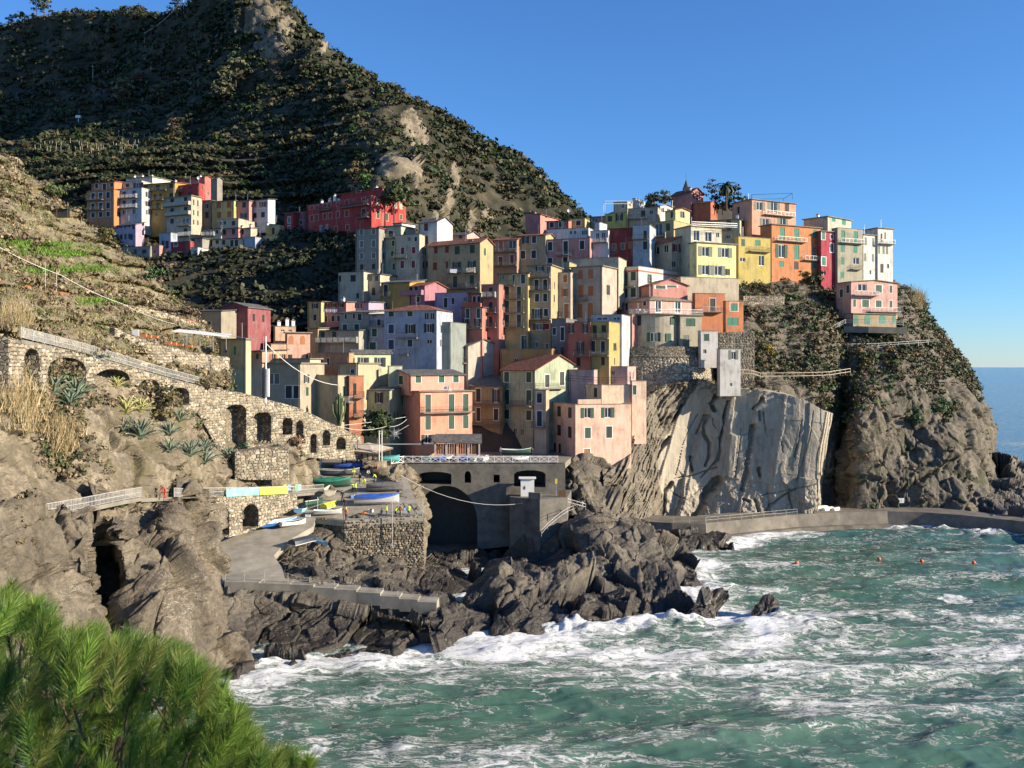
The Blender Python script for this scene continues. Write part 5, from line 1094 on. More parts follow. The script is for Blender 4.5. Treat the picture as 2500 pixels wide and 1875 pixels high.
house('long low house with a white balustrade', 876,775,None,807,860,184,29,(.42,.40,.32),'ps4',[('L',[788,816],817,9,17,'cg')],[('L',775,875,838,'w')])
house('mustard wall house left of the white balustrade', 776,752,None,802,850,186,29,(.42,.33,.2),'ps6',[])
house('yellow cottage with green door and terracotta flower pots', 600,535,613,829,885,150,30,(.6,.52,.32),'ew3',[('L',[573],856,6,20,'dt'),('L',[550],855,6,12,'nk')])
house('maroon gabled barn in the dark valley', 605,537,None,750,830,190,29,(.3,.1,.11),'ys12',[('L',555,775,8,14,'ck')])
house('beige house with bent slate roof in the dark valley', 540,461,None,760,830,186,29,(.35,.31,.24),'ps10',[('L',[492,510],790,9,9,'ck')])
# round tower house on its bastion
rt = thing('round_house', W(1600, 850, 205)-np.array([0, 0, 8]), 'round grey-beige house with green shutters on a stone bastion', 'house')
rc = W(1600, 850, 205); zt = H-(768-HZ)/F*200; zb = H-(850-HZ)/F*200; rad = 5.6
b = MB(); n = 40
def ringp(r, z): return [(r*math.cos(2*math.pi*i/n), r*math.sin(2*math.pi*i/n), z) for i in range(n)]
b.add(ringp(rad, 8+zb-rc[2]-.5)+ringp(rad, 8+zt-rc[2]), [(i, (i+1) % n, n+(i+1) % n, n+i) for i in range(n)]+[tuple(range(n, 2*n))], M_PLASTER)
o = b.build('wall', rt); o.color = (.45, .41, .31, 1)
b = MB(); z = 8+zt-rc[2]; b.add(ringp(rad+.6, z)+ringp(rad+.6, z+.2), [(i, (i+1) % n, n+(i+1) % n, n+i) for i in range(n)]+[tuple(range(n, 2*n)), tuple(range(n))[::-1]], M_CONC); tb = b.build('terrace_slab', rt)
b = MB(); pr = ringp(rad+.5, z+.2)
for i in range(22, 40): rail(b, pr[i], pr[(i+1) % n], 1.0, M_METAL, .3)
b.build('railing', tb)
for u, v, pw, ph, kd in ((1554,783,17,24,'ck'),(1642,783,11,19,'cg'),(1596,823,16,22,'og'),(1632,824,13,20,'cg')):
    k = (u-CX)/F; # ray-circle
    a_ = k*k+1; b2 = -2*(k*rc[0]+rc[1]); c2 = rc[0]**2+rc[1]**2-rad**2; y = (-b2-math.sqrt(max(0, b2*b2-4*a_*c2)))/(2*a_); x = k*y
    ang = math.atan2(x-rc[0], -(y-rc[1])); zz = H-(v-HZ)/F*y
    nx, ny = math.sin(ang), -math.cos(ang)
    add_opening(rt, kd, (x-rc[0]+nx*.12, y-rc[1]+ny*.12, zz-(rc[2]-8)), ang, pw*y/F/max(.5, math.cos(ang)), ph*y/F, (.6, .6, .55))
# ------------------------------------------------------------------ pierced stone walls
def slip_z(y): return 5.5+.245*(y-117.5)
def SP(u, v):                              # point of the sloping harbour floor seen at (u, v)
    y = 55.3/((v-HZ)/F+.245); y = (H-5.5+.245*117.5)/((v-HZ)/F+.245); return W(u, v, y)
class Path:
    def __init__(s, pts):
        s.P = np.array([W(u, HZ, d)[:2] for u, d in pts]); s.L = np.concatenate([[0], np.cumsum(np.linalg.norm(np.diff(s.P, axis=0), axis=1))])
    def at(s, t):
        i = int(np.clip(np.searchsorted(s.L, t)-1, 0, len(s.P)-2)); f = (t-s.L[i])/(s.L[i+1]-s.L[i]); return s.P[i]+(s.P[i+1]-s.P[i])*f
    def dirn(s, t):
        i = int(np.clip(np.searchsorted(s.L, t)-1, 0, len(s.P)-2)); d = s.P[i+1]-s.P[i]; return d/np.linalg.norm(d)
    def s_of(s, u):
        k = (u-CX)/F; g = s.P[:, 0]-k*s.P[:, 1]
        for i in range(len(g)-1):
            if g[i] <= 0 <= g[i+1] or i == len(g)-2 or (i == 0 and g[0] > 0):
                return s.L[i]+(0-g[i])/(g[i+1]-g[i])*(s.L[i+1]-s.L[i])
    def z_of(s, v, t): return H-(v-HZ)/F*s.at(t)[1]
def prof(path, pts):
    q = [(path.s_of(u), v) for u, v in pts]; S = [a for a, _ in q]; Z = [path.z_of(v, a) for a, v in q]
    return lambda t: float(np.interp(t, S, Z))
STONE_UNITS = []
for k in range(10):
    r_ = random.Random(k); b = MB(); j = lambda: r_.uniform(-.06, .06)
    lo = [(-.5, 0, -.5), (.5, 0, -.5), (.5, 0, .5), (-.5, 0, .5)]; q = .1
    hi = [(-.5+q+j(), -1, -.5+q+j()), (.5-q+j(), -1+j()*3, -.5+q+j()), (.5-q+j(), -1, .5-q+j()), (-.5+q+j(), -1+j()*3, .5-q+j())]
    b.add(lo+hi, [(4,5,6,7),(0,1,5,4),(1,2,6,5),(2,3,7,6),(3,0,4,7)], M_STONE1); STONE_UNITS.append(b.mesh('stone'))
def stone_wall(label, pts, top, bot, openings, name='stone_wall', thick=.7, recess=1.6, indiv=300, hh=(.3, .46), ll=(.4, .85), pal=((.34,.29,.205),(.25,.215,.155),(.40,.36,.27),(.30,.25,.17),(.19,.17,.13)), cat='stone wall', core=None, stones=True, outward=1, coping=False, jag=.07, group=None, backm=None, span=None):
    pa = Path(pts); L = pa.L[-1]; tf, bf = prof(pa, top), prof(pa, bot); O = []
    for (u0, u1, vt, vb, arch) in openings:
        a0, a1 = pa.s_of(u0), pa.s_of(u1); c = (a0+a1)/2
        zt, zb = pa.z_of(vt, c), pa.z_of(vb, c); O.append((a0, a1, zb, zt-(zt-zb)*arch, (zt-zb)*arch))
    def hole_top(o, s):
        c, h = (o[0]+o[1])/2, (o[1]-o[0])/2; q = max(0, 1-((s-c)/h)**2); return o[3]+o[4]*math.sqrt(q)
    def solid(s):
        iv = [(bf(s), tf(s))]
        for o in O:
            if o[0]+1e-6 < s < o[1]-1e-6:
                zt = hole_top(o, s); n_ = []
                for a, c in iv:
                    if zt <= a or o[2] >= c: n_.append((a, c)); continue
                    if o[2] > a: n_.append((a, o[2]))
                    if zt < c: n_.append((zt, c))
                iv = n_
        return iv
    org = pa.at(0); root = thing(name, (org[0], org[1], bf(0)), label, cat, group)
    off = np.array([org[0], org[1], bf(0)])
    ss = set(np.arange(0, L, .35).tolist()+[L])
    for o in O: ss |= {o[0], o[1]} | set(np.linspace(o[0], o[1], 13)[1:-1].tolist())
    ss = sorted(x for x in ss if 0 <= x <= L)
    b = MB(); cm = core or M_RUBBLE
    def P3(s, z, q=0):
        p = pa.at(s); d = pa.dirn(s); n = np.array([d[1], -d[0]])*outward; return np.array([p[0]-n[0]*q, p[1]-n[1]*q, z])-off
    for a, c in zip(ss[:-1], ss[1:]):
        if c-a < 1e-4: continue
        m_ = (a+c)/2; e = (c-a)*.02; ia, ic = solid(a+e), solid(c-e)
        if len(ia) != len(ic): ia = ic = solid(m_)
        for (z0, z1), (y0, y1) in zip(ia, ic):
            if z1-z0 < .01 and y1-y0 < .01: continue
            b.add([P3(a, z0), P3(c, y0), P3(c, y1), P3(a, z1)], [(0,1,2,3)], cm)
        b.add([P3(a, tf(a)), P3(c, tf(c)), P3(c, tf(c), thick), P3(a, tf(a), thick)], [(0,1,2,3)], M_CONC if coping else cm)
        for o in O:
            if o[0]-1e-6 <= a and c <= o[1]+1e-6:
                ta, tc = hole_top(o, a), hole_top(o, c)
                b.add([P3(a, ta), P3(c, tc), P3(c, tc, recess), P3(a, ta, recess)], [(0,1,2,3)], cm)
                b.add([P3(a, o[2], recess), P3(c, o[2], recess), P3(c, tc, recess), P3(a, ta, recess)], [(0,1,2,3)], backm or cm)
                b.add([P3(a, o[2]), P3(c, o[2]), P3(c, o[2], recess), P3(a, o[2], recess)], [(0,1,2,3)], cm)
    for o in O:
        for s in (o[0], o[1]): b.add([P3(s, o[2]), P3(s, o[3]), P3(s, o[3], recess), P3(s, o[2], recess)], [(0,1,2,3)], cm)
    for s in (0, L): b.add([P3(s, bf(s)), P3(s, tf(s)), P3(s, tf(s), thick), P3(s, bf(s), thick)], [(0,1,2,3)], cm)
    b.build('masonry', root)
    if coping:
        b = MB()
        for a, c in zip(ss[:-1], ss[1:]):
            q = [P3(a, tf(a)+.002, -.08), P3(c, tf(c)+.002, -.08), P3(c, tf(c)+.002, thick), P3(a, tf(a)+.002, thick)]
            b.add(q+[x+np.array([0,0,.12]) for x in q], [(4,5,6,7),(0,1,5,4),(3,2,6,7)], M_CONC)
        b.build('coping', root)
    if stones:
        r_ = random.Random(hash(label) % 1000 if False else len(label)*7); cand = []
        zmin = min(bf(s) for s in ss); zmax = max(tf(s) for s in ss); z = zmin
        while z < zmax:
            h = r_.uniform(*hh); s = r_.uniform(0, .4)
            while s < L-.2:
                l = r_.uniform(*ll); a, c = s+.02, min(s+l-.02, L); s += l
                za, zb = z+.02, z+h-.02; ok = True
                for q in (a, (a+c)/2, c):
                    if not any(x0-.12 <= za and zb <= x1+.02 for x0, x1 in solid(q)): ok = False; break
                if ok and c-a > .15: cand.append(((a+c)/2, (za+zb)/2, c-a, zb-za))
            z += h
        cand.sort(key=lambda q: -q[2]*q[3]/pa.at(q[0])[1]**2)
        V, Q, Cc = [], [], []
        for i, (s, zc, l, h) in enumerate(cand):
            d = pa.dirn(s)*outward; rz = math.atan2(d[1], d[0]); dep = r_.uniform(.03, jag+.03); col = np.array(r_.choice(pal))*r_.uniform(.75, 1.2); tl = r_.uniform(-.16, .16); h *= r_.uniform(.72, 1.05); l *= r_.uniform(.8, 1.0); p = P3(s, zc+r_.uniform(-.05, .05))
            if i < indiv:
                o = link('stone', STONE_UNITS[i % 10], root, tuple(p), rz, (l, dep, h)); o.rotation_euler[1] = tl; o.color = (*col, 1)
            else:
                me = STONE_UNITS[i % 10]; c_, s_ = math.cos(rz), math.sin(rz); k = len(V)
                for vv in me.vertices:
                    x, y, w_ = vv.co[0]*l+vv.co[2]*h*tl, vv.co[1]*dep, vv.co[2]*h-vv.co[0]*l*tl; V.append((p[0]+x*c_-y*s_, p[1]+x*s_+y*c_, p[2]+w_)); Cc.append(col)
                for f in me.polygons: Q.append([k+x for x in f.vertices])
        if Q:
            o = link('stones', np_mesh('stones', V, Q, M_STONE, col=np.array(Cc)), root); o['kind'] = 'stuff'
    return pa, root

pa_main, w_main = stone_wall('long sunlit stone viaduct wall with a row of arches under the white railing',
 [(20,88),(127,97.5),(305,113),(484,128),(587,136),(731,145.5),(800,151),(882,158)],
 [(20,822),(47,829),(127,847),(203,865),(305,894),(411,924),(484,942),(520,948),(587,958),(653,975),(731,996),(788,1024),(882,1067)],
 [(20,985),(305,990),(484,1010),(540,1110),(700,1115),(882,1125)],
 [(59,97,851,945,.3),(117,210,873,975,.3),(232,316,901,975,.3),(337,391,926,985,.35),(416,462,946,990,.4),(551,601,988,1100,.12),(619,662,1006,1085,.15),(690,714,1019,1062,.3),(723,741,1026,1072,.3),(758,773,1059,1106,.2),(788,806,1050,1088,.3),(821,844,1067,1098,.5)], name='arched_stone_wall', recess=2.2, thick=3.0)
stone_wall('low stone retaining wall on the rock under the tall arches', [(574,130),(640,132),(706,134.5)], [(574,1103),(640,1094),(706,1092)], [(574,1170),(706,1172)], [], indiv=150, thick=2)
stone_wall('stone wall with two boat arches below the banner railing', [(490,121),(560,126),(640,131.5),(725,138)], [(490,1213),(720,1207)], [(490,1300),(559,1312),(600,1302),(640,1285),(720,1240)], [(519,560,1236,1310,.35),(592,631,1231,1290,.4)], indiv=300, thick=1.5, recess=2.5, name='boat_arch_wall')
stone_wall('rough dark stone wall holding up the harbour platform', [(768,138.5),(843,136.4),(1036,138.4)], [(768,1262),(843,1271),(1036,1257)], [(768,1400),(843,1400),(1036,1420)], [], indiv=200, thick=1.0, hh=(.25,.42), ll=(.3,.7), jag=.14, pal=((.2,.17,.12),(.14,.12,.09),(.3,.25,.17),(.1,.085,.07)), coping=False, name='platform_wall')
stone_wall('side of the harbour platform wall facing the inlet', [(1036,138.4),(1010,150)], [(1036,1257),(1010,1225)], [(1036,1420),(1010,1400)], [], indiv=20, thick=.8, jag=.14, pal=((.2,.17,.12),(.14,.12,.09)), name='platform_wall')
stone_wall('dry stone terrace wall with large blocks below the flower pots', [(280,126),(380,132),(480,140),(560,146)], [(280,800),(380,838),(480,862),(560,872)], [(280,870),(380,905),(480,935),(560,955)], [], indiv=150, thick=1, name='terrace_wall')
stone_wall('pale stone terrace wall under the red path', [(300,152),(400,160),(500,167)], [(300,742),(400,762),(500,796)], [(300,782),(400,800),(500,826)], [], indiv=120, thick=1, name='terrace_wall', hh=(.22,.36), ll=(.3,.6), pal=((.5,.44,.32),(.4,.35,.25),(.34,.29,.2)))
stone_wall('long grey rubble terrace wall across the left hillside', [(-30,120),(120,133),(300,146)], [(-30,700),(120,716),(300,765)], [(-30,770),(120,790),(300,820)], [], indiv=160, thick=1, name='terrace_wall', hh=(.22,.4), ll=(.3,.6), pal=((.3,.26,.19),(.22,.19,.14),(.45,.4,.3)))
stone_wall('old rubble terrace wall on the upper left hillside', [(-30,145),(100,152),(200,160)], [(-30,585),(100,612),(200,640)], [(-30,640),(100,668),(200,690)], [], indiv=120, thick=1, name='terrace_wall', hh=(.22,.4), ll=(.3,.6), pal=((.3,.26,.19),(.22,.19,.14),(.42,.37,.28)))
stone_wall('stone supporting wall behind the tall white tower house', [(1755,201),(1842,201)], [(1755,812),(1842,808)], [(1755,960),(1842,962)], [], indiv=150, thick=2, pal=((.36,.3,.21),(.26,.22,.16),(.2,.17,.13)))
stone_wall('small grey retaining wall below the big evergreen shrub', [(1815,213),(1915,216)], [(1815,722),(1915,722)], [(1815,745),(1915,745)], [], indiv=60, thick=1, stones=False)
# bastion under the round house: a battered half cylinder of rubble
bt = thing('stone_bastion', (rc[0]+1, rc[1], 18), 'big rounded rubble stone bastion carrying the round house', 'bastion')
b = MB(); n = 60; lev = [(14, 10.6), (24, 9.6), (33.5, 8.9), (33.7, 9.4), (34.3, 9.4), (34.5, 8.9), (37.5, 8.8)]
zc = lambda v: H-(v-HZ)/F*199
lev = [(zc(985), 10.0), (zc(970), 10.0), (zc(955), 9.9), (zc(875), 9.4), (zc(873), 9.7), (zc(868), 9.7), (zc(867), 9.2), (zc(846), 9.1)]
rings = []
for z, r in lev: rings += [(r*1.15*math.cos(2*math.pi*i/n), r*.85*math.sin(2*math.pi*i/n), z-18) for i in range(n)]
b.add(rings, [(k*n+i, k*n+(i+1) % n, (k+1)*n+(i+1) % n, (k+1)*n+i) for k in range(len(lev)-1) for i in range(n)]+[tuple((len(lev)-1)*n+i for i in range(n))], M_RUBBLE); b.build('masonry', bt)
V, Q, Cc = [], [], []; r_ = random.Random(5); cand = []
for k in range(46):
    z = lev[1][0]+(lev[3][0]-lev[1][0])*(k+.5)/46; rr = np.interp(z, [lev[1][0], lev[2][0], lev[3][0]], [10.0, 9.9, 9.4])
    t_ = math.pi*1.02+r_.uniform(0, .05)
    while t_ < 2*math.pi*.99:
        dt = r_.uniform(.04, .085); cand.append((t_+dt/2, z, dt*rr, rr)); t_ += dt
r_.shuffle(cand)
for i, (t_, z, l, rr) in enumerate(cand):
    p = (rr*1.15*math.cos(t_), rr*.85*math.sin(t_), z-18); rz = math.atan2(math.cos(t_)*1.15, -math.sin(t_)*.85) ; col = np.array(r_.choice(((.36,.32,.25),(.24,.21,.17),(.46,.42,.33),(.17,.15,.12))))
    rz = t_+math.pi/2
    if i < 250: o = link('stone', STONE_UNITS[i % 10], bt, p, rz, (l*.95, r_.uniform(.06, .2), .36)); o.color = (*col, 1)
    else:
        c_, s_ = math.cos(rz), math.sin(rz); k0 = len(V); dep = r_.uniform(.06, .2)
        for vv in STONE_UNITS[i % 10].vertices:
            x, y, w_ = vv.co[0]*l*.95, vv.co[1]*dep, vv.co[2]*.36; V.append((p[0]+x*c_-y*s_, p[1]+x*s_+y*c_, p[2]+w_)); Cc.append(col)
        for f in STONE_UNITS[i % 10].polygons: Q.append([k0+x for x in f.vertices])
o = link('stones', np_mesh('stones', V, Q, M_STONE, col=np.array(Cc)), bt); o['kind'] = 'stuff'

# ------------------------------------------------------------------ harbour floor, bridge, paths, quay
import bmesh
def sheet(name, pts, m, drop=1.0, kind='structure'):
    bm = bmesh.new(); vs = [bm.verts.new(p) for p in pts]; f = bm.faces.new(vs)
    if f.normal.z < 0 or True:
        bm.normal_update()
        if f.normal.z < 0: f.normal_flip()
    r = bmesh.ops.extrude_face_region(bm, geom=[f]); nv = [x for x in r['geom'] if isinstance(x, bmesh.types.BMVert)]
    for v in nv: v.co.z -= drop
    bmesh.ops.triangulate(bm, faces=bm.faces[:]); bm.normal_update()
    me = bpy.data.meshes.new(name); bm.to_mesh(me); bm.free(); me.materials.append(m)
    return tag(link(name, me), None, None, None, kind)
sheet('slipway', [SP(u, v) for u, v in [(470,1330),(500,1352),(530,1385),(548,1426),(700,1423),(688,1385),(668,1356),(700,1322),(765,1285),(770,1264),(843,1272),(1034,1259),(1015,1225),(1000,1180),(975,1150),(930,1133),(880,1118),(800,1135),(780,1180),(745,1200),(690,1235),(640,1278),(560,1300),(470,1310)]], M_RAMP, .8)
DECK = 15.9
def DZ(u, v): return Wz(u, v, DECK)
dk = [(-70,158),(-24.5,158.3),(-16.6,160.2),(8.7,160.2),(10.6,171.5),(10.6,200),(-75,200)]
sheet('harbour_square', [(x, y, DECK) for x, y in dk], M_CONC, 1.0)
M_BRIDGE = plain('shade_darkened_stained_concrete', (.13, .12, .10), .9, var=.45, sc=.5, bs=.4)  # albedo lowered to carry the bridge's cast shadow along with its stains
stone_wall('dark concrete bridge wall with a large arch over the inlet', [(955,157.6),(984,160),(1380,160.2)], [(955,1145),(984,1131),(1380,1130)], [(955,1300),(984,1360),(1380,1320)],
 [(1022,1102,1152,1183,.25),(1134,1150,1150,1179,.4),(1205,1220,1159,1178,.01),(1255,1332,1148,1190,.25),(1014,1165,1186,1345,.55)], name='bridge', cat='bridge', core=M_BRIDGE, stones=False, recess=6, thick=1.0, coping=True, backm=M_DARKMETAL)  # near-black recess backs stand in for the shade inside the openings
# X railing of the bridge
rl = thing('bridge_railing', (-24, 158, DECK), 'pale metal railing with crossed bars along the bridge edge', 'railing')
pr = Path([(955,157.3),(984,159.7),(1362,159.9)]); nb_ = 19; off = np.array([-24, 158, DECK])
zr = lambda s: DECK+.15
for i in range(nb_+1):
    s = pr.L[-1]*i/nb_; p = np.array([*pr.at(s), zr(s)])-off+np.array([0, .12, 0]); b = MB(); b.bar(p, p+np.array([0,0,1.15]), .075, M_WHITE); b.build('post', rl)
    if i < nb_:
        q = np.array([*pr.at(pr.L[-1]*(i+1)/nb_), zr(s)])-off+np.array([0, .12, 0]); up = np.array([0,0,1.05]); lo = np.array([0,0,.1]); b = MB()
        b.bar(p+up, q+up, .07, M_WHITE); b.bar(p+lo, q+lo, .05, M_WHITE); b.bar(p+lo, q+up, .045, M_WHITE); b.bar(p+up, q+lo, .045, M_WHITE); b.build('crossed_panel', rl)

def railing(label, pts, h=1.05, every=2.0, m=None, step=.2, r=.028, post=.055, name='railing', bars=True, rails=(1.0, .5), group=None):
    m = m or M_METAL; P = [np.array(p, float) for p in pts]; o0 = P[0]; root = thing(name, o0, label, 'railing', group)
    Ls = [np.linalg.norm(b_-a_) for a_, b_ in zip(P[:-1], P[1:])]; T = sum(Ls); n = max(1, round(T/every))
    def at(s):
        for a_, b_, l in zip(P[:-1], P[1:], Ls):
            if s <= l+1e-6: return a_+(b_-a_)*s/l
            s -= l
        return P[-1]
    pts_ = [at(T*i/n) for i in range(n+1)]
    for p in pts_:
        b = MB(); b.bar(p-o0, p-o0+np.array([0,0,h]), post, m); b.build('post', root)
    for p, q in zip(pts_[:-1], pts_[1:]):
        b = MB(); up = np.array([0,0,h])
        for rr in rails: b.bar(p-o0+up*rr, q-o0+up*rr, r*1.5, m)
        if bars:
            b.bar(p-o0+up*.1, q-o0+up*.1, r, m); k = max(1, int(np.linalg.norm(q-p)/step))
            for i in range(1, k): x = p-o0+(q-p)*i/k; b.bar(x+up*.1, x+up, r*.6, m, 3)
        b.build('rail_panel', root)
    return root
def pth(name, pts, width, m, side=1, thick=.4):
    P = [np.array(p) for p in pts]; Lf, Rt = [], []
    for i, p in enumerate(P):
        d = (P[min(i+1, len(P)-1)]-P[max(i-1, 0)])[:2]; d /= np.linalg.norm(d); n = np.array([-d[1], d[0], 0])
        Lf.append(p); Rt.append(p+n*width*side)
    b = MB(); k = len(P); b.add(Lf+Rt+[x-np.array([0,0,thick]) for x in Lf], [(i, i+1, k+i+1, k+i) for i in range(k-1)]+[(i, i+1, 2*k+i+1, 2*k+i) for i in range(k-1)], m)
    o = b.build(name); o['kind'] = 'structure'; return o
lp = [W(-120,1300,71.5), W(0,1279,78), W(90,1264,83), W(200,1243,90), W(300,1222,96.5), W(345,1214,101)]
pth('coast_path', lp, 2.2, M_CONC); railing('grey railing of the coast path above the lower left cliff', [p+np.array([0,.1,0]) for p in lp], every=2.1)
lp2 = [W(345,1217,103), W(430,1213,110), W(490,1212,121.3), W(560,1210,126.3), W(640,1208,131.8), W(725,1205,138.2), W(790,1200,144)]
pth('promenade', lp2, 2.2, M_CONC); railing('grey railing of the promenade above the two boat arches', [p+np.array([0,.1,0]) for p in lp2[2:]], every=2.3)
railing('short rusty railing beside the climbers in red', [W(425,1214,107), W(462,1216,112)], every=1.5)
ur = [np.array([*pa_main.at(pa_main.s_of(u)), 0]) for u in (47,127,203,305,411,484)]
for p, v in zip(ur, (829,847,865,894,924,942)): p[2] = H-(v-HZ)/F*p[1]+.12; p[1] += .3
railing('long white railing on top of the arched stone wall', ur, every=2.6)
up_path = [p+np.array([0,.1,-.08]) for p in ur]; pth('upper_path', up_path, 2.6, M_CONC)
railing('thin guard railing of the harbour platform corner', [SP(1036,1256), SP(1020,1232)], h=1.0, every=2, bars=False)
# concrete steps of the bathing ledge, each slab a block
ldg = thing('ledge_steps', W(550,1432,117.3), 'grey concrete ledge steps running down along the rocks to the water', 'steps')
o0 = np.array(ldg.location); sp = [(548,1420,117.0),(632,1424,116.7),(707,1427,116.4),(765,1434,116.0),(816,1439,115.6),(870,1446,115.2),(928,1455,114.6),(975,1462,114.2),(1020,1469,113.8),(1066,1477,113.4)]
for (u0,v0,d0),(u1,v1,d1) in zip(sp[:-1], sp[1:]):
    p, q = W(u0,v0,d0), W(u1,v0+2,d1); b = MB(); dr_ = np.array([0,0,-1.5]); bk = np.array([.1,2.6,0]); z_ = (p[2]+q[2])/2; p[2] = q[2] = z_; p -= o0; q -= o0
    c = [p, q, q+bk, p+bk]; b.add([x+dr_ for x in c]+c, [(4,5,6,7),(0,1,5,4),(1,2,6,5),(3,0,4,7)], M_RAMP); st_ = b.build('step', ldg)
rp = [W(550,1424,117.5), W(596,1424,117.4), W(645,1424,117.4), W(703,1426,117.3), W(756,1436,117), W(816,1444,116.6), W(868,1452,116), W(921,1462,115.3), W(971,1470,114.7), W(1064,1484,113.9)]
rr_ = thing('rope_railing', rp[0], 'thin rope railing on posts along the ledge steps', 'railing')
for i, p in enumerate(rp):
    b = MB(); x = p-rp[0]; b.bar(x, x+np.array([0,0,1.35]), .05, M_METAL); b.build('post', rr_)
    if i:
        for hz_ in (1.3, .7):
            a_, c_ = rp[i-1]-rp[0]+np.array([0,0,hz_]), x+np.array([0,0,hz_]); b = MB(); b.path([a_+(c_-a_)*t_-np.array([0,0,.14*4*t_*(1-t_)]) for t_ in np.linspace(0,1,6)], .035, M_METAL, 3); b.build('rope', rr_)
# quay
qp = [(1515,1250,184),(1569,1273,181.5),(1640,1277,180),(1723,1279,179),(1724,1277,180.5),(1800,1270,183.5),(1880,1262,187),(1947,1256,190.4),(2050,1251,192.5),(2166,1248,194.4),(2260,1251,192.5),(2345,1257,189.5),(2500,1273,181.6),(2700,1300,170)]
b = MB(); tp = [Wz(u, v, 2.9) for u, v, d in qp]; tp[0] = W(1515,1250,184)*1.0; tp[0][2] = 2.9
bk = [p+np.array([0,9,0]) for p in tp]; dn = [p+np.array([.0,-.9,-3.4]) for p in tp]; stp = [p+np.array([0,-.5,-2.2]) for p in tp]; k = len(tp)
fs = [(i, i+1, k+i+1, k+i) for i in range(k-1)]+[(2*k+i, 2*k+i+1, i+1, i) for i in range(k-1)]
b.add(tp+bk+dn, fs, M_QUAY); o = b.build('quay'); o['kind'] = 'structure'
b = MB()
for i in range(4, 9):      # low wave-washed footing step
    p, q = dn[i].copy(), dn[i+1].copy(); p[2] = q[2] = .55; c = [p+np.array([0,-1.3,0]), q+np.array([0,-1.3,0]), q+np.array([0,.6,0]), p+np.array([0,.6,0])]
    b.add(c+[x-np.array([0,0,1.5]) for x in c], [(0,1,2,3),(4,5,1,0)], M_QUAY)
o = b.build('quay_footing'); o['kind'] = 'structure'
railing('thin railing along the quay under the pale cliff', [p+np.array([0,.2,0]) for p in tp[1:4]], bars=False, every=2.8, r=.015)
railing('thin railing on the outer quay, right of the stairs', [p+np.array([0,.2,0]) for p in tp[4:8]], bars=False, every=2.8, r=.015)
railing('wooden fence along the cliff garden beside the white tower', [W(1808,917,197), W(1846,918,198), W(1852,925,198.5), W(1950,924,200.5), W(2020,922,204), W(2076,913,212)], h=1.2, bars=False, every=2.5, m=M_PALEWOOD, r=.05, post=.07, name='wooden_fence', rails=(1.0,.45))
railing('pale fence on the garden terrace below the pink villa', [W(2070,852,224), W(2150,850,225.5), W(2266,842,228)], h=1.15, bars=False, every=2.6, m=M_WHITE, r=.03, post=.06, name='garden_fence', rails=(1.0,.6))
railing('white stair railing left of the pink villa', [W(2034,806,229), W(2066,790,230), W(2120,792,227.5), W(2205,796,227)], h=1.1, bars=False, every=2.0, m=M_WHITE, r=.03, name='stair_railing', rails=(1.0,.65,.3))
pth('villa_terrace', [W(2060,796,229), W(2120,797,227.5), W(2215,800,226.5)], 5, M_CONC, 1, 1.5)
# tower block by the bridge with steps and kiosk
def block(name, label, cat, pts, z0, z1, m, kind=None):
    pts = [np.array(p[:2]) for p in pts]; k = len(pts); c = np.mean(pts, 0)
    b = MB(); b.add([(*(p-c), 0) for p in pts]+[(*(p-c), z1-z0) for p in pts], [tuple(range(k))[::-1], tuple(range(k, 2*k))]+[(i, (i+1) % k, k+(i+1) % k, k+i) for i in range(k)], m)
    o = b.build(name, loc=(c[0], c[1], z0)); tag(o, label, cat, None, kind); return o
zt_ = H-(1215-HZ)/F*156
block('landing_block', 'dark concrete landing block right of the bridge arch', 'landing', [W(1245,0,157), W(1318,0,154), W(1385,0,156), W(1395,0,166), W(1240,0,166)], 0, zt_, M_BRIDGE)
block('landing_parapet', 'short sunlit concrete parapet on the landing', 'parapet', [W(1290,0,155), W(1320,0,154.2), W(1321,0,154.6), W(1291,0,155.4)], zt_+.004, zt_+1.0, M_CONC)
def kiosk():
    p = Wz(1288, 1214, zt_); t_ = thing('kiosk', (p[0], 158, zt_), 'white wooden kiosk in the shade beside the bridge', 'kiosk'); b = MB(); b.box((-1.1,-.7,0.01),(1.1,.9,2.9), M_WHITE); b.build('wall', t_); b = MB(); b.box((-1.4,-1,2.9),(1.4,1.2,3.05), M_WHITE); b.build('roof', t_); b = MB(); b.box((-.55,-.76,1.2),(-.35,-.703,1.7), M_DARKMETAL); b.build('window', t_)
kiosk()
p = W(1358, 1212, 158); t_ = thing('signpost', p, 'small yellow sign on a pole by the landing', 'sign'); b = MB(); b.bar((0,0,0),(0,0,2.9),.04,M_METAL); b.build('pole', t_)
M_YEL = plain('yellow_sign_paint', (.75,.55,.05), .5, var=.05); b = MB(); b.box((-.18,-.08,2.1),(.18,-.043,2.9), M_YEL); b.build('sign_plate', t_)
b = MB(); b.box((-.6,-.25,0),(.6,.25,1.1), M_WOOD, taper=.03); tag(b.build('bin', loc=tuple(W(1372,1213,157))), 'brown wooden crate standing by the yellow sign', 'crate')
railing('steel handrail down the rock steps from the landing', [W(1322,1310,150), W(1340,1290,151), W(1380,1258,153), W(1400,1250,155)], h=1.0, bars=False, every=1.6)
railing('steel railing beside the rock steps above the inlet', [W(1385,1232,156), W(1412,1240,157), W(1430,1245,158)], h=1.0, bars=False, every=1.6)
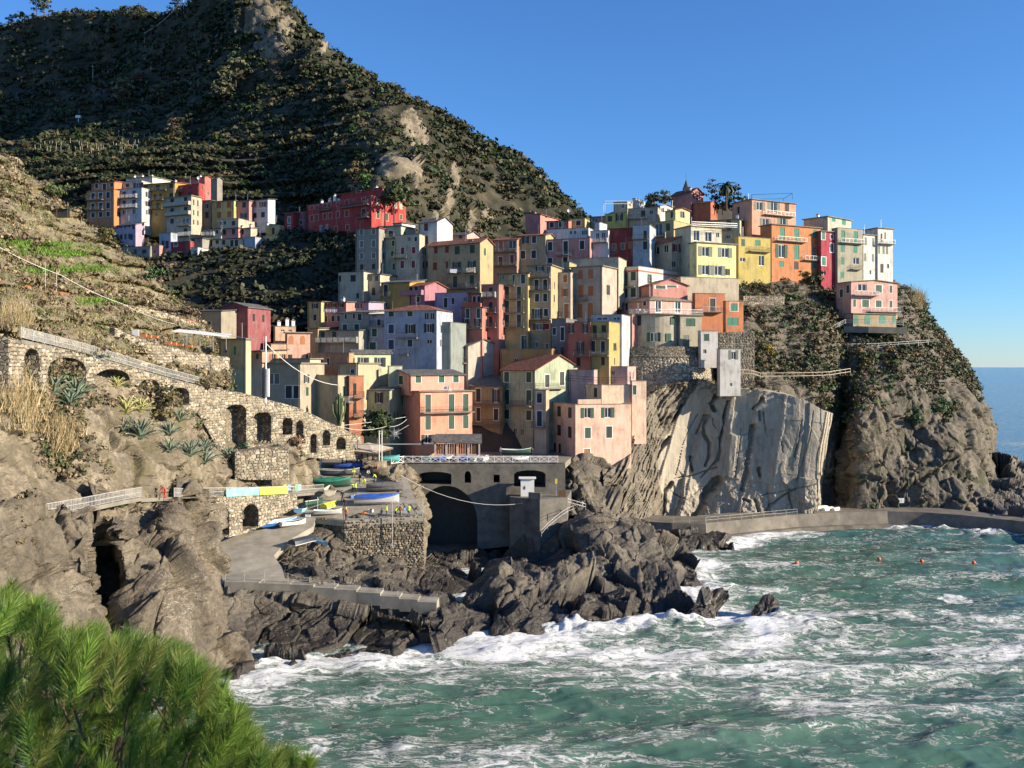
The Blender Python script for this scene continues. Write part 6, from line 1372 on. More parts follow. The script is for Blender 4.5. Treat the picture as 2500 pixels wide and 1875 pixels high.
# bank of earth and rock between platform and bridge
rocks('harbour_bank', [
 [(878,1125,165),(880,1128,158),(885,1135,156),(890,1140,155.5),(895,1146,155)],
 [(940,1128,165),(945,1132,158.5),(950,1142,156),(955,1155,153),(960,1175,150)],
 [(980,1128,163),(985,1140,158),(990,1165,155),(992,1195,150),(985,1225,144)],
 [(1005,1140,162),(1010,1160,159),(1018,1195,154),(1022,1230,148),(1015,1262,140)],
 [(1030,1220,165),(1032,1230,160),(1036,1250,155),(1040,1290,150),(1042,1340,143)]], 90, 80, disp_rock(.2,.2,.6,2.2,501), M_SLOPE)
# ------------------------------------------------------------------ vegetation
def clumps(name, C, R, COLS, K, leaf=.34, flat=.75, m=None, shell=.55, up=.3, tri=False):
    """leaf-sized faces spread through the volume of many clumps, joined in one mesh"""
    C = np.asarray(C, float); R = np.asarray(R, float); n = len(C)
    u = RN.normal(size=(n, K, 3)); u /= np.linalg.norm(u, axis=2, keepdims=True); u[..., 2] = np.abs(u[..., 2])*(1-.35)+u[..., 2]*.35
    rad = (shell+(1-shell)*RN.rand(n, K, 1)**.6)
    lump = 1+.35*np.sin(u[..., :1]*5+RN.rand(n, 1, 1)*6)*np.cos(u[..., 1:2]*4+RN.rand(n, 1, 1)*6)
    P = C[:, None, :]+u*rad*lump*R[:, None, None]*np.array([1, 1, flat])
    nr = u+RN.normal(size=u.shape)*.55; nr[..., 2] += up; nr /= np.linalg.norm(nr, axis=2, keepdims=True)
    a = np.cross(nr, RN.normal(size=u.shape)); a /= np.linalg.norm(a, axis=2, keepdims=True); b = np.cross(nr, a)
    s = (R[:, None, None]*leaf*(.6+.8*RN.rand(n, K, 1))); a = a*s; b = b*s*(.5+.5*RN.rand(n, K, 1))
    V = np.stack([P-a-b*.3, P+a*.2-b, P+a+b*.4, P-a*.2+b], 2).reshape(-1, 3)
    col = np.repeat((np.asarray(COLS)[:, None, :]*(.7+.6*RN.rand(n, K, 1)))[:, :, None, :], 4, 2).reshape(-1, 3)
    Q = np.arange(len(V)).reshape(-1, 4)
    return np_mesh(name, V, Q, m or M_LEAF, col=col)
def pick(tn, n, cond=None, dens=None):
    G, Nn = TERR[tn]; h, w_ = G.shape[:2]; P = G.reshape(-1, 3); q = Nn.reshape(-1, 3)
    e1 = np.gradient(G, axis=1).reshape(-1, 3); e0 = np.gradient(G, axis=0).reshape(-1, 3); A = np.linalg.norm(np.cross(e1, e0), axis=1)
    A = A/np.maximum(P[:, 1], 30)**2
    if cond is not None: A = A*cond(P, q)
    A = np.nan_to_num(A); i = RN.choice(len(P), size=n, p=A/A.sum()); return P[i], q[i]
def palette(n, cols, wts):
    c = np.array(cols)[RN.choice(len(cols), n, p=np.array(wts)/sum(wts))]; return c*(.75+.5*RN.rand(n, 1))
def inview(P):
    u = CX+P[:, 0]/P[:, 1]*F; v = HZ+(H-P[:, 2])/P[:, 1]*F; return (u > -120) & (u < 2650) & (v > -60) & (v < 1950)
# mountain: dense macchia, thinner on the rocky spur
def mcond(P, q):
    sp = np.clip(1-np.abs((P[:, 0]+50+0.35*(P[:, 1]-370))/38), 0, 1)*np.clip((P[:, 2]-100)/30, 0, 1)
    terr = (P[:, 0] < -70) & (P[:, 2] > 78) & (P[:, 2] < 132) & (fbm(P, 30, 2, 611) < .1)
    return inview(P)*(P[:, 1] > 240)*(1-.85*np.clip(crag_mask(P)*2, 0, 1))*(1-.2*sp)*np.where(terr, .5, 1)*(.9+np.clip(fbm(P, 45, 3, 601)+.6, 0, 1.3))*(1+.6*(P[:, 1] > 400))
P, q = pick('mountain', 19000, mcond); R = (1.3+2.6*RN.rand(len(P))**1.6)*np.clip(P[:, 1]/430, .55, 1.3)
col = palette(len(P), [(.022,.034,.012),(.038,.046,.018),(.060,.062,.026),(.085,.065,.036),(.032,.058,.014),(.11,.09,.04)], [4,4,3,1.6,1.6,.6])
P = P+np.stack([0*R, 0*R, R*.1], 1)
tag(link('mountain_scrub', clumps('mountain_scrub', P, R, col, 30, .26, .6)), None, None, None, 'stuff')
# village edges: dark scrub in the valley below the far row
P, q = pick('village_ground', 900, lambda P, q: inview(P)*((P[:, 0] < -38)*3+(P[:, 0] > 22)*.6)); R = 1.0+1.4*RN.rand(len(P))
col = palette(len(P), [(.03,.04,.018),(.05,.05,.025),(.08,.065,.04)], [4,3,1]); tag(link('valley_scrub', clumps('valley_scrub', P, R, col, 30, .36)), None, None, None, 'stuff')
P, q = pick('valley_bank', 900, lambda P, q: inview(P)*1.0); R = .9+1.3*RN.rand(len(P))
col = palette(len(P), [(.03,.04,.018),(.05,.05,.025),(.08,.065,.04)], [4,3,1]); tag(link('valley_scrub', clumps('valley_scrub', P, R, col, 30, .33)), None, None, None, 'stuff')
# headland
def hcond(P, q):
    z = P[:, 2]; n_ = fbm(P, 14, 3, 621)
    return inview(P)*(np.clip((z-24+n_*7)/5, 0, 1)*(.45+np.clip(n_+.5, 0, 1))+.03)*(P[:, 1] < 330)
P, q = pick('headland', 4400, hcond); R = .45+1.3*RN.rand(len(P))**2.2
col = palette(len(P), [(.03,.048,.018),(.06,.062,.028),(.12,.09,.05),(.16,.125,.07),(.05,.085,.022),(.13,.075,.035)], [4,3.5,2.8,1.3,2.4,.6])
tag(link('headland_scrub', clumps('headland_scrub', P, R, col, 46, .20, .8)), None, None, None, 'stuff')
# left slope and terraces: dry brown brush, some grass
def blades(name, P, Hh, COLS, K, lean=.5, wd=.02, m=None, spread=.3):
    n = len(P); base = P[:, None, :]+RN.normal(size=(n, K, 3))*np.array([spread, spread, .03]); d = RN.normal(size=(n, K, 3))*lean; d[..., 2] = 1
    d /= np.linalg.norm(d, axis=2, keepdims=True); L = Hh[:, None, None]*(.5+.8*RN.rand(n, K, 1)); tip = base+d*L
    s = np.cross(d, RN.normal(size=d.shape)); s /= np.linalg.norm(s, axis=2, keepdims=True); s *= wd*(.6+.8*RN.rand(n, K, 1))
    V = np.stack([base-s, base+s, tip], 2).reshape(-1, 3); col = np.repeat((np.asarray(COLS)[:, None, :]*(.7+.6*RN.rand(n, K, 1)))[:, :, None, :], 3, 2).reshape(-1, 3)
    return np_mesh(name, V, np.arange(len(V)).reshape(-1, 3), m or M_GRASS, col=col)
BR = [(.20,.155,.09),(.27,.215,.13),(.13,.10,.06),(.085,.085,.035),(.16,.12,.08)]
P, q = pick('terraced_hillside', 2600, lambda P, q: inview(P)*(.15+np.clip(fbm(P, 10, 3, 631)+.35, 0, 1))*(P[:, 1] > 90)); R = .35+.9*RN.rand(len(P))**2
tag(link('terrace_brush', clumps('terrace_brush', P, R, palette(len(P), BR, [3,2.5,2.5,1.6,2]), 26, .24, .85)), None, None, None, 'stuff')
P, q = pick('terraced_hillside', 2600, lambda P, q: inview(P)*(np.abs(q[:, 2]) > .55)*1.0+.05); 
tag(link('terrace_grass', blades('terrace_grass', P, .35+.5*RN.rand(len(P)), palette(len(P), [(.27,.22,.12),(.09,.13,.025),(.22,.17,.09)], [3,1.6,2]), 14, .6, .05, spread=.5)), None, None, None, 'stuff')
P, q = pick('left_slope', 2600, lambda P, q: inview(P)*np.clip(fbm(P, 8, 3, 641)+.25+(P[:, 2]-24)*.08, 0, 1)*(P[:, 2] > 17)); R = .22+.65*RN.rand(len(P))**2
tag(link('slope_brush', clumps('slope_brush', P, R, palette(len(P), BR+[(.05,.075,.025),(.06,.10,.04)], [3,2,2.5,2,2,2,1.5]), 26, .24, .85)), None, None, None, 'stuff')
for tn, n in (('left_cliff', 260), ('harbour_bank', 160)):
    P, q = pick(tn, n, lambda P, q: inview(P)*np.clip(fbm(P, 6, 2, 651)+.1, 0, 1)*(P[:, 2] > 12)); R = .15+.4*RN.rand(len(P))**2
    tag(link('cliff_brush', clumps('cliff_brush', P, R, palette(len(P), BR, [3,2.5,2.5,1.6,2]), 24, .26, .85)), None, None, None, 'stuff')
# tall dry reeds at the left edge and a strip of bright grass on two terraces
G_, N_ = TERR['left_slope']
def near_px(tn, u, v, n, su, sv):
    G, Nn = TERR[tn]; P = G.reshape(-1, 3); U = CX+P[:, 0]/P[:, 1]*F; Vv = HZ+(H-P[:, 2])/P[:, 1]*F
    w_ = np.exp(-((U-u)/su)**2-((Vv-v)/sv)**2)*(P[:, 1] > 20); i = RN.choice(len(P), n, p=w_/w_.sum()); return P[i]
P = np.concatenate([near_px('left_slope', 45, 1000, 110, 40, 50), near_px('left_slope', 140, 1075, 70, 28, 30), near_px('terraced_hillside', 20, 800, 90, 35, 30)])
tag(link('dry_reeds', blades('dry_reeds', P, .9+1.2*RN.rand(len(P)), palette(len(P), [(.40,.32,.18),(.33,.25,.13),(.24,.20,.10)], [3,2,1]), 40, .28, .035, spread=.4)), None, None, None, 'stuff')
P = np.concatenate([near_px('terraced_hillside', 60, 600, 260, 70, 8), near_px('terraced_hillside', 140, 616, 260, 60, 8), near_px('terraced_hillside', 120, 660, 200, 60, 6), near_px('terraced_hillside', 245, 735, 100, 40, 5), near_px('terraced_hillside', 225, 655, 80, 30, 6)])
tag(link('green_grass', blades('green_grass', P, .3+.3*RN.rand(len(P)), palette(len(P), [(.10,.20,.025),(.14,.24,.04)], [1,1]), 26, .6, .06, spread=.5)), None, None, None, 'stuff')
P = near_px('headland', 2245, 730, 60, 14, 18)
tag(link('headland_reeds', blades('headland_reeds', P, 2.2+2*RN.rand(len(P)), palette(len(P), [(.45,.36,.2),(.35,.28,.15)], [1,1]), 40, .4, .04, spread=.6)), None, None, None, 'stuff')

def surf_pt(tn, u, v):
    G, _ = TERR[tn]; P = G.reshape(-1, 3); U = CX+P[:, 0]/P[:, 1]*F; Vv = HZ+(H-P[:, 2])/P[:, 1]*F
    m_ = (U-u)**2+(Vv-v)**2+(P[:, 1] < 20)*1e9; c = np.argsort(m_)[:6]; return P[c[np.argmin(P[c, 1])]].copy()
def bush(name, label, p, r, col, K=260, leaf=.17, flat=.85, cat='shrub', group=None):
    n = 5; C = np.concatenate([[[0, 0, r*.55]], RN.normal(size=(n, 3))*r*.38+np.array([0, 0, r*.6])]); R = np.concatenate([[r*.8], r*(.35+.3*RN.rand(n))])
    t_ = thing(name, p, label, cat, group); me = clumps('foliage', C, R, np.array(col)*(.75+.5*RN.rand(n+1, 1)), K//(n+1)*2, leaf, flat); link('foliage', me, t_)
    b = MB(); b.bar((0,0,-.3),(0,0,r*.5),r*.07,M_BARK,6,r*.04)
    for k in range(3): b.bar((0,0,r*.15),(r*.4*math.cos(k*2.1),r*.4*math.sin(k*2.1),r*.7),r*.04,M_BARK,5,r*.02)
    b.build('stem', t_); return t_
for a_ in [('left_slope',418,900,1.15,(.07,.17,.025),'bright green ball-shaped shrub beside the white railing and the dry stone wall'),
           ('left_slope',395,1015,2.2,(.10,.085,.035),'broad brown-green bush among the agaves under the small arches'),
           ('left_slope',598,1100,.9,(.05,.10,.05),'round green bush in front of the tall narrow arch'),
           ('left_slope',680,1098,.7,(.05,.10,.05),'small green bush in front of the second tall arch'),
           ('left_slope',725,1092,1.5,(.20,.12,.07),'reddish dry bush under the two small arches'),
           ('terraced_hillside',260,585,2.0,(.09,.085,.03),'dark olive bush on the edge of the terraced slope, above the low grey house'),
           ('terraced_hillside',135,490,2.6,(.10,.13,.05),'pale green mounded bush above the net shed on the left slope'),
           ('terraced_hillside',368,690,1.7,(.05,.11,.035),'green bush at the right edge of the terraced slope'),
           ('terraced_hillside',410,722,1.4,(.10,.12,.06),'grey-green bush lowest on the edge of the terraced slope'),
           ('headland',1830,680,3.2,(.035,.055,.015),'large dark evergreen shrub below the mustard house'),
           ('headland',1925,675,2.2,(.045,.06,.018),'dark round shrub first of the hedge under the orange apartment house'),
           ('headland',1960,685,2.4,(.06,.07,.02),'olive shrub in the middle of the hedge under the orange apartment house'),
           ('headland',1995,695,2.4,(.03,.05,.015),'dark shrub last of the hedge beside the crimson house'),
           ('headland',1875,860,1.7,(.28,.22,.03),'yellow-leaved shrub above the wooden fence'),
           ('headland',1855,885,1.1,(.05,.12,.03),'small bright green shrub beside the yellow-leaved one'),
           ('headland',2135,825,1.5,(.04,.08,.02),'dark green bush left on the terrace below the pink villa'),
           ('headland',2175,822,1.4,(.04,.09,.02),'green bush in the middle of the terrace below the pink villa'),
           ('headland',2200,800,1.6,(.05,.10,.02),'green bush right on the terrace below the pink villa'),
           ('headland',2185,897,.9,(.06,.13,.04),'light green ball bush high on the headland cliff'),
           ('headland',2175,928,1.0,(.05,.11,.035),'light green ball bush second from the top on the headland cliff'),
           ('headland',2170,952,1.1,(.05,.11,.035),'light green ball bush third from the top on the headland cliff'),
           ('headland',2060,1010,2.0,(.05,.10,.03),'green bush hanging over the top of the dark cleft'),
           ('headland',2300,1010,2.0,(.05,.11,.03),'spreading green bush on the ledge of the headland, right of the netting'),
           ('headland',2240,1030,1.8,(.045,.10,.03),'spreading green bush on the ledge of the headland, left one'),
           ('headland',2120,900,1.8,(.12,.10,.035),'tall yellowish bush in the middle of the headland'),
           ('headland',2270,745,2.6,(.10,.11,.05),'tall feathery shrub on the sky line right of the pink villa'),
           ('headland',2305,838,1.6,(.05,.07,.03),'dark bush on the right sky line of the headland')]:
    tn, u, v, r, c, lab = a_; bush('shrub', lab, surf_pt(tn, u, v), r, c)
def tree(name, label, base, h, cr_, col, n=9, trunk=.3, cat='tree', group=None, spread=1.0, K=60, bare=.45, leaf=.22):
    t_ = thing(name, base, label, cat, group); b = MB(); C, R = [], []
    b.bar((0,0,-.5),(0,0,h*.75),trunk,M_BARK,7,trunk*.45)
    for i in range(n):
        a_ = i*2.4+rnd.random(); z = h*(bare+(1-bare)*(i+.5)/n); r = cr_*spread*math.sqrt(max(.05, 1-((i+.5)/n)**2))*(.35+.5*rnd.random()); p = (r*math.cos(a_), r*math.sin(a_), z+cr_*.1)
        b.bar((0,0,z*.75), p, trunk*.3, M_BARK, 5, trunk*.1); C.append(p); R.append(cr_*(.32+.22*rnd.random()))
    b.build('trunk', t_); link('crown', clumps('crown', C, R, np.array(col)*(.7+.6*RN.rand(n, 1)), K, leaf, .75), t_); return t_
GT = 'trees standing on the mountain sky line'
for u, v, h, c, lab in ((25,62,11,4,'low spreading pine at the left end of the sky line'),(52,68,14,5.5,'broad pine second from the left on the sky line'),(85,42,18,5,'tall umbrella pine of the left sky line group'),(105,48,20,6,'widest umbrella pine of the left sky line group'),
    (224,36,7,3,'lone small tree on the ridge between the pines and the peak'),(342,42,8,3.5,'small dark tree on the ridge left of the power poles'),(425,28,10,4,'bushy tree on the ridge left of the peak'),(442,22,16,4,'thin tall tree right beside the ridge pylon'),(470,12,13,4.5,'slender pine just left of the rocky peak')):
    p = surf_pt('mountain', u, v+14); tree('pine_tree', lab, p, h, c, (.045,.06,.022), 8, .35, group=GT, K=40, leaf=.26)
for u, v, h, c, col_, lab in ((488,90,15,4.5,(.06,.085,.03),'pine standing below the ridge, left of the pale peak rock'),(448,105,14,4,(.07,.085,.035),'forked pine on the dark slope below the ridge'),(425,115,12,3.5,(.07,.08,.035),'leaning pine left of the forked one on the dark slope'),(467,150,13,6,(.06,.09,.035),'round green tree below the three slope pines'),
    (308,205,11,5,(.05,.09,.03),'small pointed green tree in the middle of the dark slope'),(333,205,9,4.5,(.14,.08,.05),'reddish tree beside the small pointed green one'),(302,250,15,9,(.13,.12,.06),'big sunlit dry tree in the middle of the dark slope'),(388,245,11,6,(.09,.09,.045),'sunlit olive tree right of the big dry one'),(575,220,17,10,(.09,.095,.05),'large round tree on the slope above the ochre house'),
    (548,250,12,7,(.08,.085,.045),'grey-green tree touching the large round one'),(425,320,8,4,(.13,.09,.07),'pinkish bare tree beside the terraces'),(870,470,10,4,(.09,.08,.03),'yellow-brown conifer left above the red hotel'),(890,478,7,3,(.045,.1,.02),'bright green tree behind the red hotel roof')):
    p = surf_pt('mountain', u, v+12); tree('tree', lab, p, h, c, col_, 9, .35, K=46, bare=.3, leaf=.24)
tree('pine_tree', 'crooked pine in front of the sunlit hotel wall', W(962,546,243), 8.5, 4.6, (.075,.095,.035), 12, .22, bare=.5, K=70)
tree('tree', 'leafy tree right of the hilltop palm', W(1792,515,262), 6, 3.2, (.05,.06,.025), 9, .2, K=60, bare=.2)
tree('tree', 'thin autumn tree left of the hilltop palm', W(1738,500,262), 6.5, 2.6, (.10,.085,.045), 8, .15, K=36, bare=.2)
tree('tree', 'dark bushy tree between the palm and the salmon house', W(1765,520,262), 5, 3.0, (.04,.055,.02), 9, .2, K=60, bare=.1)
tree('tree', 'dark citrus tree behind the star decoration', W(920,1095,160), 5.5, 3.2, (.04,.06,.02), 12, .18, K=80, bare=.25)
for i, (u, w_) in enumerate(((1590,13),(1625,12))):
    bush('hedge', ['clipped dark hedge on the ridge, part next to the white block','clipped dark hedge on the ridge, part next to the pink gable'][i], W(u, 500, 262), 2.6, (.05,.05,.025), cat='hedge')
# palm on the hilltop
pt = thing('palm_tree', W(1773, 505, 260), 'tall palm tree on the hilltop behind the coral house', 'palm tree'); b = MB()
hp = 5.8
b.bar((0,0,-1),(0,0,hp),.3,M_BARK,8,.24); b.build('trunk', pt)
M_PALM = plain('palm_green', (.055,.075,.03), .6)
for k in range(26):
    a_ = k*2.399; el = 1.15-1.5*(k/26); b = MB(); L = 3.0; pts = []
    for i in range(7):
        t_ = i/6; r = L*t_*math.cos(el-.9*t_*t_); z = L*t_*math.sin(el-.5*t_)-1.1*t_*t_; pts.append(np.array([r*math.cos(a_), r*math.sin(a_), hp+z]))
    sd = np.array([-math.sin(a_), math.cos(a_), 0])
    for i in range(6):
        w0, w1 = .34*math.sin(math.pi*(i+.4)/7), .34*math.sin(math.pi*(i+1.4)/7)
        for s_ in (-1, 1): b.add([pts[i], pts[i+1], pts[i+1]+sd*w1*s_+np.array([0,0,-.12]), pts[i]+sd*w0*s_+np.array([0,0,-.12])], [(0,1,2,3)], M_PALM)
    b.build('frond', pt)
# agaves: leaves picked apart
M_AGAVE = plain('agave_leaf', (.16,.21,.15), .55, var=.3, sc=2); M_AGAVEY = plain('variegated_agave_leaf', (.42,.40,.16), .55, var=.35, sc=6)
def agave_leaf(m):
    b = MB(); P0 = []
    for i in range(7):
        t_ = i/6; w_ = .085*(1-t_)**.6*(1+.8*t_); y = t_; z = .45*t_-.35*t_*t_
        P0 += [(-w_, y, z+.03), (0, y, z-.02), (w_, y, z+.03)]
    b.add(P0, [(3*i+j, 3*i+j+1, 3*i+j+4, 3*i+j+3) for i in range(6) for j in (0, 1)], m); return b.mesh('leaf')
AG, AY = agave_leaf(M_AGAVE), agave_leaf(M_AGAVEY)
for i, (u, v, r, y_, lab) in enumerate(((132,958,1.5,0,'grey-green agave lowest left under the second arch'),(185,965,1.7,0,'dark agave clump between the second and third arches'),(170,985,1.2,0,'small agave under the dark clump below the arches'),(310,1005,1.5,1,'yellow striped agave left of the brown-green bush'),(345,1000,1.3,1,'yellow striped agave nearer the brown-green bush'),
    (300,1048,1.3,0,'blue-green agave left below the striped ones'),(345,1068,1.7,0,'big pale agave in the middle of the slope'),(415,1058,1.3,0,'upright pale agave right of the big one'),(415,1100,1.3,0,'agave in a row above the pale outcrop, left'),(440,1025,1.2,0,'agave at the right shoulder of the brown-green bush'),(465,1110,1.5,0,'agave in a row above the pale outcrop, middle'),(498,1128,1.7,0,'large agave hanging over the pale outcrop'),(500,1095,1.2,0,'agave above the large hanging one'),(557,1115,1.3,0,'agave left of the low retaining wall'),(287,945,1.0,1,'yellow-green agave in front of the third arch'))):
    p = surf_pt('left_slope', u, v+6); t_ = thing('agave', p+np.array([0,0,.05]), lab, 'agave', 'agaves on the rock slope below the arches')
    for k in range(20):
        o = link('leaf', AY if y_ else AG, t_, (0,0,0), k*2.399+i, (r*1.5, r*1.5, r*1.5)); o.rotation_euler = (1.15-1.1*(k/20)**1.0, 0, k*2.399+i)
P, q = pick('slab_cliff', 420, lambda P, q: inview(P)*(np.abs(CX+P[:, 0]/P[:, 1]*F-1780) < 260)*np.clip((P[:, 2]-26.5)/2, 0, 1)+.002*(strata_side(P) > 0)*(P[:, 2] > 8)); R = .25+.6*RN.rand(len(P))**2
tag(link('cliff_top_scrub', clumps('cliff_top_scrub', P, R, palette(len(P), BR+[(.06,.08,.03)], [3,2.5,2.5,1.6,2,1.5]), 30, .24, .85)), None, None, None, 'stuff')
for i, (u, v) in enumerate(((1975,800),(1995,770),(1915,800))):
    p = surf_pt('headland', u, v); t_ = thing('agave', p, ['blue agave in the middle of the headland cliff','agave above the middle one on the headland cliff','small agave left on the headland cliff'][i], 'agave')
    for k in range(18): o = link('leaf', AG, t_, (0,0,0), 0, (1.7,1.7,1.7)); o.rotation_euler = (1.2-1.1*k/18, 0, k*2.399)
# big euphorbia cactus against the white end wall
t_ = thing('cactus', W(829,1040,163.5), 'tall branching cactus against the white end wall', 'cactus'); M_CAC = plain('cactus_green', (.10,.13,.05), .6)
for k in range(13):
    b = MB(); a_ = k*2.4; r = .18+.085*k; hgt = 5.6-.16*k; b.path([(0.1*math.cos(a_),.1*math.sin(a_),0),(r*.5*math.cos(a_),r*.4*math.sin(a_),1.3),(r*math.cos(a_),r*.6*math.sin(a_),2.4),(r*1.1*math.cos(a_),r*.65*math.sin(a_),hgt)], .13, M_CAC, 6); b.build('branch', t_)
# vine-yard posts on the terraces of the mountain
M_POST = plain('weathered_post', (.42,.38,.30), .9)
pm = MB(); pm.bar((0,0,-.5),(0,0,3.2),.10,M_POST,5,.08); PM = pm.mesh('vineyard_post'); gi = 0
VL = {358:'in the uppermost long row of the shadowed vineyard',368:'in the middle row of the shadowed vineyard',385:'in the lowest row of the shadowed vineyard',333:'in the short row right of the old stone hut',316:'beside the pale topped mast above the vineyard',172:'of the small fence line high on the mountain'}
for v0, us in ((358,range(85,345,11)),(368,range(70,345,14)),(385,(86,108,182,205,219,243,301)),(333,range(290,380,12)),(316,(235,256,240)),(172,(470,486,500,514))):
    for u in us:
        p = surf_pt('mountain', u+rnd.uniform(-2, 2), v0+rnd.uniform(-1, 1)); o = link('vineyard_post', PM, None, tuple(p)); o.rotation_euler = (rnd.uniform(-.08,.08), rnd.uniform(-.12,.12), 0)
        tag(o, 'pale wooden post '+VL[v0], 'post', 'posts '+VL[v0])

# ------------------------------------------------------------------ pine in the foreground
m, t, b = new_mat('pine_needles')
a = t.nodes.new('ShaderNodeAttribute'); a.attribute_name = 'col'; t.links.new(a.outputs['Color'], b.inputs['Base Color']); b.inputs['Roughness'].default_value = .45
tr = t.nodes.new('ShaderNodeBsdfTranslucent'); t.links.new(a.outputs['Color'], tr.inputs[0]); mx = t.nodes.new('ShaderNodeMixShader'); mx.inputs[0].default_value = .35
t.links.new(b.outputs[0], mx.inputs[1]); t.links.new(tr.outputs[0], mx.inputs[2]); t.links.new(mx.outputs[0], t.nodes['Material Output'].inputs[0]); M_NEED = m
sil = [(-60,1390),(0,1412),(29,1396),(65,1430),(119,1455),(135,1510),(163,1503),(200,1510),(231,1495),(255,1525),(325,1522),(391,1540),(440,1560),(481,1572),(542,1635),(564,1685),(593,1722),(629,1776),(651,1830),(669,1800),(716,1797),(749,1828),(756,1900),(760,2000)]
SU, SV = zip(*sil)
shoots = []
for layer, (d0, cnt) in enumerate(((5.2, 240), (6.3, 300), (7.6, 330))):
    for _ in range(cnt*4):
        u = rnd.uniform(-150, 755); vt = np.interp(u, SU, SV)+rnd.uniform(18, 60)+(8 if layer else 20); v = rnd.uniform(vt, 2000) if rnd.random() < .8 else vt
        if v > 1990: continue
        gap = fbm(np.array([[u, v*1.1, layer*300.]]), 130, 2, 700)[0]
        if gap < -.42 and layer < 2: continue
        shoots.append((u, v, d0+rnd.uniform(-.45, .45))); cnt -= 1
        if cnt <= 0: break
V, Cc = [], []; K = 260; br = MB()
root = W(120, 2600, 7.2)
for (u, v, d) in shoots:
    p = W(u, v, d); dx = rnd.gauss(.28, .22); dy = rnd.gauss(-.05, .25); ax = np.array([dx, dy, 1.0]); ax /= np.linalg.norm(ax); L = rnd.uniform(.16, .30)
    cv = np.array([rnd.uniform(.0, .35), rnd.uniform(-.1, .1), 0]); base = p-ax*L
    t_ = RN.rand(K)**.8; axp = base[None]+ax[None]*(L*t_)[:, None]+cv[None]*(L*.4*t_**2)[:, None]
    w0 = RN.normal(size=(K, 3)); w0 -= (w0@ax)[:, None]*ax[None]; w0 /= np.linalg.norm(w0, axis=1, keepdims=True)
    op = (.95-.45*t_)[:, None]*(.6+.6*RN.rand(K, 1)); dirn = ax[None]*(1.0)+w0*op+np.array([.12, 0, -.05]); dirn /= np.linalg.norm(dirn, axis=1, keepdims=True)
    nl = (.085+.065*RN.rand(K))[:, None]; tip = axp+dirn*nl+np.array([0,0,-.012])
    s = np.cross(dirn, RN.normal(size=(K, 3))); s /= np.linalg.norm(s, axis=1, keepdims=True); s *= .0017
    V.append(np.stack([axp-s, axp+s, tip], 1).reshape(-1, 3))
    c0 = np.array([(.16,.26,.04),(.22,.31,.055),(.10,.19,.035),(.14,.23,.035),(.20,.24,.06)][rnd.randrange(5)])*rnd.uniform(.75, 1.2); c = c0[None]*(.75+.5*RN.rand(K, 1)); c = np.where(RN.rand(K, 1) < .03, np.array([[.35,.25,.08]]), c)
    Cc.append(np.repeat(c[:, None, :], 3, 1).reshape(-1, 3))
    if rnd.random() < .35:
        q = base+np.array([rnd.uniform(-.15,.05), rnd.uniform(0,.35), -rnd.uniform(.12,.25)]); br.bar(q, base, .008, M_BARK, 5, .006); br.bar(base, base+ax*L*.9, .006, M_BARK, 4, .003)
        if rnd.random() < .1: br.bar(q+(root-q)*.12, q, .02, M_BARK, 5, .011)
pt = thing('pine_tree', (-2.2, 6.6, 26.5), 'bright green long-needled pine filling the lower left corner', 'pine tree'); off = np.array(pt.location)
V = np.concatenate(V)-off; o = link('needles', np_mesh('needles', V, np.arange(len(V)).reshape(-1, 3), M_NEED, col=np.concatenate(Cc)), pt)
br.v = [tuple(np.array(x)-off) for x in br.v]; br.build('branches', pt)['kind'] = 'stuff'
b = MB(); b.bar((0,0,-3),(0,.2,2.2),.16,M_BARK,8,.09)
for k in range(7): b.bar((0,.1,-.5+.3*k),(-1.6+.5*k,.3*math.sin(k),1.0+.25*(k%3)),.06,M_BARK,6,.02)
b.build('trunk', pt)
# ------------------------------------------------------------------ boats
def colmat(name, c, rough=.45, var=.12): 
    return MATS.get(name) or plain(name, c, rough, var=var, sc=1.5)
BM = dict(blue=colmat('blue_boat_paint', (.03,.15,.42)), lblue=colmat('pale_blue_paint', (.25,.5,.68)), white=colmat('white_boat_paint', (.68,.67,.62)), green=colmat('green_tarpaulin', (.01,.16,.10), .6, .3), yel=colmat('yellow_green_paint', (.62,.68,.06)),
          cream=colmat('cream_boat_paint', (.5,.44,.35)), grey=colmat('grey_boat_paint', (.22,.22,.21)), dark=colmat('dark_boat_paint', (.03,.04,.05)), tarp=colmat('blue_tarpaulin', (.03,.10,.42), .6, .3), gtarp=colmat('grey_tarpaulin', (.13,.125,.12), .8, .3), wood=M_WOOD, teal=colmat('teal_paint', (.06,.28,.26)), lgrey=colmat('light_grey_paint', (.42,.42,.40)), red=colmat('red_paint', (.5,.03,.02)), dgreen=colmat('dark_green_paint', (.02,.07,.05)), orange=colmat('orange_paint', (.8,.12,.02)))
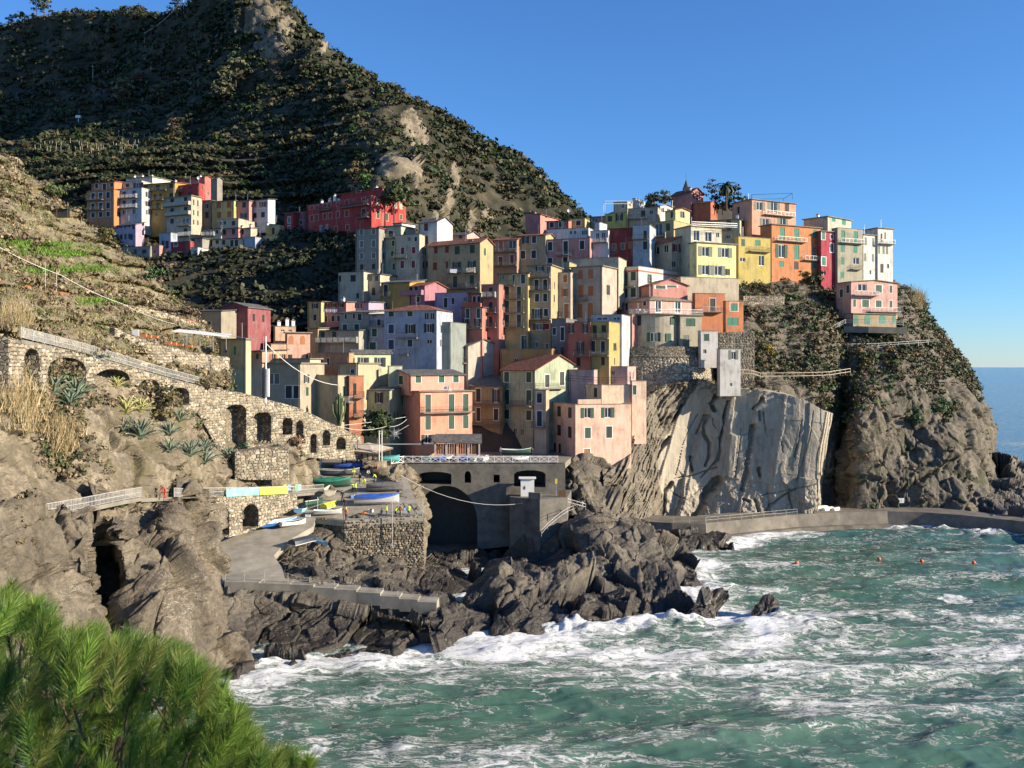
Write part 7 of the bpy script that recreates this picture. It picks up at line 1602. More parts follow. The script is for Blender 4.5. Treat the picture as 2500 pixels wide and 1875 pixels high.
def boat(label, p, L, Wd, head, hull, inside='white', cover=None, roll=0, pitch=0, flip=False, group=None, name='rowing_boat', Ht=None, trimc='white', dy=0):
    Ht = Ht or Wd*.42; t_ = thing(name, p, label, 'boat', group); t_.rotation_euler = (roll+(math.pi if flip else 0), pitch, math.radians(head))
    if flip: t_.location = (p[0], p[1], p[2]+Ht)
    n = 12; st = []
    for i in range(n+1):
        s = i/n; w_ = Wd/2*((.72+.9*s-1.62*s**2.6) if s < 1 else 0); w_ = Wd/2*max(.0, math.sin(math.pi*(.28+.72*s))**.75)*1.02 if s < 1 else .02
        x = (s-.5)*L; sheer = Ht*(1+.35*(2*s-.9)**2*(1 if s > .45 else .4)); k = .0+Ht*.5*max(0, s-.75)**1.5*4
        st.append([(x, -w_, sheer), (x-.03*L*s*0, -w_*.82, Ht*.38+k*.4), (x, 0, k*.8), (x, w_*.82, Ht*.38+k*.4), (x, w_, sheer)])
    b = MB(); V = [q for r in st for q in r]; F_ = [(5*i+j, 5*(i+1)+j, 5*(i+1)+j+1, 5*i+j+1) for i in range(n) for j in range(4)]; b.add(V, F_+[(0,1,2,3,4)], BM[hull]); b.build('hull', t_)
    b = MB(); V = [(x, y*.9, max(z*1.0, z+.06) if j not in (0, 4) else z) for r in st for j, (x, y, z) in enumerate(r)]; V = [(x*.97, y, z) for x, y, z in V]; b.add(V, F_, BM[inside]); b.build('inside', t_)
    b = MB()
    for i in range(n):
        for j in (0, 4): b.bar(np.array(st[i][j])+(0,0,.02), np.array(st[i+1][j])+(0,0,.02), .045, BM[trimc], 4)
    b.bar(np.array(st[0][0]), np.array(st[0][4]), .05, BM[trimc], 4); b.build('gunwale', t_)
    if cover:
        b = MB(); V = []
        for i in range(n+1):
            x = st[i][0][0]; w_ = abs(st[i][0][1])+.06; z = st[i][0][2]
            h = Ht*.35*math.sin(math.pi*min(1, i/n*1.05))+rnd.uniform(-.05, .07)
            V += [(x, -w_, z-.22), (x, -w_, z+.05), (x, -w_*.4, z+h*.8), (x, 0, z+h), (x, w_*.4, z+h*.8), (x, w_, z+.05), (x, w_, z-.22)]
        b.add(V, [(7*i+j, 7*(i+1)+j, 7*(i+1)+j+1, 7*i+j+1) for i in range(n) for j in range(6)]+[tuple(range(7))], BM[cover]); b.build('tarpaulin', t_)
    else:
        for s in (.28, .5, .7):
            i = int(s*n); x = st[i][0][0]; w_ = abs(st[i][0][1])*.9; z = st[i][0][2]*.72; b = MB(); b.box((x-.12,-w_,z-.03),(x+.12,w_,z), BM[trimc]); b.build('thwart', t_)
    return t_
gx = -.235
boat('blue rowing boat by the right end of the boat arch wall', SP(736,1250), 3.6, 1.6, 85, 'lblue', 'lblue', roll=.05)
boat('long deep blue boat lying along the arch wall', SP(680,1284), 5.6, 1.7, 42, 'blue', 'lblue', roll=.1)
boat('white boat with dark interior beside the long blue boat', SP(716,1284), 3.8, 1.5, 38, 'white', 'dark')
boat('white and wooden boat leaning into the second boat arch', SP(610,1292), 3.9, 1.4, -50, 'white', 'wood', roll=-.2)
boat('dark overturned boat in the shade below the platform', SP(742,1322), 5.0, 1.7, 62, 'dark', flip=True)
boat('pale blue overturned dinghy at the foot of the platform wall', W(785,1325,134.2), 3.6, 1.0, -50, 'lblue', flip=True, name='dinghy')
boat('cream boat standing on a yellow-green boat at the slipway edge', SP(804,1222)+np.array([0,0,.9]), 4.6, 1.9, 100, 'cream', 'cream', roll=.1, trimc='cream')
boat('yellow-green upturned hull under the cream boat', SP(806,1236), 3.8, 1.6, 70, 'yel', flip=True)
boat('dark green hull left of the cream boat', SP(766,1236), 4.6, 1.8, 60, 'dgreen', 'dark', roll=-.3)
boat('flat light grey boat with a white sheet in it, on the platform', SP(800,1257), 4.0, 1.5, 8, 'lgrey', 'white')
boat('large green boat wrapped in green tarpaulin', SP(812,1190), 5.6, 2.3, 6, 'dgreen', cover='green', Ht=1.2)
boat('grey flat boat with tackle behind the green wrapped boat', SP(828,1160), 6.6, 2.0, -4, 'gtarp', 'grey')
boat('boat under a long blue tarpaulin in front of the wooden shed', SP(862,1146), 6.0, 1.8, -3, 'tarp', cover='tarp')
boat('large grey-white motor boat half covered with blue tarpaulin', SP(920,1232), 6.6, 2.2, 4, 'lgrey', cover='tarp', Ht=1.25, name='motor_boat')
boat('boat under a tent of grey canvas behind the motor boat', SP(940,1200), 5.6, 1.9, 0, 'gtarp', cover='gtarp', Ht=1.1)
boat('small boat under a yellow-green cover right of the shed', SP(922,1141), 2.4, 1.3, 20, 'yel', cover='yel', Ht=.9)
boat('teal covered boat between the yellow cover and the bridge', W(952,1128,158), 3.2, 1.4, 20, 'teal', cover='teal', Ht=.8)
GB = 'boats parked on the square behind the bridge railing'
for u, d, h, hu, co, lab in ((1046,162.3,80,'white','teal','white boat with a teal cover, first behind the bridge railing'),(1075,162.3,75,'tarp','tarp','blue tarpaulin boat left of the black one behind the bridge railing'),(1103,162.3,85,'dark',None,'black open boat behind the bridge railing'),(1133,162.3,85,'tarp','tarp','blue tarpaulin boat right of the black one behind the bridge railing'),(1160,162.6,70,'white','lgrey','white covered boat in the row behind the bridge railing'),(1181,162.8,70,'lgrey','white','last white covered boat in the row behind the bridge railing'),(1270,162.5,10,'grey','white','small flat white boat alone at the right of the bridge railing')):
    boat(lab, (((u-CX)/F*d), d, DECK+.02), 3.8 if u < 1200 else 3.0, 1.6, h, hu, 'white', co, group=GB)
boat('green and white fishing boat in the shade under the green gabled house', ((1262-CX)/F*174, 174, DECK+.3), 5.4, 1.9, 5, 'dgreen', 'white')
boat('small orange and white boat tossed in the foam of the inlet', Wz(1172,1344,.1), 3.4, 1.4, -8, 'orange', 'orange', name='dinghy')
for i, (u, v) in enumerate(((2010,1247),(2030,1248),(2050,1248))):
    boat(['white overturned boat against the cliff at the dark cleft, largest','white overturned boat second from the cleft on the quay','small white overturned boat furthest right on the quay'][i], Wz(u, v, 2.95)+np.array([0,2,0]), (4,3,2.6)[i], (1.8,1.4,1.2)[i], 20+i*10, 'white', flip=True)

# ------------------------------------------------------------------ people
SKEL = {'stand': dict(pel=(0,0,.95), sp=(0,0,1.2), ch=(0,0,1.38), nk=(0,0,1.52), hd=(0,.01,1.68), ls=(-.19,0,1.42), le=(-.25,.02,1.14), lh=(-.24,-.08,.9), rs=(.19,0,1.42), re=(.25,.0,1.14), rh=(.24,-.1,.9), lk=(-.11,-.02,.5), lf=(-.12,0,.06), rk=(.11,0,.5), rf=(.13,.02,.06), lt=(-.12,-.16,.04), rt=(.14,-.14,.04)),
 'bend': dict(pel=(0,.12,.9), sp=(0,-.02,1.1), ch=(0,-.2,1.2), nk=(0,-.32,1.26), hd=(0,-.44,1.3), ls=(-.18,-.22,1.2), le=(-.22,-.34,.95), lh=(-.14,-.48,.75), rs=(.18,-.22,1.2), re=(.22,-.34,.95), rh=(.14,-.5,.78), lk=(-.12,.0,.48), lf=(-.13,.06,.06), rk=(.12,-.04,.48), rf=(.14,.04,.06), lt=(-.13,-.1,.04), rt=(.15,-.12,.04)),
 'sit': dict(pel=(0,.05,.45), sp=(0,.06,.7), ch=(0,.02,.88), nk=(0,-.02,1.02), hd=(0,-.05,1.17), ls=(-.19,.02,.92), le=(-.25,-.1,.68), lh=(-.14,-.3,.6), rs=(.19,.02,.92), re=(.25,-.1,.68), rh=(.14,-.3,.6), lk=(-.12,-.4,.47), lf=(-.13,-.42,.06), rk=(.12,-.4,.47), rf=(.13,-.42,.06), lt=(-.13,-.56,.04), rt=(.13,-.56,.04))}
BONES = [('pel','sp',.15,.14),('sp','ch',.14,.17),('ch','nk',.16,.07),('nk','hd',.07,.105),('ch','ls',.15,.09),('ls','le',.07,.052),('le','lh',.05,.035),('ch','rs',.15,.09),('rs','re',.07,.052),('re','rh',.05,.035),('pel','lk',.11,.07),('lk','lf',.07,.05),('pel','rk',.11,.07),('rk','rf',.07,.05),('lf','lt',.05,.04),('rf','rt',.05,.04)]
MS_ = {'skin': colmat('skin', (.45,.27,.18), .6), 'hi': colmat('high_visibility_yellow', (.62,.85,.05), .6, .05), 'dk': colmat('dark_cloth', (.02,.022,.03), .8), 'jean': colmat('blue_grey_cloth', (.07,.09,.14), .8), 'red': colmat('red_cloth', (.6,.03,.02), .7), 'wh': colmat('white_cloth', (.6,.6,.58), .7), 'or': colmat('orange_cloth', (.75,.22,.05), .7), 'yd': colmat('mustard_cloth', (.3,.28,.03), .7), 'hair': colmat('dark_hair', (.03,.02,.015), .7), 'kh': colmat('khaki_cloth', (.22,.18,.12), .8), 'blk': colmat('black_shoes', (.01,.01,.012), .6)}
PM_ = {}
def person_mesh(pose):
    if pose in PM_: return PM_[pose]
    S = SKEL[pose]; names = list(S); me = bpy.data.meshes.new('skel'); me.from_pydata([S[k] for k in names], [(names.index(a), names.index(b)) for a, b, *_ in BONES], [])
    o = bpy.data.objects.new('skel', me); COL.objects.link(o); m_ = o.modifiers.new('s', 'SKIN'); sv = me.skin_vertices[0].data
    rad = {}
    for a, b, ra, rb in BONES: rad.setdefault(a, ra); rad[b] = rb
    rad['pel'] = .15; rad['hd'] = .105
    for i, k in enumerate(names): sv[i].radius = (rad[k], rad[k]*(.72 if k in ('pel','sp','ch') else 1)); sv[i].use_root = k == 'pel'
    m2 = o.modifiers.new('d', 'SUBSURF'); m2.levels = 1; m2.render_levels = 1
    dg = bpy.context.evaluated_depsgraph_get(); dg.update(); ev = o.evaluated_get(dg); em = bpy.data.meshes.new_from_object(ev)
    vs = [tuple(v.co) for v in em.vertices]; fs = [tuple(f.vertices) for f in em.polygons]; bpy.data.objects.remove(o)
    cls = []
    for f in fs:
        c = np.mean([vs[i] for i in f], 0); best = (9, None)
        for a, b, *_ in BONES:
            p, q = np.array(S[a]), np.array(S[b]); t_ = np.clip(((c-p)@(q-p))/((q-p)@(q-p)), 0, 1); d = np.linalg.norm(c-p-(q-p)*t_)
            if d < best[0]: best = (d, (a, b), t_)
        a, b = best[1]; k = 0
        if b == 'hd': k = 0
        elif b in ('lh','rh'): k = 1 if best[2] < .8 else 0
        elif b in ('lk','rk','lf','rf'): k = 2 if best[2] < .92 or b in ('lk','rk') else 3
        elif b in ('lt','rt'): k = 3
        else: k = 1
        cls.append(k)
    PM_[pose] = (vs, fs, cls, S['hd']); return PM_[pose]
def person(label, p, top, leg, pose='stand', face=0, group=None, hat=None):
    vs, fs, cls, hd = person_mesh(pose); me = bpy.data.meshes.new('person'); me.from_pydata(vs, [], fs)
    for m_ in (MS_['skin'], MS_[top], MS_[leg], MS_['blk']): me.materials.append(m_)
    me.polygons.foreach_set('material_index', cls); me.polygons.foreach_set('use_smooth', [True]*len(fs)); me.update()
    o = link('person', me, None, tuple(p), math.radians(face)); tag(o, label, 'person', group)
    b = MB(); n = 8; V = []
    for i in range(4):
        a = i/3*1.25; V += [(hd[0]+.118*math.cos(a)*math.cos(2*math.pi*j/n), hd[1]+.02+.125*math.cos(a)*math.sin(2*math.pi*j/n), hd[2]+.03+.125*math.sin(a)) for j in range(n)]
    b.add(V, [(n*i+j, n*i+(j+1) % n, n*(i+1)+(j+1) % n, n*(i+1)+j) for i in range(3) for j in range(n)]+[tuple(range(3*n, 4*n))], MS_[hat or 'hair']); b.build('hat' if hat else 'hair', o, True)
    b = MB()      # face: eyes, nose, ears
    for sx in (-1, 1): b.box((hd[0]+sx*.035-.012, hd[1]-.112, hd[2]-.005),(hd[0]+sx*.035+.012, hd[1]-.098, hd[2]+.008), MS_['hair'])
    b.box((hd[0]-.012, hd[1]-.128, hd[2]-.045),(hd[0]+.012, hd[1]-.095, hd[2]-.005), MS_['skin']); b.box((hd[0]-.025, hd[1]-.108, hd[2]-.066),(hd[0]+.025, hd[1]-.094, hd[2]-.058), MS_['red']); b.build('face', o)
for u, v, top, leg, pose, fc, lab, hat in (
 (864,1167,'hi','kh','stand',20,'person in a high-visibility jacket standing in front of the blue tarpaulin boat',None),(879,1182,'dk','kh','stand',-30,'person in a dark jacket with pale trousers right of the upper yellow jacket',None),
 (896,1168,'wh','dk','bend',60,'person in a white top bending beside the shed post',None),(920,1160,'red','dk','stand',-60,'person in a red jacket left of the crane mast',None),(909,1162,'dk','dk','stand',10,'person in black next to the red jacket',None),
 (917,1178,'hi','kh','bend',-90,'person in a yellow jacket bending below the red jacket',None),(889,1186,'hi','kh','sit',0,'person in a yellow jacket sitting above the grey canvas boat',None),(862,1203,'hi','dk','bend',-150,'person in a yellow jacket bending left of the motor boat bow',None),
 (869,1205,'hi','dk','stand',90,'person in a yellow jacket close behind the bending one by the motor boat bow',None),(836,1226,'dk','dk','stand',0,'person in black walking up the slipway, upper of two',None),(842,1245,'dk','dk','stand',0,'person in black lower on the slipway with a pole',None),
 (845,1270,'or','dk','stand',160,'person in an orange vest with yellow helmet at the platform edge','hi'),(944,1262,'hi','jean','stand',100,'person in a yellow vest at the left of the platform group',None),(932,1262,'dk','dk','sit',-60,'dark figure crouching left of the platform group',None),
 (966,1262,'hi','dk','bend',150,'person in a yellow vest bending in the platform group',None),(978,1262,'or','kh','stand',-20,'person in orange and tan in the middle of the platform group',None),(998,1262,'hi','jean','stand',180,'person in a yellow jacket seen from behind near the platform corner',None),
 (1013,1260,'dk','kh','bend',100,'dark figure furthest right on the platform',None)):
    person(lab, SP(u, v), top, leg, pose, fc, 'volunteers on the harbour slipway', hat)
person('person in a red suit on top of the left cliff', W(402,1216,106.3), 'red', 'red', 'bend', -40, 'climbers on the left cliff'); person('person in a yellow and black jacket right of the red one on the cliff', W(443,1216,111.3), 'yd', 'dk', 'sit', 30, 'climbers on the left cliff')
person('dark haired person leaning on the promenade railing, left of the pair', W(616,1213,131.9), 'dk', 'dk', 'stand', 0, 'people on the promenade'); person('person beside the dark haired one on the promenade', W(624,1213,132.6), 'jean', 'dk', 'stand', 20, 'people on the promenade')
person('person lying back at the left start of the promenade', W(532,1214,126), 'dk', 'jean', 'sit', 80, 'people on the promenade'); person('person with a white top beside the landing rocks', W(1421,1240,158), 'wh', 'jean', 'sit', -30)
person('person in dark clothes on the shaded square near the green boat', ((1300-CX)/F*170, 170, DECK), 'dk', 'dk', 'stand', 10); person('person in a grey coat on the shaded square left of the green boat', ((1222-CX)/F*172, 172, DECK), 'jean', 'dk', 'stand', 40)

# ------------------------------------------------------------------ harbour furniture
def cable(label, pts, r=.025, sag=0.0, m=None, name='cable'):
    b = MB(); o0 = np.array(pts[0]); P = []
    for a, c in zip(pts[:-1], pts[1:]):
        for t_ in np.linspace(0, 1, 12)[:-1]: P.append(a+(c-a)*t_-np.array([0,0,sag*4*t_*(1-t_)])-o0)
    P.append(pts[-1]-o0); b.path(P, r, m or M_WHITE, 4); tag(b.build(name, loc=tuple(o0)), label, 'cable')
t_ = thing('utility_pole', W(649,972,140), 'tall pale utility pole in front of the garage house', 'pole'); b = MB(); b.bar((0,0,-1),(0,0,9.0),.14,M_WHITE,8,.09); b.build('pole', t_); b = MB(); b.box((.15,-.2,.2),(.5,.2,4.3), M_WHITE); b.build('cabinet', t_); b = MB(); b.bar((-.5,0,8.2),(.4,0,8.2),.05,M_DARKMETAL); b.bar((-.3,0,3.2),(.5,0,3.6),.06,M_DARKMETAL); b.build('bracket', t_)
cable('white pipe running down across the terraced hillside to the utility pole', [W(-40,582,118), W(150,672,132), W(300,742,146), W(430,792,150), W(649,830,140)], .032, .3, name='pipe')
cable('drooping cable from the utility pole to the olive-beige house', [W(649,838,140), W(824,940,148.5)], .045, 1.3)
cable('upper string across to the orange and pink apartment house', [W(840,1038,150), W(990,1018,168)], .03, .1); cable('lower string hanging to the orange and pink apartment house', [W(840,1044,150), W(945,1040,160), W(993,1024,168)], .03, .5)
cable('long cable hanging across the inlet mouth', [W(978,1160,150), W(1292,1226,156)], .03, 2.0)
cable('thin cable rising over the mountain slope to the ridge', [surf_pt('mountain', 352, 105)+np.array([0,0,7]), surf_pt('mountain', 446, 30)+np.array([0,0,8])], .1, 2)
for u, v, h_, lab in ((352,110,9,'thin power pole in the middle of the dark mountain slope'),(223,200,11,'thin power pole on the left of the dark mountain slope'),(447,30,14,'dark power pylon on the ridge left of the peak')):
    p = surf_pt('mountain', u, v); b = MB(); b.bar((0,0,-1),(0,0,h_),.22,M_POST,5,.12); b.bar((-1.2,0,h_-.6),(1.2,0,h_-.6),.12,M_POST,4); tag(b.build('power_pole', loc=tuple(p)), lab, 'pole')
for u, v, h_, lab in ((113,712,3.9,'grey metal post on the left terraces above the red path'),(38,425,1.6,'pale stake high on the left terrace edge'),(29,455,2.2,'leaning stake left of the net shed'),(141,705,2.4,'dark stake right of the grey metal post')):
    p = surf_pt('terraced_hillside', u, v); b = MB(); b.bar((0,0,-.4),(rnd.uniform(-.1,.1),0,h_),.06,M_POST if 'pale' in lab or 'grey' in lab else M_WOOD,5,.05); tag(b.build('post', loc=tuple(p)), lab, 'post')
t_ = thing('lamp_mast', surf_pt('mountain', 190, 305), 'small pale green topped mast above the vineyard', 'mast'); b = MB(); b.bar((0,0,-1),(0,0,5),.3,M_WHITE,6,.2); b.build('mast', t_); b = MB(); b.box((-1.5,-.8,5),(1.5,.8,6.6), M_WHITE, taper=.3); b.build('head', t_)
# crane
p = SP(929,1152); t_ = thing('boat_crane', p, 'tall white steel boat crane with a long horizontal boom', 'crane')
b = MB()
for x in (-.22, .22): b.bar((x,0,0),(x,0,6.7),.075,M_WHITE,6)
for z in (6.6, 6.2, 4.4): b.bar((-.22,0,z),(.22,0,z),.06,M_WHITE)
b.build('mast', t_); b = MB(); b.bar((-9.2,.2,4.45),(6.6,-.1,4.5),.085,M_METAL,6); b.build('boom', t_)
b = MB(); b.box((-9.2,.0,3.35),(-7.0,.12,4.35), colmat('grey_panel', (.26,.26,.26), .6)); b.build('panel', t_)
def text_mesh(body, size, m, parent, loc, ext=.02, center=False):
    tc = bpy.data.curves.new('lettering', 'FONT'); tc.body = body; tc.size = size; tc.extrude = ext
    if center: tc.align_x = 'CENTER'
    to = bpy.data.objects.new('lettering', tc); COL.objects.link(to); dg = bpy.context.evaluated_depsgraph_get(); me = bpy.data.meshes.new_from_object(to.evaluated_get(dg)); bpy.data.objects.remove(to); me.materials.clear(); me.materials.append(m)
    o = link('lettering', me, parent, loc); o.rotation_euler = (math.pi/2, 0, 0); return o
t_ = thing('shop_lettering', W(1034,1084,150), 'small white lettering mounted at the right end of the crane boom', 'sign'); M_LET = M_WHITE
text_mesh('Dolberry', .42, M_WHITE, t_, (0,0,0))
# star decoration
t_ = thing('star_decoration', W(965,1058,158), 'pale starburst street decoration hanging before the orange house', 'decoration'); 
for k in range(14):
    a = k*math.pi/7; L = 1.05 if k % 2 == 0 else .6; b = MB(); b.bar((.1*math.cos(a),0,.1*math.sin(a)),(L*math.cos(a),0,L*math.sin(a)),.035,M_WHITE,4,.015); b.build('ray', t_)
b = MB(); b.bar((.1,0,.1),(2.1,1,1.3),.02,M_WHITE,3); b.build('wire', t_)
# wooden shed
p = SP(893,1140); t_ = thing('wooden_shed', p, 'open wooden shed with a pale grey pitched roof behind the boats', 'shed'); b = MB()
b.add([(-4.0,-1.6,3.0),(1.6,-2.2,2.5),(4.4,.8,3.1),(-1.6,1.6,3.4),(.4,.2,4.0)], [(0,1,4),(1,2,4),(2,3,4),(3,0,4)], colmat('pale_roof_felt', (.40,.35,.28), .9, .2)); b.add([(-4.0,-1.6,2.75),(1.6,-2.2,2.25),(1.6,-2.2,2.5),(-4.0,-1.6,3.0),(4.4,.8,2.85),(4.4,.8,3.1)], [(0,1,2,3),(1,4,5,2)], M_WOOD); b.build('roof', t_)
for x, y in ((-3.6,-1.4),(1.4,-1.9),(3.9,.7),(-1.4,1.4)): b = MB(); b.box((x-.1,y-.1,-.6),(x+.1,y+.1,2.6 if y > -1.8 else 2.3), M_WOOD); b.build('post', t_)
for k in range(16):
    b = MB(); x = -3.3+k*.29; b.box((x,-.2,.1),(x+.25,-.13,2.3), M_PALEWOOD if k % 3 else M_WOOD); b.build('plank', t_)
# veranda of the apartment house
p = np.array([(1062-CX)/F*167, 167.2, DECK]); t_ = thing('veranda', p, 'dark wooden veranda with slate lean-to roof at the foot of the pink apartment house', 'veranda')
b = MB(); b.add([(-.6,-1.2,3.1),(8.2,-1.6,2.9),(8.0,3.0,4.2),(-.2,3.2,4.2)], [(0,1,2,3)], M_SLATER); b.add([(-.6,-1.2,2.95),(8.2,-1.6,2.75),(8.2,-1.6,2.9),(-.6,-1.2,3.1)], [(0,1,2,3)], M_WOOD); b.build('roof', t_)
for k in range(5): b = MB(); x = .1+k*1.9; b.box((x-.13,-1.1,0),(x+.13,-.85,3.0), colmat('pale_column', (.5,.42,.36), .8)); b.build('column', t_)
for k in range(4): b = MB(); x = .25+k*1.9; b.box((x,-1.0,.02),(x+1.6,-.9,1.0), colmat('pale_column', (.5,.42,.36))); b.build('parapet', t_)
for k in range(16): b = MB(); x = .3+(k//4)*1.9+(k % 4)*.4; b.box((x,-.97,1.02),(x+.34,-.93,2.8), M_WOOD); b.build('panel', t_)
# banners
def banner(label, u0, v0, d0, u1, v1, d1, h, m_, name='banner'):
    a, c = W(u0, v0, d0), W(u1, v1, d1); V = []; n = 16
    for i in range(n+1):
        q = a+(c-a)*i/n; dd = .04*math.sin(i*1.7); V += [q-a+np.array([0,dd,0]), q-a+np.array([0,dd*1.5-.02,-h])]
    b = MB(); b.add(V, [(2*i, 2*i+2, 2*i+3, 2*i+1) for i in range(n)], m_); tag(b.build(name, loc=tuple(a)), label, 'banner')
banner('turquoise and white banner on the promenade railing', 553, 1193, 125.2, 632, 1190, 130.9, 1.05, ramp and plain('turquoise_banner_cloth', (.22,.52,.52), .7, var=.5, sc=.8))
banner('yellow-green banner beside the turquoise one', 634, 1190, 131.0, 703, 1188, 136.0, 1.0, plain('yellow_green_banner_cloth', (.62,.72,.08), .7, var=.1, sc=.8))
for i, (u, c) in enumerate(((692,(.7,.5,.1)),(703,(.25,.45,.7)),(721,(.2,.55,.3)),(728,(.4,.6,.65)))):
    banner(['orange poster on the promenade railing','blue poster next to the orange one on the railing','green poster right of the blue one on the railing','pale striped poster last on the railing'][i], u, 1183, 136.1+i*.9, u+7, 1183, 136.7+i*.9, .9, colmat('poster_paint_%s' % 'abcd'[i], c), 'poster')
b = MB(); b.add([(0,0,.95),(2.4,0,1.0),(2.5,.3,.1),(.2,-.1,0)], [(0,1,2,3)], MS_['wh']); b.add([(0,0,.95),(2.4,0,1.0),(1.2,1,1.1)], [(0,1,2)], MS_['wh']); tag(b.build('sail_cloth', loc=tuple(SP(712,1226)+np.array([0,0,1.0]))), 'white cloth draped at the end of the promenade above the blue boat', 'cloth')
b = MB()
for k in range(5):
    r = .42-.02*k; n = 16; b.path([(r*math.cos(2*math.pi*i/n), .03*k, .55+r*1.3*math.sin(2*math.pi*i/n)) for i in range(n+1)], .035, colmat('yellow_rope', (.55,.38,.12), .8), 4)
tag(b.build('rope_coil', loc=tuple(SP(587,1308))), 'yellow coiled rope hanging by the second boat arch', 'rope')
for i, (u, v) in enumerate(((776,1250),(839,1270),(958,1268),(1032,1258))):
    b = MB(); b.bar((0,0,-4 if i in (1, 2) else 0),(0,0,2.6 if i else 2.2),.05,M_METAL if i != 1 else M_WOOD,6); tag(b.build('mooring_pole', loc=tuple(SP(u, v)+np.array([0,-.15,0]))), ['thin pole at the left corner of the platform','rusty pole at the platform edge beside the orange vest','thin pole before the motor boat stern','thin pole at the right corner of the platform'][i], 'pole')
# buoys, numbered board
for i, (u, v) in enumerate(((1945,1379),(2146,1369),(2250,1374),(2377,1378))):
    b = MB(); n = 10
    V = [(.32*math.sin(a)*math.cos(2*math.pi*j/n), .32*math.sin(a)*math.sin(2*math.pi*j/n), .3+.32*math.cos(a)) for a in np.linspace(.15, 3.0, 7) for j in range(n)]
    b.add(V, [(n*k+j, n*(k+1)+j, n*(k+1)+(j+1) % n, n*k+(j+1) % n) for k in range(6) for j in range(n)]+[tuple(range(n))], BM['orange']); p = Wz(u, v, .25)
    tag(b.build('buoy', True and None, True, loc=tuple(p)), ['orange buoy furthest left in the bay','orange buoy second from the left in the bay','orange buoy third from the left in the bay','orange buoy furthest right in the bay'][i], 'buoy', 'orange buoys in a line across the bay')
t_ = thing('number_board', W(2200,1228,199.0), 'small white board with the number one at the cliff foot', 'sign'); b = MB(); b.box((-.62,-.03,0),(.62,.02,1.0), M_WHITE); b.build('board', t_)
text_mesh('1', .7, M_DARKMETAL, t_, (0,-.04,.25), .005, True)
# pots, board, shed and pergola on the left slope
M_POT = plain('terracotta_pot', (.62,.20,.08), .8, var=.15)
for i, (u, v, d) in enumerate(((350,822,131),(362,825,132),(378,826,133),(411,840,136),(424,842,137),(440,845,138),(462,848,140))):
    t_ = thing('flower_box', W(u, v, d), ['terracotta flower box, first by the white board','terracotta flower box, second by the white board','terracotta flower box, third from the white board','terracotta flower box at the left end of the pergola wall','terracotta flower box second on the pergola wall','terracotta flower box third on the pergola wall','terracotta flower box last on the pergola wall'][i], 'flower box', 'orange flower boxes on the garden wall'); b = MB(); b.box((-.42,-.2,0),(.42,.2,.34), M_POT, taper=-.04); b.build('box', t_); link('plants', clumps('plants', [[0,0,.42],[.2,0,.4]], [.22,.2], [(.07,.12,.03)]*2, 30, .3), t_)
b = MB(); b.box((-.45,-.05,0),(.45,.05,.85), M_WHITE); tag(b.build('white_board', loc=tuple(W(331,820,130))), 'white rectangular board standing in the garden', 'board')
t_ = thing('garden_pergola', W(420,835,146), 'long white corrugated pergola roof over the garden terrace', 'pergola'); b = MB(); b.add([(0,0,1.7),(8.2,1.5,.9),(8.0,4,1.3),(0,3,2.1)], [(0,1,2,3)], M_WHITE); b.add([(0,0,1.6),(8.2,1.5,.75),(8.2,1.5,.9),(0,0,1.7)], [(0,1,2,3)], M_WHITE); b.build('roof', t_)
for k in range(5): b = MB(); x = .2+1.95*k; b.bar((x,.05+.36*k/2*1.0,-1.2),(x,.05+.36*k/2,1.65-.2*k),.05,M_METAL); b.build('post', t_)
t_ = thing('net_shed', surf_pt('terraced_hillside', 125, 522), 'low dark shed roofed with green netting on the left slope', 'shed'); b = MB(); b.add([(-3.2,0,2.0),(3.0,.6,.9),(3.0,3,1.2),(-3.2,2.5,2.2)], [(0,1,2,3)], BM['dgreen']); b.build('roof', t_)
for x, z in ((-3.1,2.0),(-1,1.6),(1,1.25),(2.9,.9)): b = MB(); b.bar((x,.1,-.8),(x,.1,z),.06,M_WOOD); b.build('post', t_)
b = MB(); b.box((-3.0,1.0,-.6),(2.8,1.1,1.0), M_DARKMETAL); b.build('back_wall', t_)
pth('red_path', [surf_pt('terraced_hillside', u, v)+np.array([0,-.6,.35]) for u, v in ((0,690),(60,700),(120,712),(175,722))], 1.6, M_REDEARTH, 1, .5)
pth('red_path', [W(330,748,156), W(400,764,161), (W(480,786,167))], 1.8, M_REDEARTH, 1, .4)
railing('dark posts of the red path fence on the left hillside', [W(330,748,155.8), W(400,764,160.8), W(480,786,166.8)], h=1.4, bars=False, every=1.5, m=M_DARKMETAL, r=.01, post=.05)
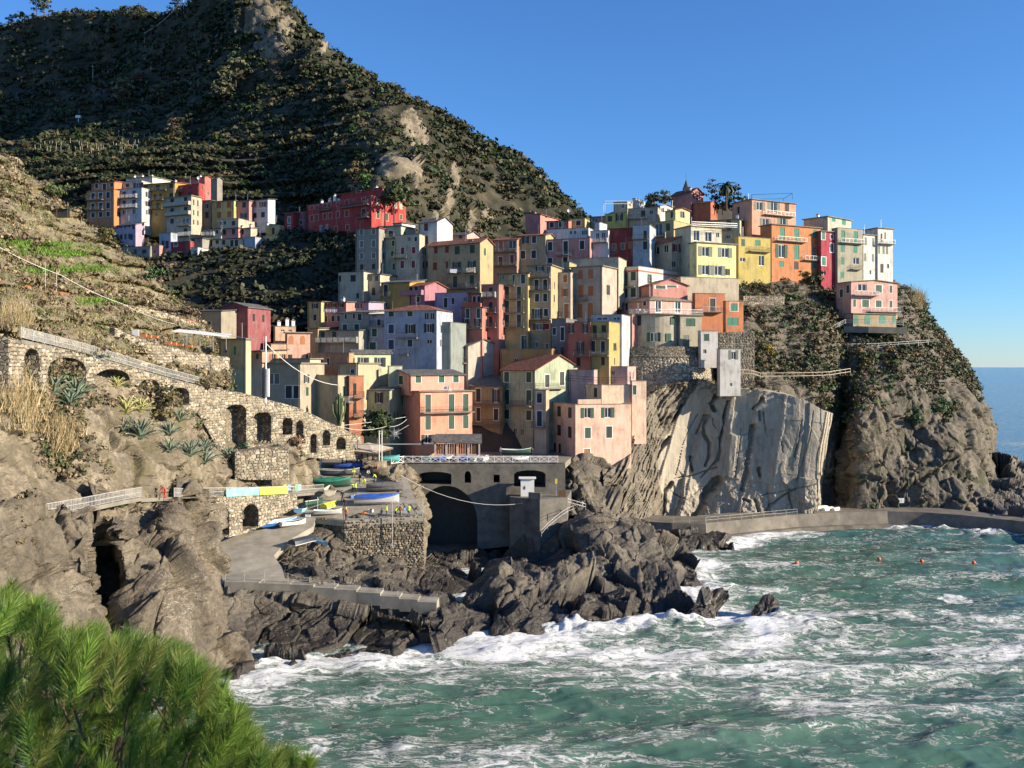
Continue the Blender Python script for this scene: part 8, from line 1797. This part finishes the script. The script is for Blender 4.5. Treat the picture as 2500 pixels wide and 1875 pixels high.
# roof details
t_ = thing('roof_pergola', W(1477,520,251), 'white steel pergola frame on the yellow-green house', 'pergola'); b = MB()
z0, z1 = .3, 3.1; c = [(0,0),(7.2,0),(7.2,4),(0,4)]
for x, y in c: b.bar((x,y,z0),(x,y,z1),.09,M_WHITE)
for (a, e), (f, g) in zip(c, c[1:]+c[:1]): b.bar((a,e,z1),(f,g,z1),.1,M_WHITE)
b.build('frame', t_)
t_ = thing('roof_railing', W(1830,487,248), 'thin black frame standing on the flat roof of the salmon house', 'frame'); b = MB()
for x, y in ((1,2),(11,0),(11,8),(3,9)): b.bar((x,y,0),(x,y,1.6),.05,M_DARKMETAL)
for a, e in (((1,2),(11,0)),((11,0),(11,8)),((11,8),(3,9)),((3,9),(1,2))): b.bar((*a,1.6),(*e,1.6),.05,M_DARKMETAL)
b.build('frame', t_)
t_ = thing('church_spire', W(1675,470,266), 'small dark cone spire behind the pink hilltop house', 'spire'); b = MB(); b.box((-.8,-.8,-1),(.8,.8,1.4), M_DARKMETAL); b.build('base', t_); b = MB(); b.bar((0,0,1.4),(0,0,3.4),.8,M_DARKMETAL,8,.1); b.bar((0,0,3.4),(0,0,5.4),.04,M_DARKMETAL,4); b.build('cone', t_)
railing('white railing of the diners terrace on the bright yellow house', [W(1690,552,219)*1.0, W(1800,556,226.5)], h=1.0, every=2, m=M_METAL)
railing('railing of the peach terrace on the pink corner house', [W(1388,930,171.6), W(1470,936,168.9), W(1540,934,170)], h=1.0, every=2.6, m=M_DARKMETAL)
railing('railing of the terrace above the pink and brown house', [W(1536,766,202.3), W(1600,767,199.0), W(1716,768,204)], h=1.0, every=2.2, m=M_METAL)
def chair(p, label, rz=0):
    t_ = thing('garden_chair', p, label, 'chair', 'white plastic terrace chairs', rz); b = MB(); b.box((-.24,-.24,.4),(.24,.24,.45), M_WHITE); b.build('seat', t_); b = MB(); b.box((-.24,.2,.45),(.24,.25,.95), M_WHITE); b.build('backrest', t_)
    for x in (-.2,.2):
        for y in (-.2,.2): b = MB(); b.bar((x,y,0),(x,y,.4),.03,M_WHITE); b.build('leg', t_)
for i, u in enumerate((1556,1565,1574)): chair(W(u, 765, 200.5), ['white garden chair left of three on the hipped roof terrace','white garden chair in the middle of the hipped roof terrace','white garden chair right of three on the hipped roof terrace'][i], i)
for i, u in enumerate((1087,1098)): chair(W(u, 956, 164.5), ['left white chair on the apartment balcony','right white chair on the apartment balcony'][i], i*2)
GL = 'laundry hanging below the pink house windows'
for i in range(7):
    b = MB(); b.add([(0,0,0),(.32,0,0),(.30,.02,-.55-.1*(i % 3)),(.02,.03,-.5-.1*(i % 2))], [(0,1,2,3)], MS_['wh'] if i % 2 else colmat('lilac_cloth', (.4,.35,.6)))
    tag(b.build('laundry', loc=tuple(W(791+i*4.6, 755, 193.6+.18*(6-i)))), 'row of white and lilac laundry under the pink house windows', 'laundry', GL)
b = MB(); b.add([(0,0,0),(1.7,0,0),(1.5,-.1,-.9),(.1,-.1,-.8)], [(0,1,2,3)], MS_['wh']); tag(b.build('laundry', loc=tuple(W(1098,657,214.8))), 'white sheet over the balcony of the large yellow-beige house', 'laundry')
for (u, v, d, lab, s) in ((485,441,265,'white satellite dish on the rose far row house',.45),(1389,521,250,'white satellite dish on the orange parapet of the ridge',.45)):
    b = MB(); n = 12; b.add([(0,0,.7)]+[(s*math.cos(2*math.pi*i/n), -.12, .7+s*math.sin(2*math.pi*i/n)) for i in range(n)], [(0, 1+i, 1+(i+1) % n) for i in range(n)], M_WHITE); b.bar((0,0,-.5),(0,0,.7),.04,M_METAL); tag(b.build('satellite_dish', loc=tuple(W(u, v, d))), lab, 'dish')

# clutter on the slipway
M_NET = plain('fishing_net', (.10,.08,.05), .95, var=.5, sc=5, bs=.8); M_CRATE = [colmat('crate_blue', (.05,.2,.45)), colmat('crate_white', (.6,.6,.56)), colmat('crate_orange', (.6,.2,.05))]
for i, (u, v, c_, lab) in enumerate(((752,1262,1,'white crate at the left edge of the platform'),(860,1215,0,'blue crate between the slipway walkers and the motor boat'),(888,1256,2,'orange crate at the front edge of the platform'),(778,1208,1,'white crate beside the cream boat'),(905,1250,1,'white crate near the tripod on the platform'),(845,1140,0,'blue crate left of the wooden shed'),(985,1245,0,'blue crate behind the platform group'),(735,1215,2,'orange crate below the posters'))):
    b = MB(); q = M_CRATE[c_]
    for lo, hi in (((-.35,-.25,0),(.35,.25,.04)),((-.35,-.25,.04),(.35,-.21,.36)),((-.35,.21,.04),(.35,.25,.36)),((-.35,-.21,.04),(-.31,.21,.36)),((.31,-.21,.04),(.35,.21,.36))): b.box(lo, hi, q)
    o = b.build('crate', loc=tuple(SP(u, v)), rz=i*.7); tag(o, lab, 'crate')
for i, (u, v, r, lab) in enumerate(((870,1262,.8,'heap of dark rope and net in the middle of the platform'),(790,1268,.6,'small heap of net at the platform corner above the wall'),(812,1140,.9,'brown net heap by the stone wall foot'),(965,1215,.7,'heap of dark net right of the motor boat'),(756,1204,.6,'net heap beside the end of the promenade'))):
    b = MB(); n = 12; V = [(0, 0, r*.45)]
    for k in range(1, 4):
        for j in range(n): a = 2*math.pi*j/n; rr = r*k/3*(1+.25*math.sin(j*2.3+i+k)); V.append((rr*math.cos(a), rr*.7*math.sin(a), r*.45*(1-(k/3)**2)+.05*math.sin(j*3.1+k)))
    b.add(V, [(0, 1+j, 1+(j+1) % n) for j in range(n)]+[(1+(k-1)*n+j, 1+k*n+j, 1+k*n+(j+1) % n, 1+(k-1)*n+(j+1) % n) for k in (1, 2) for j in range(n)], M_NET); o = b.build('fishing_net', loc=tuple(SP(u, v))); tag(o, lab, 'net')
t_ = thing('tripod', SP(905,1268), 'dark camera tripod on the front of the platform', 'tripod')
for a in (0, 2.1, 4.2): b = MB(); b.bar((.45*math.cos(a),.45*math.sin(a),0),(0,0,1.35),.03,M_DARKMETAL); b.build('leg', t_)
b = MB(); b.box((-.12,-.12,1.33),(.12,.12,1.5), M_DARKMETAL); b.build('head', t_)
for i, (u, v) in enumerate(((762,1150),(768,1148),(774,1146),(780,1143))):
    b = MB(); b.bar((0,0,0),(.2,.6,2.2),.12,M_WHITE,6); tag(b.build('rolled_mat', loc=tuple(SP(u, v+8))), 'white rolled mat leaning on the arched wall beside the shed', 'roll', 'white rolls leaning on the arched wall beside the shed')
